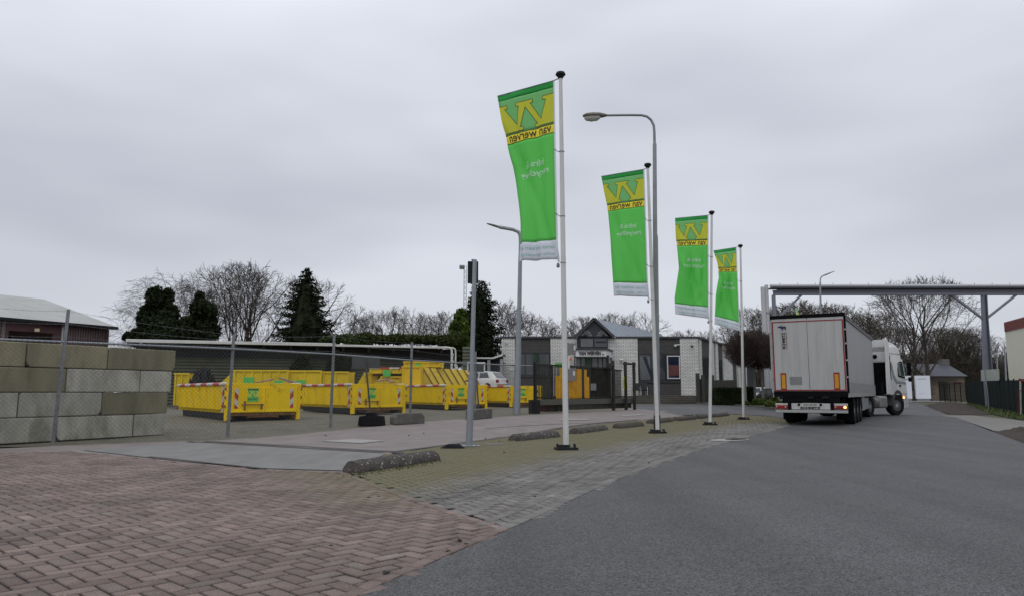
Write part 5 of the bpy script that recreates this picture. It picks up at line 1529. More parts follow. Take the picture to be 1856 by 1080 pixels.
# blinds and things behind the panes
mb = MB(); mb.bb(fx(1160), fx(1178), YB - .040, YB - .031, fz(688), fz(646)); ob(mb, 'blind', G_pale)
mb = MB(); mb.ext([(fx(1165), YB - .045, fz(646)), (fx(1172), YB - .045, fz(646)), (fx(1179), YB - .045, fz(672)), (fx(1179), YB - .045, fz(686))], (0, .004, 0)); ob(mb, 'curtain', mat('navy_curtain', (.02, .022, .05), .8))
w_ = win(1208.5, 1232, 644, 686, white=True, y=YB - .08, gl=glass('reflecting_glass', (.02, .026, .05)))
mb = MB(); mb.bb(fx(1210.5), fx(1230), YB - .118, YB - .112, fz(680), fz(661)); ob(mb, 'red_blind', mat('red_blind', (.11, .038, .032), .7, var=.3, scale=2), w_)
mb = MB(); mb.bb(fx(1157), fx(1233), YB - .10, YB - .004, fz(692.5), fz(690)); mb.bb(fx(934), fx(997), YB - .10, YB - .004, fz(682.5), fz(680)); ob(mb, 'sill', M_slate)
for a in (938, 960, 988): mb = MB(); mb.bb(fx(a), fx(a + 5), YB - .035, YB - .031, fz(679), fz(676)); ob(mb, 'paper', G_pale)
# entrance
mb = MB(); mb.bb(fx(1046), fx(1101), YB - .5, YB - .13, fz(631), fz(612)); ob(mb, 'clerestory_frame', M_frame)
for a, b in ((1052, 1074), (1077, 1099)):
    mb = MB(); mb.bb(fx(a), fx(b), YB - .53, YB - .501, fz(628.5), fz(614.5)); ob(mb, 'window', G_pale if a < 1060 else G_off)
mb = MB(); mb.bb(fx(1079), fx(1098), YB - .535, YB - .531, fz(622), fz(618.5)); ob(mb, 'blind', M_frame)
cz0, cz1 = P(928, 645.5, YB - 3).z, P(928, 633.5, YB - 3).z
mb = MB(); mb.prism([(fx(1043) * .955, YB - 3.0), (fx(1098.5) * .955, YB - 3.0), (fx(1109), YB - .13), (fx(1053), YB - .13)], cz0, cz1); cn = ob(mb, 'canopy', mat('canopy_white', (.72, .72, .72), .5, var=.08, scale=2), bevel=.02)
mb = MB(); mb.prism([(fx(1041) * .955, YB - 3.15), (fx(1099.5) * .955, YB - 3.15), (fx(1111), YB - .12), (fx(1052), YB - .12)], cz1, cz1 + .14); mb.prism([(fx(1042) * .955, YB - 3.05), (fx(1099) * .955, YB - 3.05), (fx(1110), YB - .12), (fx(1052), YB - .12)], cz0 - .10, cz0 - .002); ob(mb, 'canopy_trim', M_slate, cn)
kk = 1 - 3.0 / YB
mb = MB(); lettering(mb, 'VAN WERVEN', (fx(1049) * kk, YB - 3.06, P(928, 643.2, YB - 3).z), (1, 0, 0), (0, 0, 1), (fx(1089) - fx(1049)) * kk, P(928, 636, YB - 3).z - P(928, 643.2, YB - 3).z, .045)
ob(mb, 'lettering', M_ink, cn)
mb = MB(); lettering(mb, 'BV.', (fx(1091.5) * kk, YB - 3.06, P(928, 643.2, YB - 3).z), (1, 0, 0), (0, 0, 1), .2, .16, .04); ob(mb, 'lettering', M_ink, cn)
mb = MB(); mb.bb(fx(1038), fx(1096), YB - 2.5, YB - 2.42, fz(648), fz(645.5)); mb.bb(fx(1094) - .1, fx(1097), YB - 2.5, YB - 2.38, base_z, fz(645.5)); mb.bb(fx(1037), fx(1038.5), YB - 2.5, YB - 2.38, base_z, fz(645.5))
for a in (1048, 1057, 1067, 1078, 1086): mb.bb(fx(a) - .05, fx(a) + .05, YB - 2.48, YB - 2.40, base_z, fz(647))
pf = ob(mb, 'porch_frame', M_frame)
for a, b in ((1038.5, 1048), (1048, 1057), (1057, 1067), (1067, 1078), (1078, 1086), (1086, 1094)):
    mb = MB(); mb.bb(fx(a) + .05, fx(b) - .05, YB - 2.46, YB - 2.43, base_z, fz(648)); ob(mb, 'pane', G_pale if a in (1038.5, 1067, 1078) else G_off, pf)
mb = MB(); mb.ext([(fx(1097), YB - 2.4, base_z), (fx(1104), YB - .13, base_z), (fx(1104), YB - .13, fz(645.5)), (fx(1097), YB - 2.4, fz(645.5))], (.06, 0, 0)); ob(mb, 'porch_side', mat('pale_panel', (.33, .32, .30), .6))
# glazed gable roof running back from the entrance
ax_, ez_ = fx(1076.5), fz(611); az_ = fz(580); e0, e1 = fx(1047), fx(1105)
back = sd * 21
mb = MB(); mb.ext([(e0, YB - .55, ez_), (e1, YB - .55, ez_), (ax_, YB - .55, az_)], (0, .1, 0)); gb = ob(mb, 'gable', mat('gable_dark', (.035, .036, .045), .6, var=.25, scale=2))
for cx_ in (1060, 1093.5):
    mb = MB(); N = 14; ctr = Vector((fx(cx_), YB - .56, fz(609.5))); rr = fx(1074.5 + 0) - fx(1062)
    rr = 12.2 * YB / 1340
    pts = [ctr + Vector((rr * math.cos(math.pi * k / N), 0, rr * .92 * math.sin(math.pi * k / N))) for k in range(N + 1)]
    # keep the fan inside the slope of the gable
    def lim(p):
        zmax = ez_ + (az_ - ez_) * (1 - abs(p.x - ax_) / (e1 - ax_)) - .12
        return Vector((p.x, p.y, max(ctr.z, min(p.z, zmax))))
    pts = [lim(p) for p in pts]
    mb.ext(pts, (0, -.03, 0)); fw = ob(mb, 'fan_window', mat('fan_glass', (.16, .165, .165), .2, var=.3, scale=3), gb)
    mb = MB()
    for k in range(2, N - 1, 2): mb.beam(ctr + Vector((0, -.05, 0)), pts[k] + Vector((0, -.05, 0)), .06, .03)
    ob(mb, 'glazing_bars', M_frame, fw)
    mb = MB(); mb.ext([ctr + Vector((.18 * math.cos(math.pi * k / 8), -.09, .16 * math.sin(math.pi * k / 8))) for k in range(9)], (0, -.02, 0)); ob(mb, 'fan_hub', M_frame, fw)
M_zinc = mat('zinc_roof', (.60, .65, .70), .5, .0, var=.08, scale=1.2)
mb = MB()
for s_, ex in ((1, e1 + .25), (-1, e0 - .25)):
    a0 = Vector((ax_, YB - .75, az_ + .05)); a1 = Vector((ex, YB - .75, ez_ - .05))
    mb.ext([a0, a1, a1 + back, a0 + back], (0, 0, .06))
rf = ob(mb, 'roof', M_zinc)
mb = MB()
for k in range(34):
    t = (k + .5) / 34; p = back * t
    mb.beam(Vector((ax_, YB - .75, az_ + .14)) + p, Vector((e1 + .25, YB - .75, ez_ + .04)) + p, .07, .08)
ob(mb, 'standing_seams', mat('seam_grey', (.22, .25, .28), .5), rf)
mb = MB(); mb.beam((ax_, YB - .78, az_ + .1), (e1 + .35, YB - .78, ez_ - .03), .12, .22); mb.beam((ax_, YB - .78, az_ + .1), (e0 - .35, YB - .78, ez_ - .03), .12, .22); ob(mb, 'verge_board', M_slate, rf)
# little things on the front
mb = MB(); mb.tube([(fx(1122), YB - .35, fz(652)), (fx(1129), YB - .35, fz(652))], .10, 10); ob(mb, 'wall_lamp', M_wframe, smooth=True)
mb = MB(); mb.bb(fx(1146.5), fx(1150), YB - .20, YB - .13, fz(678.5), fz(670)); ob(mb, 'letter_box', M_slate, bevel=.02)
mb = MB(); mb.bb(fx(1222), fx(1226), YB - .35, YB - .01, fz(628), fz(624)); mb.bb(fx(1226.5), fx(1232), YB - .25, YB - .01, fz(625.5), fz(623.5)); ob(mb, 'camera_unit', M_wframe, bevel=.02)
mb = MB(); mb.tube([(fx(1254), YB - .13, fz(627)), (fx(1254), YB - .35, fz(627.5))], .09, 8); ob(mb, 'camera_unit', M_frame)
mb = MB(); mb.bb(fx(915), fx(919), YB - .3, YB - .13, fz(622), fz(620)); ob(mb, 'wall_lamp', M_wframe)
mb = MB(); mb.bb(fx(923), fx(931), YB - .16, YB - .125, fz(671.5), fz(666)); ob(mb, 'wall_sign', M_wframe)
# side wall going back to the right
S0 = Vector((OR, YB, 0)); nrm = Vector((sd.y, -sd.x, 0))
def side_s(px):
    k = (px - 928) / 1340 / CT
    return (k * S0.y - S0.x) / (sd.x - k * sd.y)
def side_box(px0, px1, z0, z1, d0, d1, name, m, par=None):
    a, b = S0 + sd * max(0, side_s(px0)), S0 + sd * side_s(px1)
    mb = MB(); mb.prism([tuple((a + nrm * d0)[:2]), tuple((b + nrm * d0)[:2]), tuple((b + nrm * d1)[:2]), tuple((a + nrm * d1)[:2])], z0, z1)
    return ob(mb, name, m, par)
side_box(1262, 1267, gz, top - .03, .002, .10, 'brick_pier', M_wb)
side_box(1284, 1288.5, gz, top - .03, .002, .12, 'brick_pier', M_wframe); side_box(1291.5, 1296, gz, top - .03, .002, .12, 'brick_pier', M_wb)
side_box(1305, 1321, gz, top - .03, .002, .14, 'brick_pier', M_wb)
zt, zb = top - 1.55, top - 4.3
for a, b in ((1268, 1284), (1297, 1304.5)): side_box(a, b, zb, zt, .002, .06, 'window', G_off)
# lower rear wing
r0 = S0 + sd * 15.6; OL = OO
wing = E('office_wing', 'low dark rear wing of the office with a white pier behind the hedge', 'building', (r0.x, r0.y, gz))
def wb(mb, name, m): mb.v = [tuple(Vector(v) - Vector((r0.x, r0.y, gz))) for v in mb.v]; return mb.build(name, m, wing)
h2 = P(1330, 662, 82).z
mb = MB(); a = r0; b = r0 + sd * 14; mb.prism([tuple((a - nrm * 9)[:2]), tuple(a[:2]), tuple(b[:2]), tuple((b - nrm * 9)[:2])], gz, h2 + 1.6); wb(mb, 'wall', mat('dark_wall', (.035, .035, .04), .6))
for k0, k1 in ((.15, .26), (.45, .52)):
    mb = MB(); a1 = r0 + sd * 14 * k0; b1 = r0 + sd * 14 * k1; mb.prism([tuple((a1 + nrm * .01)[:2]), tuple((b1 + nrm * .01)[:2]), tuple((b1 + nrm * .2)[:2]), tuple((a1 + nrm * .2)[:2])], gz, h2); wb(mb, 'pier', M_wb)
# terrace and steps
stp = E('terrace_steps', 'wide dark steps leading up to the terrace in front of the office', 'steps', (fx(1200), YB - 1.5, gz))
M_step = mat('dark_step', (.075, .07, .055), .8, var=.3, scale=2, dirt=(.14, .13, .11), dscale=.7)
SO = Vector((fx(1200), YB - 1.5, gz))
for k in range(4):
    mb = MB(); z1 = base_z - .17 * (k) - .01; x1 = fx(1262) - .0
    mb.bb(fx(1143) - SO.x, x1 - SO.x, YB - 1.2 - .38 * k - .38 - SO.y - .04, YB - .14 - SO.y if k == 0 else YB - 1.2 - .38 * k - SO.y, z1 - .17 - SO.z if k else 0 * gz, z1 - SO.z)
    st_ = mb.build('step', M_step, stp, bevel=.015)
    mb = MB(); yn = YB - 1.2 - .38 * k - .38 - SO.y - .04; mb.bb(fx(1143) - SO.x, x1 - SO.x, yn - .02, yn + .10, z1 - SO.z + .002, z1 - SO.z + .03); mb.build('nosing', mat('step_nosing', (.17, .16, .135), .8, var=.2), st_)
mb = MB(); mb.bb(fx(1000) - SO.x, fx(1143) - SO.x - .01, YB - 2.2 - SO.y, YB - .14 - SO.y, 0, base_z - .02 - SO.z); mb.build('terrace', M_step, stp)
# two chairs
def chair(px, label):
    X = P(px, 700, YB - 1.0)
    o = E('terrace_chair', label, 'chair', (X.x, YB - .9, base_z), R(8), 'chairs on the office terrace')
    mb = MB(); mb.bb(-.3, .3, -.28, .25, .42, .5); mb.build('seat', M_black, o, bevel=.03)
    mb = MB(); mb.ext([(-.32, -.26, .5), (.28, -.26, .5), (.28, -.30, 1.05), (-.32, -.30, 1.10)], (0, .06, 0)); mb.build('backrest', M_slate, o, bevel=.03)
    for x in (-.27, .30):
        mb = MB(); mb.tube([(x, -.25, 0), (x, -.25, .72), (x, -.1, .80), (x, .2, .70), (x, .22, 0)], .022, 8); mb.build('leg_frame', M_white, o, smooth=True)
    return o
chair(1153, 'dark chair with white legs against the white pier on the terrace'); chair(1166, 'dark chair with white legs under the wide office window')
# timber screen right of the steps
scr = E('wooden_screen', 'dark wooden screen with tall posts at the right end of the office steps', 'fence', (fx(1265), 62.0, H(fx(1265), 62.0)))
M_dw = mat('dark_wood', (.045, .042, .037), .7, var=.35, scale=3, stretch=(8, 8, .5))
Q = Vector((scr.location)); q62 = lambda px, py: P(px, py, 62.0) - Q
for a, t in ((1264, 676), (1274, 679), (1291, 679)):
    p = q62(a, t); mb = MB(); mb.bb(p.x - .14, p.x + .14, -.1, .1, 0, p.z); mb.build('post', M_dw, scr, bevel=.02)
a, b = q62(1266, 686), q62(1292, 731); n = 11
mb = MB()
for k in range(n): x = a.x + (b.x - a.x) * (k + .5) / n; mb.bb(x - .055, x + .055, .11, .14, .12, a.z)
mb.bb(a.x, b.x, .14, .18, .3, .4); mb.bb(a.x, b.x, .14, .18, a.z - .2, a.z - .1); mb.build('boards', M_dw, scr)
p, p2 = P(1292, 688, 64), P(1323, 690, 66)
o = MB().bb(0, p2.x - p.x, 0, .15, 0, p.z - gz).build('dark_fence_panel', M_dw, loc=(p.x, 64, gz)); tag(o, 'plain dark panel fence between the wooden screen and the hedge', 'fence')

# ================================================================== SLIDING GATE
A_, B_ = P(970, 700, 33.9), P(1143, 700, 41.5)
GA = Vector((A_.x, A_.y, H(A_.x, A_.y))); gd = Vector((B_.x - A_.x, B_.y - A_.y, 0)); GLn = gd.length; gang = math.atan2(gd.y, gd.x)
gt = E('sliding_gate', 'dark olive steel sliding gate with yellow bars rising in steps', 'gate', GA, gang)
M_gate = mat('gate_olive', (.030, .029, .023), .6, spec=.25, var=.2, scale=3, dirt=(.08, .08, .065), dscale=2)
M_gyel = mat('gate_yellow', (.80, .40, .01), .5, var=.12, scale=3, dirt=(.3, .15, .03), dscale=5, damt=.4)
mb = MB(); mb.bb(0, GLn, -.11, .11, .36, .62); mb.build('bottom_beam', mat('gate_beam', (.095, .092, .075), .5, var=.15, scale=2, dirt=(.06, .06, .045), dscale=1), gt, bevel=.015)
gs = lambda px: ((px - 970) / (1143 - 970)) * (1 - .21) / (1 - .21 * (px - 970) / 173) * GLn   # foreshortened station along the gate
mb = MB(); mb.bb(0, gs(1106), -.04, .04, 2.18, 2.26); mb.build('top_rail', M_gate, gt)
mb = MB(); mb.bb(gs(1106), gs(1127), -.04, .04, 2.10, 2.17); mb.build('top_rail', M_gate, gt)
for x in (0.0, gs(1000), gs(1069), gs(1106)):
    mb = MB(); mb.bb(x, x + .09, -.045, .045, .62, 2.18 if x < gs(1105) else 2.5); mb.build('upright', M_gate, gt)
mb = MB(); mb.bb(.09, gs(1106), -.03, .03, .68, .74); mb.build('lower_rail', M_gate, gt)
nb = int((gs(1127)) / .125)
yel = {}
for k in range(nb):
    x = .12 + k * .125
    px = 970 + 0
    # which photo column is this bar at
    wx = GA.x + math.cos(gang) * x; wy = GA.y + math.sin(gang) * x
    pxk = 928 + wx / wy * 1340
    yl = None
    for a, b, hh in ((1007, 1013, 1.72), (1013, 1021, 2.12), (1021, 1030, 1.9), (1030, 1044, 1.62), (1044, 1052.5, 2.10), (1056, 1060.5, 2.08), (1060.5, 1067, 1.72)):
        if a <= pxk < b: yl = hh
    mb = MB(); mb.bb(x - .017, x + .017, -.017, .017, .62, 2.2 if x < gs(1106) else 2.12)
    bar = mb.build('bar', M_gate, gt) if k < 92 else None
    if yl:
        mb = MB(); mb.bb(x - .028, x + .028, -.05, -.02, .66, yl); mb.build('yellow_slat', M_gyel, gt)
# finer bars set behind thicken the weave of the gate, like the perforated sheet in it
mb = MB(); mb.bb(gs(1071), gs(1104), .02, .03, .74, 2.18); mb.build('infill_sheet', mat('gate_sheet', (.028, .028, .024), .7, var=.3, scale=20), gt)
mb = MB(); mb.bb(gs(1070.5), gs(1080.5), -.05, -.04, 1.05, 1.40); mb.build('notice', mat('notice_white', (.22, .23, .22), .5, var=.6, scale=14), gt)
mb = MB()
for k in range(int(GLn / .10)): x = .1 + k * .10; mb.bb(x - .012, x + .012, -.02, .02, .10, .36)
mb.build('lower_spikes', M_gate, gt)
gp_ = E('gate_guide_posts', 'pair of dark posts with a crossbar holding the right end of the sliding gate', 'gate post', GA + Vector((math.cos(gang), math.sin(gang), 0)) * gs(1127), gang)
L2 = gs(1142) - gs(1127)
for x in (0, L2):
    for y in (-.22,): mb = MB(); mb.bb(x, x + .13, y - .07, y + .07, 0, 2.62); mb.build('post', M_gate, gp_, bevel=.01)
mb = MB(); mb.bb(-.05, L2 + .18, -.30, -.14, 2.45, 2.56); mb.build('crossbar', M_gate, gp_)
o = MB().add([(0, 0, 0)], []) 
mb = MB(); N = 16; pts = []
for k in range(N): a = k / N * 6.283; pts.append((.15 * math.cos(a), 0, .36 * math.copysign(abs(math.sin(a)) ** .6, math.sin(a))))
mb.ext(pts, (0, .02, 0)); p = GA + Vector((math.cos(gang), math.sin(gang), 0)) * gs(1131)
o = mb.build('warning_sign', mat('sign_yellow', (.72, .72, .03), .5, var=.08), loc=(p.x, p.y - .30, 1.72), rz=gang); tag(o, 'upright oval yellow notice fixed at the right end of the gate', 'sign')
for k in range(3): mb = MB(); mb.bb(-.09, .09, -.006, -.001, .12 - k * .1, .15 - k * .1); mb.build('symbol', M_ink, o)
p = GA + Vector((math.cos(gang), math.sin(gang), 0)) * gs(1106)
mb = MB(); mb.bb(-.07, .07, -.28, -.14, 0, 2.62); mb.bb(-.65, .07, -.29, -.15, 2.30, 2.40)
o = mb.build('gate_post', M_gate, loc=(p.x, p.y, GA.z), rz=gang, bevel=.01); tag(o, 'tall dark post with a short side arm two thirds along the gate', 'gate post')
p = GA; mb = MB(); mb.bb(-.2, .12, -.35, .1, .0, .62); mb.bb(-.1, .0, -.2, -.1, 0, 2.35)
o = mb.build('gate_motor', M_black, loc=(p.x - .12, p.y - .02, p.z), rz=gang, bevel=.02); tag(o, 'black gate drive box with a slim post at the left end of the gate', 'gate drive')
heap('crates', 'low dark red box lying under the left part of the gate', 'box', on(*P(1000, 740, 36.6)[:2]), .01, .01, .01, M_red, 1, 3) if False else None
p = P(998, 744, 37.5); o = MB().bb(-.75, .1, -.15, .15, 0, .34).build('red_box', mat('dark_red', (.14, .015, .015), .5, var=.3, scale=5), loc=on(p.x, p.y), rz=gang, bevel=.03); tag(o, 'dark red box on the ground behind the sliding gate', 'box')
o = MB().bb(.15, .95, -.15, .15, 0, .34).build('black_box', M_black, loc=on(p.x, p.y), rz=gang, bevel=.03); tag(o, 'black box on the ground next to the dark red box behind the gate', 'box')
# signal post with two grey boards and the green notice
sp = P(1029, 748, 36.0); g_ = H(sp.x, sp.y); q = lambda px, py: P(px, py, 36.0) - Vector((sp.x, 36.0, g_))
so_ = E('signal_post', 'thin post with two grey boards and a small red signal near the office door', 'sign', (sp.x, 36.0, g_))
mb = MB(); mb.tube([(0, .05, 0), q(1029.5, 620) + Vector((0, .05, 0))], .035, 8); mb.build('post', M_grey, so_)
M_gbd = mat('board_grey', (.20, .19, .18), .5, var=.1)
for (a, b, t, bt) in ((1024, 1038, 621, 642), (1028, 1044, 667.5, 690)):
    p0, p1 = q(a, bt), q(b, t); mb = MB(); mb.bb(p0.x, p1.x, -.03, 0, p0.z, p1.z); mb.build('panel', M_gbd, so_, bevel=.01)
p0, p1 = q(1038, 642), q(1043.5, 622); mb = MB(); mb.bb(p0.x, p1.x, 0, .4, p0.z, p1.z); mb.build('panel', M_gbd, so_)
p0, p1 = q(1040, 634), q(1043, 625.5); mb = MB(); mb.bb(p0.x, p1.x, -.012, -.004, p0.z, p1.z); mb.build('sticker', M_wframe, so_)
p0, p1 = q(1038.5, 680), q(1042, 672); mb = MB(); mb.bb(p0.x, p1.x, -.045, -.034, p0.z, p1.z); mb.build('sticker', M_wframe, so_)
p0 = q(1034, 650.5); mb = MB(); mb.tube([p0 + Vector((0, -.05, 0)), p0 + Vector((0, .02, 0))], .06, 14); mb.build('signal_lamp', emis('red_signal', (.55, .04, .02), .25), so_)
p0 = q(1031, 655); mb = MB(); mb.bb(p0.x - .05, p0.x + .04, -.03, .05, p0.z - .35, p0.z + .28); mb.build('signal_housing', M_wframe, so_)
p0 = P(1013, 661, 37.5); mb = MB(); mb.bb(-.19, .19, -.02, 0, -.12, .14); o = mb.build('green_notice', mat('notice_green', (.06, .42, .04), .5, var=.1), loc=p0)
mb = MB(); mb.tube([(0, .02, -(p0.z - .24)), (0, .02, .1)], .02, 6); mb.build('post', M_grey, o); mb = MB(); mb.bb(-.16, .16, -.025, -.021, .10, .125); mb.build('stripe', M_wframe, o)
tag(o, 'small bright green notice standing behind the top of the gate', 'sign')

# ================================================================== LONG SHED
M_cor = mat('dark_olive_sheet', (.058, .062, .038), .6, var=.35, scale=1.2, dirt=(.02, .022, .015), dscale=.5, damt=.8)
M_gut = mat('white_gutter', (.62, .62, .60), .4, var=.06, dirt=(.4, .4, .36), dscale=2, damt=.4)
s0_, s1_ = P(242, 640, 49.5), P(822, 640, 56.5)
SL = E('storage_shed', 'long dark corrugated shed with a white gutter behind the yellow skips', 'shed', (s0_.x, s0_.y, gz), math.atan2(s1_.y - s0_.y, s1_.x - s0_.x))
Ls = math.hypot(s1_.x - s0_.x, s1_.y - s0_.y); hs = P(242, 618.5, 49.5).z - gz; hs2 = P(815, 628, 56.5).z - gz; hs = (hs + hs2) / 2
mb = MB(); pts = []; nz_ = int((hs - .9) / .11)
rings = []
for k in range(nz_ + 1): z = k * .11; rings.append([(0, .9 + (.05 if k % 2 else 0), z), (Ls, .9 + (.05 if k % 2 else 0), z)])
mb.loft(rings, cap=False, closed=False); mb.build('wall', M_cor, SL)
mb = MB(); mb.bb(0, Ls, .96, 1.3, 0, hs - .3); mb.bb(0, .1, 1.3, 9, 0, hs - .4); mb.bb(Ls - .1, Ls, 1.3, 9, 0, hs - .4); mb.build('side_walls', M_cor, SL)
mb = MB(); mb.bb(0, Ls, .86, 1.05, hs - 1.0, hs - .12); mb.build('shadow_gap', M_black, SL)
mb = MB(); mb.ext([(-.3, .0, hs - .12), (-.3, .0, hs - .02), (-.3, 5, hs + .35), (-.3, 9.5, hs + .05), (-.3, 9.5, hs - .1), (-.3, 5, hs + .22)], (Ls + .4, 0, 0)); mb.build('roof', mat('mossy_roof', (.075, .08, .05), .95, var=.4, scale=1.5, dirt=(.04, .055, .02), dscale=.8), SL)
mb = MB(); mb.bb(-.5, Ls * .60, -.14, .02, hs - .10, hs + .12); mb.build('gutter', M_gut, SL, bevel=.03)
mb = MB(); mb.bb(Ls * .60 + .02, Ls - .3, -.12, .02, hs - .12, hs + .04); mb.build('gutter', M_gut, SL, bevel=.03)
for x, r_ in ((Ls - .15, .09), (Ls + .15, .06)):
    mb = MB(); mb.tube([(x - .6, -.06, hs - .03), (x - .2, -.06, hs - .05), (x - .03, -.06, hs - .15), (x, -.06, hs - .4), (x, -.06, 0)], r_, 8); mb.build('downpipe', M_gut, SL, smooth=True)
for k in range(12):
    mb = MB(); x = Ls * (k + .5) / 12; mb.bb(x - .07, x + .07, .02, .14, hs - .45, hs - .12); mb.bb(x - .07, x + .07, .1, .9, hs - .24, hs - .12); mb.build('rafter_end', M_black, SL)
c = P(828, 690, 55); mb = MB(); mb.ext([(-.22, 0, 0), (.22, 0, 0), (.22, 0, 2.2), (.0, 0, 3.0), (-.22, 0, 2.2)], (0, .08, 0)); o = mb.build('pointed_board', M_gut, loc=on(c.x, c.y)); tag(o, 'upright white board with a pointed top standing beside the downpipes', 'board')
# green corrugated tower right of it and the open lean-to
c = P(838, 690, 57); c1 = P(856, 690, 57); ht = P(840, 625, 57).z - gz
mb = MB(); rings = []
for k in range(int(ht / .13) + 1): z = k * .13; o_ = (.06 if k % 2 else 0); rings.append([(0, -o_, z), (c1.x - c.x, -o_, z), (c1.x - c.x, 2, z), (0, 2, z)])
mb.loft(rings); o = mb.build('corrugated_hut', mat('green_sheet', (.075, .085, .055), .6, var=.25, scale=2, dirt=(.03, .035, .02), dscale=1), loc=(c.x, c.y, gz)); tag(o, 'narrow green corrugated hut between the shed and the tall conifer', 'hut')
lt = E('lean_to', 'dark open lean-to with a pale sloping roof edge left of the office', 'shelter', on(*P(858, 690, 60)[:2]))
q = lambda px, py: P(px, py, 60) - Vector(lt.location)
mb = MB(); mb.beam(q(854, 648), q(893, 648.5), .2, .12); mb.beam(q(893, 648.5), q(911, 642.5), .2, .14); mb.build('roof_edge', M_gut, lt)
mb = MB(); mb.ext([q(854, 648), q(893, 648.5), q(911, 643), q(911, 646), q(893, 651), q(854, 651)], (0, 5, 0)); mb.build('roof', M_black, lt)
for px in (886, 909): mb = MB(); p = q(px, 650); mb.bb(p.x - .12, p.x + .12, 0, .2, 0, p.z); mb.build('post', mat('pale_post', (.3, .29, .27), .6), lt)
mb = MB(); p = q(854, 655); p1 = q(911, 655); mb.bb(p.x, p1.x, 4.5, 4.7, 0, p.z + .3); mb.build('back_wall', mat('blue_grey_wall', (.06, .08, .11), .7, var=.3, scale=1), lt)

# ================================================================== WAREHOUSE FAR LEFT
M_pur = mat('maroon_sheet', (.10, .045, .045), .6, var=.15, scale=2); M_rib = mat('pale_rib_sheet', (.20, .165, .16), .6, var=.15, scale=2)
M_rof = mat('grey_sheet_roof', (.42, .42, .39), .6, var=.10, scale=.7, dirt=(.30, .30, .26), dscale=.6, damt=.6)
hc = P(197, 600, 65.0); wdv = Vector((-.447, -.894, 0)); pdv = Vector((-.894, .447, 0)); he = P(197, 590.5, 65).z - gz
wr = E('warehouse', 'maroon sheet warehouse with a pale grey roof and a large dark doorway', 'warehouse', (hc.x, hc.y, gz))
LW = 26; DW = 21; rh = 3.0
F = lambda s, d, z: wdv * s + pdv * d + Vector((0, 0, z))
mb = MB(); mb.add([F(0, 0, 0), F(0, DW, 0), F(0, DW, he), F(0, DW / 2, he + rh), F(0, 0, he), F(.2, 0, 0), F(.2, DW, 0), F(.2, DW, he), F(.2, DW / 2, he + rh), F(.2, 0, he)], [(0, 1, 2, 3, 4), (9, 8, 7, 6, 5), (0, 4, 9, 5), (1, 6, 7, 2)]); mb.build('gable_wall', M_pur, wr)
mb = MB()
def wseg(s0, s1, z0, z1, o0=0, o1=-.1, mb=None): mb.add([F(s, d, z) for s in (s0, s1) for d in (o0, o1) for z in (z0, z1)], [(0, 1, 3, 2), (4, 6, 7, 5), (0, 4, 5, 1), (2, 3, 7, 6), (0, 2, 6, 4), (1, 5, 7, 3)])
def wst(px):
    k = (px - 928) / 1340 / CT; return (k * hc.y - hc.x) / (wdv.x - k * wdv.y)
d0, d1 = wst(103), wst(20)
mb = MB(); wseg(0, d0, 0, he, .2, 0, mb); wseg(d1, LW, 0, he, .2, 0, mb); wseg(d0, d1, he - .95, he, .2, 0, mb); mb.build('wall', M_rib, wr)
mb = MB()
for k in range(58):
    s = .3 + k * .22
    if s > d0 - .5 and s < d1 + .3: continue
    if s > LW: break
    wseg(s, s + .07, 0, he - .1, 0, -.05, mb)
mb.build('wall_ribs', M_pur, wr)
for a4 in ((d0 - .45, d0, 0, he - 1.01, .05, -.06), (d0 - .45, d1 + .2, he - 1.0, he - .1, .03, -.06), (0, .3, 0, he, .1, -.08), (d1, d1 + .2, 0, he - 1.01, .03, -.06)): mb = MB(); wseg(*a4, mb); mb.build('trim', M_pur, wr)
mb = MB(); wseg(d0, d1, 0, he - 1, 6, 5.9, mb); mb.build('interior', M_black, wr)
mb = MB(); mb.add([F(-.5, -.5, he - .08), F(LW, -.5, he - .08), F(LW, DW / 2, he + rh), F(-.5, DW / 2, he + rh), F(-.5, DW + .5, he - .08), F(LW, DW + .5, he - .08)], [(0, 1, 2, 3), (3, 2, 5, 4)]); rf_ = mb.build('roof', M_rof, wr); so2 = rf_.modifiers.new('s', 'SOLIDIFY'); so2.thickness = .12
mb = MB(); wseg(-.5, LW, he - .30, he - .05, -.42, -.58, mb); mb.build('gutter', M_black, wr)
mb = MB(); wseg(wst(117), wst(115), 0, he - .2, -.05, -.2, mb); mb.build('downpipe', M_gut, wr)
mb = MB(); a = F(wst(66), -.45, he - .85); mb.box(a, (.32, .2, .24), .3); mb.build('floodlight', mat('floodlight_cream', (.62, .55, .36), .5), wr)
o = heap('coal_heap', 'dark heap of bulk material in front of the warehouse doorway', 'heap', (hc.x - 5.5, hc.y - 13, gz), 7, 4, 6.6, mat('dark_bulk', (.03, .03, .032), .95, var=.4, scale=4), 12, 40)
o.location = Vector(P(52, 690, 50)[:2]).to_3d() + Vector((0, 0, gz)); o.scale = (.72, .9, .58)

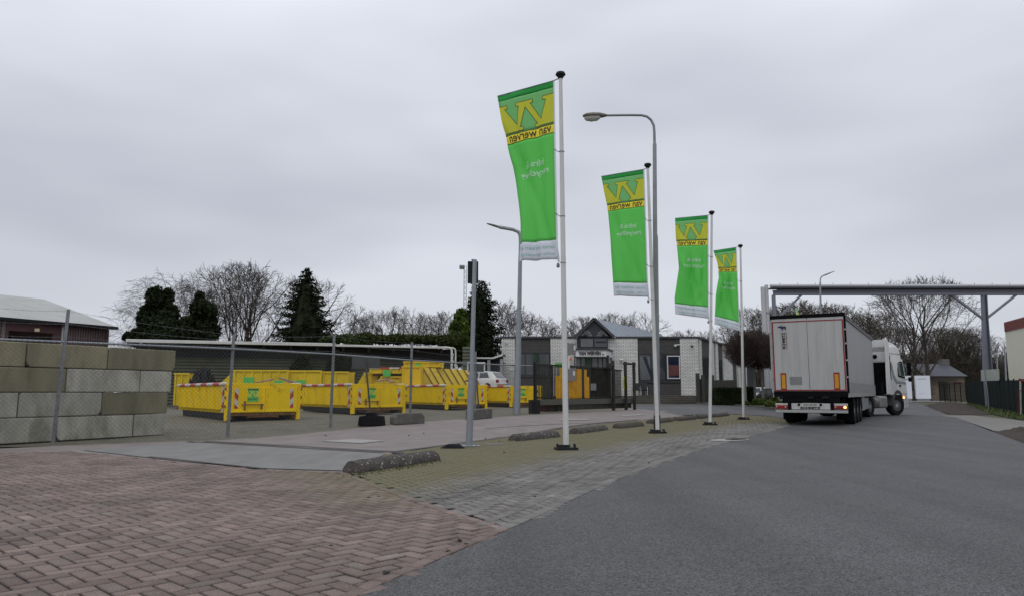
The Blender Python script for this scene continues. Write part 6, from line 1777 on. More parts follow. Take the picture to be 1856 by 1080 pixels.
# ================================================================== PIPE BRIDGE
M_stl = mat('blue_grey_steel', (.20, .21, .25), .5, .2, var=.12, scale=1, dirt=(.13, .135, .16), dscale=1); M_pipe = mat('pale_pipe', (.50, .50, .51), .4, var=.06, dirt=(.42, .42, .42), dscale=1, damt=.4)
YG = 60.0; gbx = lambda px, py: P(px, py, YG)
g0_ = P(1403, 700, YG); gan = E('pipe_bridge', 'long steel pipe bridge on braced columns crossing high behind the truck', 'pipe bridge', (g0_.x, YG, 0))
GO = Vector((g0_.x, YG, 0))
def gb_(mb, name, m, **k): mb.v = [tuple(Vector(v) - GO) for v in mb.v]; return mb.build(name, m, gan, **k)
XR = gbx(2120, 500).x
zt_, zb_ = gbx(1500, 526.5).z, gbx(1500, 535).z
def hz(px, py0): return gbx(px, py0).z
x0 = gbx(1401, 530).x
mb = MB(); mb.bb(x0, XR, -.18 + YG, .18 + YG, zb_, zb_ + .06); mb.bb(x0, XR, -.03 + YG, .03 + YG, zb_ + .06, zt_ - .06); mb.bb(x0, XR, -.18 + YG, .18 + YG, zt_ - .06, zt_); gb_(mb, 'main_beam', M_stl)
mb = MB(); mb.bb(gbx(1396, 522).x, XR, YG - .45, YG + .6, zt_ + .14, zt_ + .24); mb.bb(gbx(1408, 522).x, XR, YG - .10, YG + .10, zt_, zt_ + .14); gb_(mb, 'walkway', mat('dark_steel', (.06, .065, .085), .5, var=.2))
mb = MB(); mb.tube([(gbx(1396, 521).x, YG, zt_ + .38), (XR, YG, zt_ + .38)], .13, 12); gb_(mb, 'pipe', M_pipe, smooth=True)
for k in range(26):
    x = gbx(1413, 500).x + k * 1.45
    mb = MB(); mb.tube([(x, YG, zt_ + .24), (x, YG, zt_ + .62)], .025, 6); gb_(mb, 'pipe_clamp', M_stl)
mb = MB(); a = gbx(1403, 560).x; mb.bb(a - .13, a + .13, YG - .12, YG + .12, 0, zb_); gb_(mb, 'column', M_stl, bevel=.01)
mb = MB(); mb.beam(gbx(1452, 535), gbx(1404, 583), .2, .16); gb_(mb, 'brace', M_stl)
for a, b in ((1386.8, .19), (1393.2, .15)):
    x = gbx(a, 600).x; mb = MB(); mb.tube([(x, YG + .1, 0), (x, YG + .1, zt_ + (.30 if a < 1390 else .46))], b, 12); gb_(mb, 'riser_pipe', M_pipe, smooth=True)
mb = MB(); zz = gbx(1395, 568).z; mb.bb(gbx(1387, 568).x, gbx(1403, 568).x, YG - .05, YG + .05, zz, zz + .1); gb_(mb, 'bracket', M_stl)
ct = gbx(1783.3, 534).x; cb = gbx(1790, 668)
mb = MB(); zl = cb.z; 
def col(x, hw_, z): return [(x - hw_, YG - .15, z), (x + hw_, YG - .15, z), (x + hw_, YG + .15, z), (x - hw_, YG + .15, z)]
mb.loft([col(cb.x + .03, .36, 0), col(cb.x, .33, zl), col(gbx(1785, 575).x, .21, gbx(1785, 575).z), col(ct, .20, zb_)]); gb_(mb, 'column', M_stl, bevel=.01)
mb = MB(); mb.loft([[(x + (.0), y - .16, z) for x, y, z in col(cb.x + .05, .06, 0)[:2] + col(cb.x + .05, .06, 0)[2:]], [(x, y - .16, z) for x, y, z in col(ct, .03, zb_)]]); gb_(mb, 'column_web', mat('dark_steel', (.06, .065, .085)))
mb = MB(); mb.beam(gbx(1725.5, 535), gbx(1781, 577), .18, .16); gb_(mb, 'brace', M_stl)
mb = MB(); mb.beam(gbx(1841, 535), gbx(1788, 577), .18, .16); gb_(mb, 'brace', M_stl)

# ================================================================== RIGHT SIDE
# fence
M_gf = mat('dark_green_fence', (.006, .013, .012), .9, var=.3, scale=1, spec=.15)
fp = [P(1702, 700, 93), P(1751, 700, 84), P(1800, 700, 55), P(1849, 700, 40.0), P(1990, 700, 27.5)]
fo = Vector((fp[0].x, fp[0].y, 0)); gf = E('green_panel_fence', 'dark green screened panel fence beside the road on the right', 'fence', fo)
def fpost(p, h): mb = MB(); q_ = p - fo; mb.bb(q_.x - .03, q_.x + .03, q_.y - .025, q_.y + .025, 0, h); mb.build('post', M_gf, gf)
segs = []
hgt = [2.4, 2.35, 2.05, 1.85, 1.8]
for i in range(1, 4):
    a, b = fp[i], fp[i + 1]; n = max(1, int((b - a).length / 2.5))
    for k in range(n):
        p = a + (b - a) * (k / n); q_ = a + (b - a) * ((k + 1) / n); h0 = hgt[i] + (hgt[i + 1] - hgt[i]) * k / n; h1 = hgt[i] + (hgt[i + 1] - hgt[i]) * (k + 1) / n
        fpost(Vector((p.x, p.y, 0)), h0 + .08)
        pa = Vector((p.x, p.y, 0)) - fo; pb = Vector((q_.x, q_.y, 0)) - fo; d = (pb - pa); n_ = Vector((-d.y, d.x, 0)).normalized() * .02
        mb = MB(); mb.add([pa + n_ + Vector((0, 0, .06)), pb + n_ + Vector((0, 0, .06)), pb + n_ + Vector((0, 0, h1)), pa + n_ + Vector((0, 0, h0)), pa - n_ + Vector((0, 0, .06)), pb - n_ + Vector((0, 0, .06)), pb - n_ + Vector((0, 0, h1)), pa - n_ + Vector((0, 0, h0))],
                          [(0, 1, 2, 3), (7, 6, 5, 4), (0, 4, 5, 1), (1, 5, 6, 2), (2, 6, 7, 3), (3, 7, 4, 0)]); mb.build('panel', M_gf, gf)
a, b = fp[0], fp[1]
for k in range(6): p = a + (b - a) * (k / 5); fpost(Vector((p.x, p.y, 0)), 2.3)
mb = MB()
for z in (.3, .8, 1.3, 1.8, 2.2): mb.beam(Vector((0, 0, z)), Vector((b.x, b.y, 0)) - fo + Vector((0, 0, z)), .02, .02)
n = 60
for k in range(n): p = (Vector((b.x, b.y, 0)) - fo) * (k / n); mb.bb(p.x - .008, p.x + .008, p.y - .008, p.y + .008, .1, 2.25)
mb.build('bar_panel', M_gf, gf)
# back of a road sign on a bent post
B = G(1792, 742); q = lambda px, py: P(px, py, B.y) - B
o = E('road_sign', 'pale back of a traffic sign on a bent post by the green fence', 'sign', B)
mb = MB(); mb.ext([q(1778, 670), q(1811, 668), q(1812, 689), q(1779, 690)], (0, .03, 0)); mb.build('panel', mat('sign_back_pale', (.34, .37, .36), .5, var=.12, scale=3), o, bevel=.008)
mb = MB(); mb.tube([(0, -.04, 0), q(1789.5, 710) + Vector((0, -.04, 0)), q(1786.5, 690) + Vector((0, -.04, 0)), q(1785, 669) + Vector((0, -.04, 0))], .03, 8); mb.build('post', M_galv, o, smooth=True)
# red and white sign at the right margin
B = G(1852, 752); q = lambda px, py: P(px, py, B.y) - B
o = E('warning_sign', 'red edged white sign on a mossy white post at the right margin', 'sign', B)
mb = MB(); mb.ext([q(1846, 686), q(1884, 686), q(1865, 706)], (0, .03, 0)); mb.build('panel', mat('sign_red', (.17, .015, .012), .5, var=.15), o)
mb = MB(); a = [q(1852.5, 688), q(1878, 688), q(1865, 702)]; mb.ext([p - Vector((0, .006, 0)) for p in a], (0, -.01, 0)); mb.build('sign_face', M_wframe, o)
mb = MB(); mb.tube([(0, .05, 0), q(1850.5, 690) + Vector((0, .05, 0))], .045, 8); mb.build('post', mat('mossy_white', (.40, .42, .36), .7, var=.3, scale=6), o)
mb = MB(); mb.tube([q(1846.5, 752), q(1845, 705)], .018, 6); mb.tube([q(1846.5, 707), q(1864, 707)], .018, 6); mb.build('side_bar', mat('sign_red', (.30, .02, .015)), o)
# cream building with a red band
cb0 = P(1829, 690, 55); cb1 = Vector((cb0.x - 3.5, 44, 0)); zr = P(1829, 584, 55).z; zm = P(1829, 601, 55).z
cbd = E('cream_building', 'cream factory building with a red sheet band along its roof at the right margin', 'building', (cb0.x, 55, 0)); CO = Vector((cb0.x, 55, 0))
pl2 = [(0, 0), (-3.5, -11), (16, -14), (20, 0)]
mb = MB(); mb.prism(pl2, 0, zm); mb.build('wall', mat('cream_wall', (.78, .75, .61), .7, var=.06, scale=1, dirt=(.62, .59, .48), dscale=1, damt=.4, stretch=(1, 1, .4)), cbd)
mb = MB(); N = 5
for k in range(N):
    za = zm + (zr - zm) * k / N; zb2 = zm + (zr - zm) * (k + .72) / N; za2 = zm + (zr - zm) * (k + 1) / N; e = .12
    mb.prism([(p[0] - (e if p[0] < 5 else -e), p[1] - e) for p in pl2], za, zb2); mb.prism([(p[0] - (e - .06 if p[0] < 5 else 0), p[1] - e + .06) for p in pl2], zb2, za2)
mb.build('roof_band', mat('red_sheet', (.24, .055, .045), .55, var=.15, scale=2), cbd)
p = P(1846, 690, 50) ; 
# brick house with slate roof
YH = 115; hp = lambda px, py: P(px, py, YH)
h0 = hp(1655, 700); hs_ = E('brick_house', 'small brown brick house with a dark slate roof and chimney beyond the truck', 'house', (h0.x, YH, 0)); HO = Vector((h0.x, YH, 0))
def hb(mb, name, m, **k): mb.v = [tuple(Vector(v) - HO) for v in mb.v]; return mb.build(name, m, hs_, **k)
xl, xr_ = hp(1656, 690).x, hp(1748, 690).x; ze = hp(1700, 680).z; zri = hp(1700, 657).z
mb = MB(); mb.bb(xl, xr_, YH, YH + 8, 0, ze); hb(mb, 'wall', brickmat('brown_brick', (.24, .185, .14), (.20, .15, .115), (.17, .15, .13), .4, .14))
mb = MB(); xa, xb = hp(1652, 690).x, hp(1751, 690).x; ra, rb = hp(1660, 657).x, hp(1744, 657).x
mb.add([(xa, YH - .6, ze - .1), (xb, YH - .6, ze - .1), (rb, YH + 4, zri), (ra, YH + 4, zri), (xa, YH + 8.6, ze - .1), (xb, YH + 8.6, ze - .1)], [(0, 1, 2, 3), (3, 2, 5, 4), (1, 5, 2), (0, 3, 4), (0, 4, 5, 1)]); rf3 = hb(mb, 'roof', mat('slate_roof', (.085, .085, .10), .6, var=.15, scale=1))
mb = MB(); cxx = hp(1737, 650).x; mb.bb(cxx - .6, cxx + .6, YH + 3.4, YH + 4.6, zri - 1, zri + .75); mb.v = [tuple(Vector(v) - HO) for v in mb.v]; mb.build('chimney', mat('chimney_brick', (.16, .15, .14), .8, var=.3, scale=4), hs_)
mb = MB(); mb.bb(hp(1683, 680).x, hp(1730, 680).x, YH - .9, YH - .5, hp(1683, 688).z, hp(1683, 685).z); hb(mb, 'canopy', M_dw)
mb = MB(); mb.bb(hp(1700, 680).x, hp(1716, 680).x, YH - .08, YH - .01, 0, hp(1683, 691).z); hb(mb, 'door', mat('brown_door', (.06, .045, .04), .6))
mb = MB(); mb.bb(hp(1728, 680).x, hp(1741, 680).x, YH - .06, YH - .01, hp(1683, 695).z, hp(1683, 691).z); hb(mb, 'window', mat('red_shutter', (.12, .03, .025), .6))
# white banner panels beyond the truck
for a, b, t, bt, lab, YW in ((1640, 1651, 680.5, 727, 'white display panel partly hidden by the truck cab', 104), (1661.5, 1685, 680, 726.5, 'tall white display panel with faint lettering, right of the truck cab', 104)):
    p0, p1 = P(a, bt, YW), P(b, t, YW); o = E('display_panel', lab, 'panel', (p0.x, YW, 0))
    mb = MB(); mb.bb(0, p1.x - p0.x, 0, .3, .3, p1.z); mb.build('panel', mat('panel_white', (.80, .83, .90), .5, var=.03), o)
    mb = MB(); mb.bb(.1, p1.x - p0.x - .1, .05, .25, 0, .3); mb.build('foot', M_grey, o)
    if a > 1655: mb = MB(); lettering(mb, 'van werven', (.35, -.01, p1.z - .55), (1, 0, 0), (0, 0, 1), 1.1, .16); mb.build('lettering', M_grey, o); mb = MB(); lettering(mb, 'recycling', (.45, -.01, 1.0), (1, 0, 0), (0, 0, 1), .7, .10); mb.build('lettering', M_grey, o)
# narrow green and yellow flag beyond the trailer roof
p = P(1444, 560, 75); o = E('feather_flag', 'narrow green and yellow flag waving far behind the trailer roof', 'flag', (p.x, 75, H(p.x, 75)))
q = lambda px, py: P(px, py, 75) - Vector((p.x, 75, H(p.x, 75)))
mb = MB(); mb.tube([Vector((0, 0, 0)), q(1449, 600), q(1442, 558)], .04, 6); mb.build('pole', M_white, o)
mb = MB(); mb.ext([q(1441, 558), q(1445.5, 557.5), q(1447, 566), q(1442.5, 567)], (0, .02, 0)); mb.build('flag_top', C_pale, o)
mb = MB(); mb.ext([q(1442.5, 567), q(1447, 566), q(1451, 586), q(1446, 588)], (0, .02, 0)); mb.build('flag_cloth', mat('flag_lime', (.55, .72, .03), .7), o)
# lattice mast with a floodlight
c = P(841, 690, 62); o = E('lattice_mast', 'slender lattice mast with a floodlight rising from the ivy beside the tall conifer', 'mast', on(c.x, c.y)); zt2 = P(841, 481, 62).z - gz; q = lambda px, py: P(px, py, 62) - Vector(o.location)
w3 = .14
mb = MB()
L3 = [Vector((w3 * math.cos(k * 2.094), w3 * math.sin(k * 2.094), 0)) for k in range(3)]
for l in L3: mb.tube([l, l + Vector((0, 0, zt2))], .022, 5)
n = int(zt2 / .45)
for k in range(n):
    for j in range(3): mb.tube([L3[j] + Vector((0, 0, k * .45)), L3[(j + 1) % 3] + Vector((0, 0, (k + 1) * .45))], .012, 4)
mb.build('lattice', M_galv, o)
mb = MB(); f = q(837.5, 484.5); mb.box(f, (.42, .3, .32), .3, rx=.4); mb.beam(f, (0, 0, f.z), .06, .06); mb.build('floodlight', M_grey, o, bevel=.02)
# ================================================================== TREES
M_bark = mat('bark', (.060, .052, .042), .95, var=.35, scale=3); M_twig = mat('twigs', (.105, .092, .082), .95, var=.3, scale=1)
M_twigb = mat('birch_twigs', (.13, .115, .11), .95, var=.25, scale=1); M_twigr = mat('reddish_twigs', (.060, .038, .034), .95, var=.3, scale=2); M_twigw = mat('wood_twigs', (.082, .068, .048), .95, var=.35, scale=.3)
def leafmat(name, col, var=.5):
    m, n, b = _nodes(name)
    g = n.nodes.new('ShaderNodeNewGeometry')
    t = n.nodes.new('ShaderNodeTexNoise'); t.inputs['Scale'].default_value = 1.2; t.inputs['Detail'].default_value = 6
    n.links.new(g.outputs['Position'], t.inputs['Vector'])
    mxn = n.nodes.new('ShaderNodeMix'); mxn.data_type = 'RGBA'
    mxn.inputs['A'].default_value = (*[c * (1 - var) for c in col], 1); mxn.inputs['B'].default_value = (*[c * (1 + var * 1.4) for c in col], 1)
    r = n.nodes.new('ShaderNodeMapRange'); r.inputs['From Min'].default_value = .3; r.inputs['From Max'].default_value = .7
    n.links.new(t.outputs[0], r.inputs[0]); n.links.new(r.outputs[0], mxn.inputs['Factor'])
    n.links.new(mxn.outputs['Result'], b.inputs['Base Color']); b.inputs['Roughness'].default_value = .85; b.inputs['Specular IOR Level'].default_value = .12
    return m
M_ivy = leafmat('ivy_leaves', (.020, .027, .012)); M_con = leafmat('conifer_needles', (.020, .026, .013)); M_ivyg = leafmat('green_ivy', (.055, .085, .015)); M_shrub = leafmat('shrub_leaves', (.062, .085, .022)); M_hedge = leafmat('hedge_leaves', (.020, .028, .012)); M_ivyr = leafmat('roof_ivy', (.042, .055, .018))

class Sticks:
    "collects thin tapered prisms quickly"
    def __init__(s): s.a = []
    def add(s, p, q, r0, r1): s.a.append((p[0], p[1], p[2], q[0], q[1], q[2], r0, r1))
    def mesh(s, name, mats, n=3):
        A = np.array(s.a); P0 = A[:, :3]; P1 = A[:, 3:6]; r0 = A[:, 6]; r1 = A[:, 7]
        d = P1 - P0; d /= np.maximum(np.linalg.norm(d, axis=1, keepdims=True), 1e-9)
        ref = np.where(np.abs(d[:, 2:3]) > .9, np.array([[1., 0, 0]]), np.array([[0, 0, 1.]]))
        u = np.cross(d, ref); u /= np.linalg.norm(u, axis=1, keepdims=True); v = np.cross(d, u)
        N = len(A); V = np.zeros((N, 2, n, 3))
        for k in range(n):
            a = 2 * math.pi * k / n; o = u * math.cos(a) + v * math.sin(a)
            V[:, 0, k] = P0 + o * r0[:, None]; V[:, 1, k] = P1 + o * r1[:, None]
        F = np.array([(k, (k + 1) % n, n + (k + 1) % n, n + k) for k in range(n)])
        faces = (F[None] + (np.arange(N) * 2 * n)[:, None, None]).reshape(-1, 4)
        return npmesh(name, V.reshape(-1, 3), faces, mats)
def npmesh(name, V, faces, m):
    me = bpy.data.meshes.new(name); me.vertices.add(len(V)); me.vertices.foreach_set('co', np.ascontiguousarray(V, dtype=np.float32).ravel())
    nf, c = faces.shape; me.loops.add(nf * c); me.loops.foreach_set('vertex_index', faces.ravel().astype(np.int32))
    me.polygons.add(nf); me.polygons.foreach_set('loop_start', np.arange(nf, dtype=np.int32) * c)
    try: me.polygons.foreach_set('loop_total', np.full(nf, c, dtype=np.int32))
    except Exception: pass
    me.update(calc_edges=True); me.materials.append(m); return me
def obj_me(me, name, parent, loc=None):
    o = bpy.data.objects.new(name, me); COL.objects.link(o)
    if parent: o.parent = parent
    if loc is not None: o.location = loc
    return o
def grow(seed, h, trunk_h, spread, nlimb=7, depth=4, r0=.22, kids=(4, 4, 4, 3), ratio=.62, up=.35, droop=0, twr=.016, wob=.18, multi=1, lshape=1.0, kwid=.42):
    rs = random.Random(seed); T = Sticks(); C_ = Sticks()
    ec, er, ez = h * .60, h * kwid, h * .42
    def inside(q): return (q.x / er) ** 2 + (q.y / er) ** 2 + ((q.z - ec) / ez) ** 2 < 1 + rs.uniform(-.12, .10)
    def seg(p, d, L, r, lv, steps=4):
        pts = [p]; dd = d.copy(); rr = r
        for i in range(steps):
            dd = (dd + Vector((rs.gauss(0, wob), rs.gauss(0, wob), rs.gauss(0, wob * .6) + (up * .25 if lv < 3 else 0) - droop * (lv >= 2) * .35))).normalized()
            q = pts[-1] + dd * (L / steps)
            if lv >= 1 and not inside(q) and len(pts) > 1: break
            r2 = max(twr * .45, rr * (.80 if lv else .88))
            (T if lv <= 1 else C_).add(pts[-1], q, rr, r2); rr = r2; pts.append(q)
        return pts, dd, rr
    def br(p, d, L, r, lv):
        pts, dd, rr = seg(p, d, L, r, lv, 4 if lv < 3 else 3)
        if lv >= depth or len(pts) < 2: return
        n = kids[min(lv, len(kids) - 1)]
        for k in range(n):
            t = .35 + .65 * (k + rs.random() * .8) / n; i = min(len(pts) - 2, int(t * (len(pts) - 1))); f = t * (len(pts) - 1) - i
            b = pts[i] + (pts[i + 1] - pts[i]) * min(1, f)
            base = (pts[i + 1] - pts[i]).normalized()
            a = rs.uniform(0, 6.283); sidev = base.orthogonal().normalized(); sidev = Matrix.Rotation(a, 3, base) @ sidev
            ang = rs.uniform(.35, .95) if k < n - 1 else rs.uniform(.05, .3)
            nd = (base * math.cos(ang) + sidev * math.sin(ang)).normalized()
            br(b, nd, L * ratio * rs.uniform(.75, 1.15), max(twr, rr * rs.uniform(.55, .8)), lv + 1)
    for m_ in range(multi):
        p0 = Vector((rs.gauss(0, .25) * (multi > 1), rs.gauss(0, .25) * (multi > 1), 0)); d0 = Vector((rs.gauss(0, .05 + .12 * (multi > 1)), rs.gauss(0, .05 + .12 * (multi > 1)), 1)).normalized()
        pts = [p0]; rr = r0; n = 7; topz = h * .62
        for i in range(n):
            d0 = (d0 + Vector((rs.gauss(0, .05), rs.gauss(0, .05), .05))).normalized(); q = pts[-1] + d0 * (topz / n); r2 = rr * .84; T.add(pts[-1], q, rr, r2); rr = r2; pts.append(q)
        for k in range(nlimb):
            t = trunk_h + (1 - trunk_h) * (k + rs.random() * .6) / nlimb; t = min(.999, t); i = int(t * n); f = t * n - i; b = pts[i] + (pts[min(n, i + 1)] - pts[i]) * f
            a = k * 2.4 + rs.uniform(-.4, .4); tilt = rs.uniform(.45, .95) * spread * (1.15 - .6 * t)
            d = Vector((math.cos(a) * math.sin(tilt), math.sin(a) * math.sin(tilt), math.cos(tilt)))
            br(b, d, h * (.30 + .12 * (1 - t)) * rs.uniform(.8, 1.1) * lshape, rr * 1.15 * (1.2 - .5 * t), 1)
        br(pts[-1], d0, h * .25, rr, 1)
    zmax = max(max(a[5] for a in C_.a), .1); s = h / zmax
    for S_ in (T, C_): S_.a = [tuple(x * s for x in a[:6]) + a[6:] for a in S_.a]
    return T, C_
ARCH = {}
def arch(key, **kw):
    mt = kw.pop('mt', M_twig)
    T, C_ = grow(**kw)
    ARCH[key] = (T.mesh('trunk', M_bark, 6), C_.mesh('crown', mt, 3), kw['h'])
arch('round', seed=3, h=12, trunk_h=.22, spread=1.0, nlimb=9, depth=4, r0=.31, kids=(4, 4, 5, 4), twr=.013, lshape=1.4, kwid=.44, mt=M_twig)
arch('multi', seed=8, h=12, trunk_h=.12, spread=.8, nlimb=6, depth=4, r0=.17, kids=(4, 4, 4, 4), twr=.017, multi=3, up=.55, lshape=1.3, kwid=.36)
arch('birch', seed=5, h=12, trunk_h=.2, spread=.95, nlimb=12, depth=4, r0=.16, kids=(4, 5, 5, 4), twr=.012, droop=.55, lshape=1.2, kwid=.42, mt=M_twigb)
arch('far1', seed=11, h=12, trunk_h=.2, spread=1.0, nlimb=9, depth=4, r0=.22, kids=(4, 4, 4, 4), twr=.020, lshape=1.3, kwid=.42)
arch('far2', seed=12, h=12, trunk_h=.1, spread=.85, nlimb=9, depth=4, r0=.18, kids=(4, 4, 4, 4), twr=.020, up=.5, lshape=1.3, kwid=.38)
arch('far3', seed=17, h=12, trunk_h=.25, spread=1.1, nlimb=9, depth=4, r0=.2, kids=(4, 4, 4, 4), twr=.020, up=.2, lshape=1.2, kwid=.40)
arch('big', seed=21, h=16, trunk_h=.22, spread=1.0, nlimb=10, depth=4, r0=.36, kids=(4, 5, 5, 4), twr=.021, up=.3, lshape=1.35, kwid=.46)
arch('wood', seed=23, h=12, trunk_h=.08, spread=1.0, nlimb=11, depth=4, r0=.2, kids=(4, 5, 5, 4), twr=.024, lshape=1.3, kwid=.48, mt=M_twigw)
_first = {}
def tree(kind, px, py_top, Y, label, width=None, rz=None, group='bare trees', zb=None, base_px=None):
    T, C_, h = ARCH[kind]
    p = P(px, py_top, Y); g = H(p.x, Y); s = (p.z - g) / h
    o = E('bare_tree', label, 'tree', (p.x, Y, g), rz if rz is not None else rnd.uniform(0, 6.28), group)
    w_ = s if width is None else width
    o.scale = (w_, w_, s)
    obj_me(T, 'trunk', o); obj_me(C_, 'crown', o)
    return o
GB = 'bare trees behind the shed'
tree('birch', 292, 484, 66, 'drooping birch rising behind the left ivy column', rz=1.0, group=GB)
tree('birch', 362, 481, 65, 'drooping birch between the two ivy columns and the round bare tree', rz=3.0, group=GB)
tree('birch', 255, 530, 74, 'sparse birch leaning out left of the ivy', rz=2.0, group=GB)
tree('multi', 428, 472, 66, 'left stem group of the tall round-crowned bare tree', rz=.4, group=GB)
tree('round', 462, 471, 67, 'tall round-crowned bare tree left of the dark conifer', rz=2.2, group=GB)
tree('round', 560, 492, 72, 'bare tree looking out behind both shoulders of the left conifer', rz=1.1, group=GB)
tree('far2', 392, 520, 72, 'small bare tree filling the gap behind the right ivy column', group=GB)
for k, (kd, px, t, Y, lab) in enumerate([('far1', 630, 551, 96, 'small bare tree just right of the left conifer'), ('far2', 655, 570, 98, 'low bushy bare tree above the shed roof, second from the left conifer'), ('round', 695, 554, 95, 'fan-shaped bare tree above the middle of the shed'),
        ('far3', 728, 552, 98, 'slim bare tree beside the fan-shaped one'), ('round', 760, 560, 96, 'dense bare tree right of the slim one above the shed'), ('far2', 795, 563, 99, 'bare tree left of the ivy grown mast'), ('far1', 815, 558, 104, 'pale bare tree just behind the ivy grown mast'),
        ('far1', 905, 541, 92, 'bare tree hugging the right side of the tall conifer'), ('far2', 922, 548, 96, 'pale bare tree above the left corner of the office'), ('far3', 948, 562, 98, 'bare tree behind the LED street light'), ('far1', 975, 572, 98, 'low bare tree above the office roof, left of the nearest flagpole'),
        ('far3', 1008, 580, 96, 'low bare tree directly behind the nearest flagpole'), ('far2', 1045, 570, 98, 'bare tree at the left slope of the glazed gable'), ('far1', 1062, 568, 102, 'bare tree peeping over the gable tip'), ('far2', 1112, 563, 95, 'upright bare tree behind the zinc roof ridge'),
        ('far3', 1163, 562, 96, 'tiered bare tree left of the tall street light'), ('far1', 1135, 578, 104, 'low bare tree behind the zinc roof, between two upright ones'), ('far2', 1225, 598, 110, 'low bare tree tip above the office roof, right of the street light'), ('far1', 1252, 592, 108, 'low bare tree left of the third flagpole'), ('far3', 1275, 598, 108, 'low bare tree right of the third flagpole')]):
    tree(kd, px, t, Y, lab, group='bare trees on the skyline')
for k, (kd, px, t, Y, lab) in enumerate([('far2', 1318, 585, 95, 'bare tree behind the clipped red-brown crowns, left one'), ('multi', 1352, 556, 92, 'airy bare tree right of the smallest flag'), ('far1', 1378, 560, 94, 'bare tree behind the white riser pipes'), ('wood', 1412, 552, 98, 'bare tree under the pipe bridge brace'),
        ('wood', 1447, 543, 100, 'dense bare tree under the pipe bridge, behind the narrow flag'), ('far2', 1478, 548, 100, 'bare tree behind the slim street light, left side'), ('wood', 1508, 547, 100, 'bare tree behind the slim street light, right side'), ('far1', 1536, 556, 101, 'bare tree above the rear right trailer corner'),
        ('wood', 1566, 566, 100, 'bare tree above the front half of the trailer'), ('far2', 1596, 560, 104, 'bare tree above the truck cab, left of the big double tree')]):
    tree(kd, px, t, Y, lab, group='bare trees beyond the bridge')
tree('big', 1648, 502, 111, 'tall left half of the big double tree standing before the slate roofed house', rz=.6, group='tall trees by the brick house')
tree('big', 1668, 497, 110, 'tall right half of the big double tree, its top above the pipe bridge', rz=3.3, group='tall trees by the brick house')
for k, (kd, px, t, Y, lab) in enumerate([('wood', 1628, 590, 128, 'brown tree in the wood just right of the truck cab roof'), ('wood', 1700, 590, 130, 'brown tree in the wood behind the big double tree'), ('wood', 1725, 592, 128, 'brown tree in the wood above the slate roof'), ('far1', 1752, 592, 126, 'brown tree in the wood above the chimney'),
        ('far2', 1768, 590, 126, 'tall thin tree left of the bridge column'), ('wood', 1745, 600, 132, 'low brown tree in the wood left of the bridge column'), ('far1', 1800, 603, 125, 'bare tree right behind the bridge column'), ('wood', 1815, 640, 130, 'low bare tree between the two distant street lights'), ('wood', 1835, 650, 132, 'low bare tree at the cream building corner')]):
    tree(kd, px, t, Y, lab, group='trees at the edge of the far wood')
# undergrowth of the far wood and the belt along the horizon: nobody could count it
def thicket(name, pts, n, h, r, m, label, seed):
    rs = np.random.RandomState(seed); S_ = Sticks(); (xa, ya), (xb, yb) = pts
    for _ in range(n):
        t = rs.rand(); x = xa + (xb - xa) * t + rs.normal(0, 2.5); y = ya + (yb - ya) * t + rs.normal(0, 2.5); p = Vector((x, y, 0)); d = Vector((rs.normal(0, .25), rs.normal(0, .25), 1)).normalized(); hh = h * rs.uniform(.5, 1.1) * (.8 + .2 * math.sin(x * .35) + .12 * math.sin(x * .9))
        for k in range(4):
            q = p + d * hh / 4; S_.add(p, q, r * (1 - k * .2), r * (.8 - k * .2))
            for j in range(2 + 2 * (k > 0)):
                dd = (d + Vector((rs.normal(0, .7), rs.normal(0, .7), rs.normal(0, .4)))).normalized(); S_.add(p, p + dd * hh * .22, r * .5, r * .25)
            p = q; d = (d + Vector((rs.normal(0, .15), rs.normal(0, .15), 0))).normalized()
    o = obj_me(S_.mesh(name, m, 3), name, None); tag(o, label, 'wood', kind='stuff')
a, b = P(1590, 690, 128), P(1880, 690, 132)
thicket('woodland', ((a.x, a.y), (b.x, b.y)), 3000, 10.0, .06, M_twigw, 'brown leafless wood behind the house and the bridge column', 1)
a, b = P(1330, 690, 112), P(1610, 690, 112)
thicket('woodland', ((a.x, a.y), (b.x, b.y)), 1500, 7.2, .05, M_twigw, 'brown leafless undergrowth behind the trailer', 2)
a, b = P(560, 690, 112), P(1330, 690, 118)
thicket('woodland', ((a.x, a.y), (b.x, b.y)), 700, 4.6, .05, M_twigw, 'low brown bushes along the horizon behind the office', 3)
a, b = P(-200, 690, 120), P(560, 690, 112)
thicket('woodland', ((a.x, a.y), (b.x, b.y)), 700, 4.6, .05, M_twigw, 'low brown bushes behind the warehouse and the left trees', 4)

# ---- evergreen masses
def leaves(blobs, n, size, seed, m, name='foliage', shell=.55, flat=0, parent=None, orient=None):
    "blobs: (x,y,z,rx,ry,rz); leaf quads through the outer part of each"
    rs = np.random.RandomState(seed)
    B = np.array(blobs, float); vol = (B[:, 3] * B[:, 4] + B[:, 4] * B[:, 5] + B[:, 3] * B[:, 5]); w_ = vol / vol.sum()
    idx = rs.choice(len(B), n, p=w_); b = B[idx]
    d = rs.normal(size=(n, 3)); d /= np.linalg.norm(d, axis=1, keepdims=True)
    r = shell + (1 - shell) * rs.rand(n) ** .6; r *= 1 + rs.normal(0, .07, n)
    c = b[:, :3] + d * b[:, 3:] * r[:, None]
    a = rs.normal(size=(n, 3)); a /= np.linalg.norm(a, axis=1, keepdims=True); a2 = rs.normal(size=(n, 3)); a2 -= a * (a * a2).sum(1, keepdims=True); a2 /= np.linalg.norm(a2, axis=1, keepdims=True)
    s = size * rs.uniform(.6, 1.4, n)[:, None]
    V = np.stack([c - a * s, c + a2 * s * .55, c + a * s, c - a2 * s * .55], 1)
    faces = np.arange(n * 4).reshape(n, 4)
    return npmesh(name, V.reshape(-1, 3), faces, m)
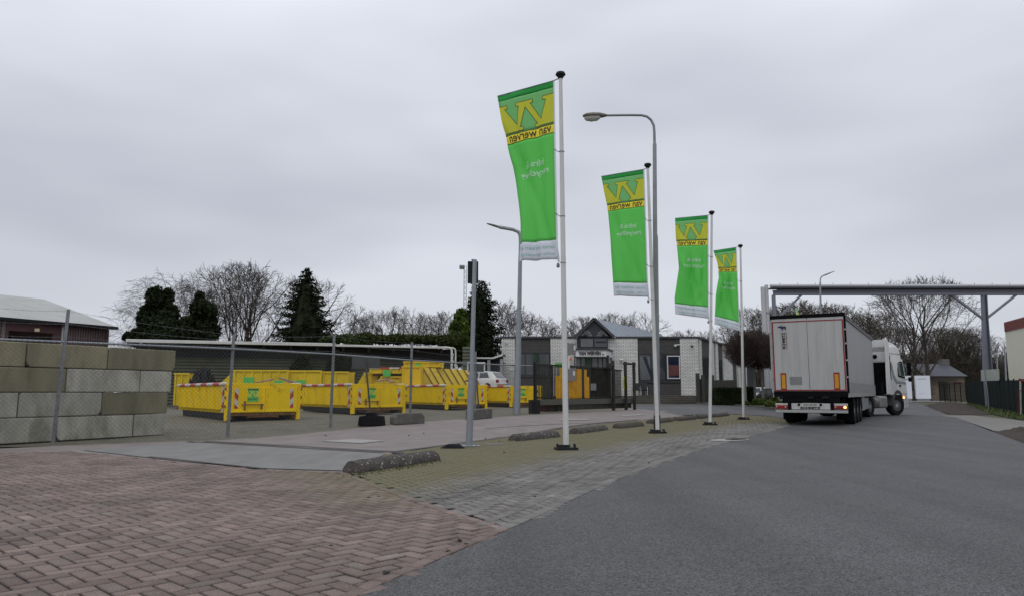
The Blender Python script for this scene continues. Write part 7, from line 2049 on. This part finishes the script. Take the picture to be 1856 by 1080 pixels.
def blobcore(blobs, m, parent, seed, f=.72):
    rs = random.Random(seed); mb = MB()
    for x, y, z, rx, ry, rz_ in blobs:
        rings = []; N = 9
        for i in range(1, 7):
            th = math.pi * i / 7; rings.append([(x + rx * f * math.sin(th) * math.cos(2 * math.pi * k / N) * rs.uniform(.8, 1.1), y + ry * f * math.sin(th) * math.sin(2 * math.pi * k / N) * rs.uniform(.8, 1.1), z + rz_ * f * math.cos(th)) for k in range(N)])
        mb.loft(rings)
    return mb
def evergreen(name, label, Y, blobs_px, n, size, m, seed, group=None, cat='tree', trunk=True, base_px=None, depthf=.8):
    "blobs_px: (px, py, rx_px, ry_px) at depth Y"
    k = Y / 1340; cx = sum(b[0] for b in blobs_px) / len(blobs_px) if base_px is None else base_px
    p = P(cx, 690, Y); base = Vector((p.x, Y, H(p.x, Y))); rs = random.Random(seed)
    bl = []
    for b in blobs_px:
        q = P(b[0], b[1], Y) - base; bl.append((q.x, rs.uniform(-.5, .5) * b[2] * k, q.z, b[2] * k, b[2] * k * depthf, b[3] * k))
    o = E(name, label, cat, base, 0, group)
    obj_me(leaves(bl, n, size, seed, m, 'crown'), 'crown', o)
    blobcore(bl, m, o, seed).build('inner_crown', m, o)
    if trunk: mb = MB(); mb.tube([(0, 0, 0), (0, 0, max(q_[2] for q_ in bl))], [.25, .08], 8); mb.build('trunk', M_bark, o)
    return o
evergreen('ivy_clad_tree', 'thick dark ivy column with a lumpy top, the left one of two', 60, [(285, 540, 17, 20), (306, 540, 11, 18), (276, 565, 20, 20), (300, 570, 22, 24), (290, 595, 34, 22), (310, 600, 28, 20), (266, 578, 16, 18), (330, 598, 22, 18)], 9000, .17, M_ivy, 31, 'ivy covered trees left of the round tree')
evergreen('ivy_clad_tree', 'dark ivy column with a pointed tip, the right one of two', 60, [(363, 540, 8, 12), (366, 560, 18, 18), (380, 566, 14, 16), (362, 585, 26, 22), (378, 600, 20, 20), (350, 602, 24, 18), (340, 592, 18, 18)], 8000, .17, M_ivy, 32, 'ivy covered trees left of the round tree')
evergreen('ivy_thicket', 'low dark ivy mass hanging over the left end of the shed roof', 55, [(232, 610, 9, 9), (250, 605, 14, 12), (275, 608, 22, 10), (300, 612, 24, 8), (330, 604, 22, 14), (350, 608, 22, 10), (240, 618, 10, 10), (380, 612, 16, 6)], 8000, .15, M_ivy, 33, None, 'ivy', trunk=False)
evergreen('ivy_thicket', 'green ivy carpet growing along the shed roof edge right of the left conifer', 57.5, [(600, 616, 20, 8), (628, 613, 20, 8), (660, 612, 22, 9), (690, 614, 22, 8), (720, 613, 24, 9), (750, 615, 22, 8), (780, 615, 20, 9), (805, 616, 18, 10), (825, 612, 14, 12), (640, 622, 14, 5), (665, 622, 12, 6)], 11000, .13, M_ivyr, 34, None, 'ivy', trunk=False)
evergreen('ivy_bush', 'dark climber hanging down the shed wall under the left conifer', 53, [(548, 650, 12, 16), (540, 668, 14, 14), (556, 672, 12, 12)], 1800, .13, M_ivy, 35, None, 'climber', trunk=False)
evergreen('ivy_bush', 'dark climber on the shed wall behind the third fence post', 54, [(610, 645, 10, 14), (622, 655, 14, 18), (600, 665, 10, 14)], 1800, .13, M_ivy, 36, None, 'climber', trunk=False)
evergreen('ivy_bush', 'bright green ivy wrapped round the mast left of the tall conifer', 58.5, [(835, 575, 12, 16), (830, 600, 16, 20), (838, 620, 14, 18), (826, 625, 12, 14), (842, 595, 8, 16), (832, 640, 8, 12)], 5000, .16, M_ivyg, 37, None, 'ivy', trunk=False)
def conifer(px, pt, pb, hw_px, Y, label, seed, whorls=30, m=None, pw=.66):
    k = Y / 1340; p = P(px, 690, Y); base = Vector((p.x, Y, H(p.x, Y))); ztop = P(px, pt, Y).z - base.z; zb_ = P(px, pb, Y).z - base.z; rw = hw_px * k
    o = E('conifer', label, 'tree', base, 0, 'dark conifers behind the yard'); rs = np.random.RandomState(seed)
    mb = MB(); mb.tube([(0, 0, 0), (0, 0, ztop * .5), (0, 0, ztop)], [.32, .2, .03], 8); mb.build('trunk', M_bark, o)
    V = []; Hh = ztop - zb_
    for wv in range(whorls):
        t = (wv + rs.rand() * .5) / whorls; z = ztop - Hh * t - .1; R_ = rw * (t ** pw) * (1 + rs.normal(0, .10)) + .12
        nb_ = int(5 + 9 * t)
        for b in range(nb_):
            a = rs.rand() * 6.283; L = R_ * rs.uniform(.62, 1.18); ns = max(4, int(L / .10)); dr = rs.uniform(.10, .45)
            for i in range(ns):
                f = (i + 1) / ns; rr = L * f; zz = z - dr * L * f ** 1.3 + .18 * L * (f ** 4)
                c = np.array([rr * math.cos(a), rr * math.sin(a), zz]); wdt = .34 * (1 - f * .55) + .08
                for j in range(4):
                    dv = np.array([math.cos(a + rs.normal(0, .9)), math.sin(a + rs.normal(0, .9)), rs.normal(-.35, .35)]); dv /= np.linalg.norm(dv); sv = rs.normal(size=3); sv -= dv * sv.dot(dv); sv /= np.linalg.norm(sv)
                    cc_ = c + rs.normal(0, .06, 3); l_ = wdt * rs.uniform(.6, 1.2); V.append([cc_, cc_ + dv * l_ * .5 + sv * .05, cc_ + dv * l_, cc_ + dv * l_ * .5 - sv * .05])
    V = np.array(V).reshape(-1, 3); obj_me(npmesh('crown', V, np.arange(len(V)).reshape(-1, 4), m or M_con), 'crown', o)
    mb = MB(); N = 11; rings = []; r2 = random.Random(seed)
    for i in range(9):
        t = i / 8; rings.append([(rw * .62 * t ** .85 * r2.uniform(.75, 1.1) * math.cos(6.283 * q / N) + .001, rw * .62 * t ** .85 * r2.uniform(.75, 1.1) * math.sin(6.283 * q / N), ztop - .5 - (Hh - .6) * t) for q in range(N)])
    mb.loft(rings); mb.build('inner_crown', m or M_con, o)
conifer(548, 485, 622, 58, 62, 'broad dark conifer with a pointed tip above the middle of the shed', 41, 34)
conifer(872, 508, 655, 44, 68, 'tall dark conifer beside the ivy grown mast and the office', 42, 36, pw=.5)
conifer(858, 530, 640, 26, 66, 'smaller dark conifer leaning into the left side of the tall one', 43, 26)
# hedge, shrubs and young trees by the truck
def hedge(px0, px1, pt, Y, label, seed, dp=1.2):
    a, b = P(px0, 700, Y), P(px1, 700, Y); zt3 = P((px0 + px1) / 2, pt, Y).z; g = H(a.x, Y); h = zt3 - g; L = b.x - a.x
    o = E('hedge', label, 'hedge', (a.x, Y, g)); rs = np.random.RandomState(seed)
    mb = MB(); mb.bb(.06, L - .06, .06, dp - .06, 0, h - .06); mb.build('inner_hedge', M_hedge, o)
    n = 9000; f = rs.choice(3, n, p=(.55, .3, .15)); c = np.stack([rs.rand(n) * L, rs.rand(n) * dp, rs.rand(n) * h], 1)
    c[f == 0, 1] = rs.normal(.02, .03, (f == 0).sum()); c[f == 1, 2] = h + rs.normal(0, .035, (f == 1).sum()); e = f == 2; c[e, 0] = np.where(rs.rand(e.sum()) < .5, 0, L) + rs.normal(0, .03, e.sum())
    a_ = rs.normal(size=(n, 3)); a_ /= np.linalg.norm(a_, axis=1, keepdims=True); a2 = np.cross(a_, rs.normal(size=(n, 3))); a2 /= np.linalg.norm(a2, axis=1, keepdims=True); s = .06
    V = np.stack([c - a_ * s, c + a2 * s * .6, c + a_ * s, c - a2 * s * .6], 1).reshape(-1, 3); obj_me(npmesh('foliage', V, np.arange(n * 4).reshape(-1, 4), M_hedge), 'foliage', o)
hedge(1296, 1345, 703.5, 56, 'dark clipped hedge right of the wooden screen', 51); hedge(1353, 1366, 702.5, 58, 'short piece of dark clipped hedge between two young trees', 52)
rs_ = random.Random(5)
for k, (px, py, Y, lab) in enumerate([(1372, 727, 51, 'round green shrub right of the farthest flagpole'), (1384, 727, 50, 'green shrub second from the farthest flagpole'), (1396, 730, 49, 'green shrub under the dark parked car'), (1410, 731, 49, 'green shrub nearest the trailer tail light'), (1422, 730, 50, 'green shrub just behind the trailer corner'), (1352, 729, 50, 'tiny green shrub at the foot of the first young tree'), (1402, 722, 53, 'small green shrub behind the others beside the dark car')]):
    r_ = [8, 7, 8, 7, 7, 4, 6][k]
    evergreen('shrub', lab, Y, [(px, py, r_, r_ * .75), (px + 4, py + 2, r_ * .7, r_ * .5), (px - 4, py + 2, r_ * .7, r_ * .5)], 900, .075, M_shrub, 60 + k, 'green shrubs on the verge', 'shrub', trunk=False)
# clipped young trees with dense red-brown twigs
def twigball(px, pt, pb, hw_, Y, label, seed, trunk_px=None):
    k = Y / 1340; p = P(px, 690, Y); g = H(p.x, Y); o = E('young_tree', label, 'tree', (p.x, Y, g), 0, 'young clipped trees on the verge'); rs = np.random.RandomState(seed)
    z1 = P(px, pt, Y).z - g; z0 = P(px, pb, Y).z - g; rx = hw_ * k; S_ = Sticks(); T = Sticks()
    T.add((0, 0, 0), (0, 0, z0 + .3), .10, .08); root = Vector((0, 0, z0 + .2))
    for l in range(16):
        a = rs.rand() * 6.283; tt = rs.rand() ** .5; tgt = Vector((rx * .7 * tt * math.cos(a), rx * .7 * tt * math.sin(a), z0 + (z1 - z0) * rs.uniform(.2, .8))); mid = (root + tgt) / 2 + Vector((0, 0, -.1)); T.add(root, mid, .05, .035); T.add(mid, tgt, .035, .02)
    cz = (z0 + z1) / 2
    for _ in range(5200):
        d = rs.normal(size=3); d /= np.linalg.norm(d); r = rs.rand() ** .45
        c = Vector((d[0] * rx * r, d[1] * rx * r * .9, cz + d[2] * (z1 - z0) / 2 * r)); dv = Vector((d[0] * .8 + rs.normal(0, .35), d[1] * .8 + rs.normal(0, .35), abs(d[2]) * .6 + .5 + rs.normal(0, .3))).normalized() * rs.uniform(.2, .5)
        S_.add(c, c + dv, .011, .006)
    obj_me(T.mesh('trunk', mat('young_bark', (.16, .155, .145), .9), 7), 'trunk', o); obj_me(S_.mesh('crown', M_twigr, 3), 'crown', o)
twigball(1350, 604, 668, 33, 54, 'young tree with a dense red-brown crown right behind the farthest flagpole', 71)
twigball(1367.5, 600, 670, 32, 57, 'young tree with a dense red-brown crown, second on the verge', 72)
twigball(1381.5, 606, 672, 32, 55, 'young tree with a dense red-brown crown, third on the verge', 73)
twigball(1409, 608, 675, 30, 53, 'young tree with a dense red-brown crown touching the trailer edge', 74)
# weeds and debris on the paving
rs = random.Random(77); mb = MB()
for _ in range(260):
    t = rs.random(); x0, y0_ = G(640 + 150 * t, 862 - 24 * t)[:2]
    x = x0 + rs.gauss(0, .10); y = y0_ + rs.gauss(-.03, .10); hh = rs.uniform(.012, .045); a = rs.uniform(0, 6.28)
    mb.add([(x, y, .0), (x + math.cos(a) * hh * .5, y + math.sin(a) * hh * .5, hh * .5), (x + math.cos(a) * hh, y + math.sin(a) * hh, hh), (x + math.cos(a + .8) * hh * .5, y + math.sin(a + .8) * hh * .5, hh * .6)], [(0, 1, 2, 3)])
tag(mb.build('weeds', leafmat('moss_tufts', (.055, .062, .022))), 'small green weeds along the foot of the biggest edge stone', 'weeds', kind='stuff')
mb = MB()
for px, py, s in ((590, 789, .03), (741, 789, .025), (768, 785, .03), (1176, 838, .02), (914, 820, .03), (700, 1040, .03), (845, 987, .02), (833, 980, .025), (905, 800, .03), (668, 902, .02), (686, 900, .02), (600, 990, .018), (812, 1000, .02), (880, 795, .03), (970, 900, .02)):
    p = G(px, py); mb.box((p.x, p.y, p.z + s * .4), (s * 1.5, s, s * .7), rs.random() * 3, rx=.3)
tag(mb.build('pebbles', mat('pebble', (.05, .045, .04), .9, var=.4, scale=20)), 'scattered dark pebbles and crumbs on the paving and road', 'pebbles', kind='stuff')
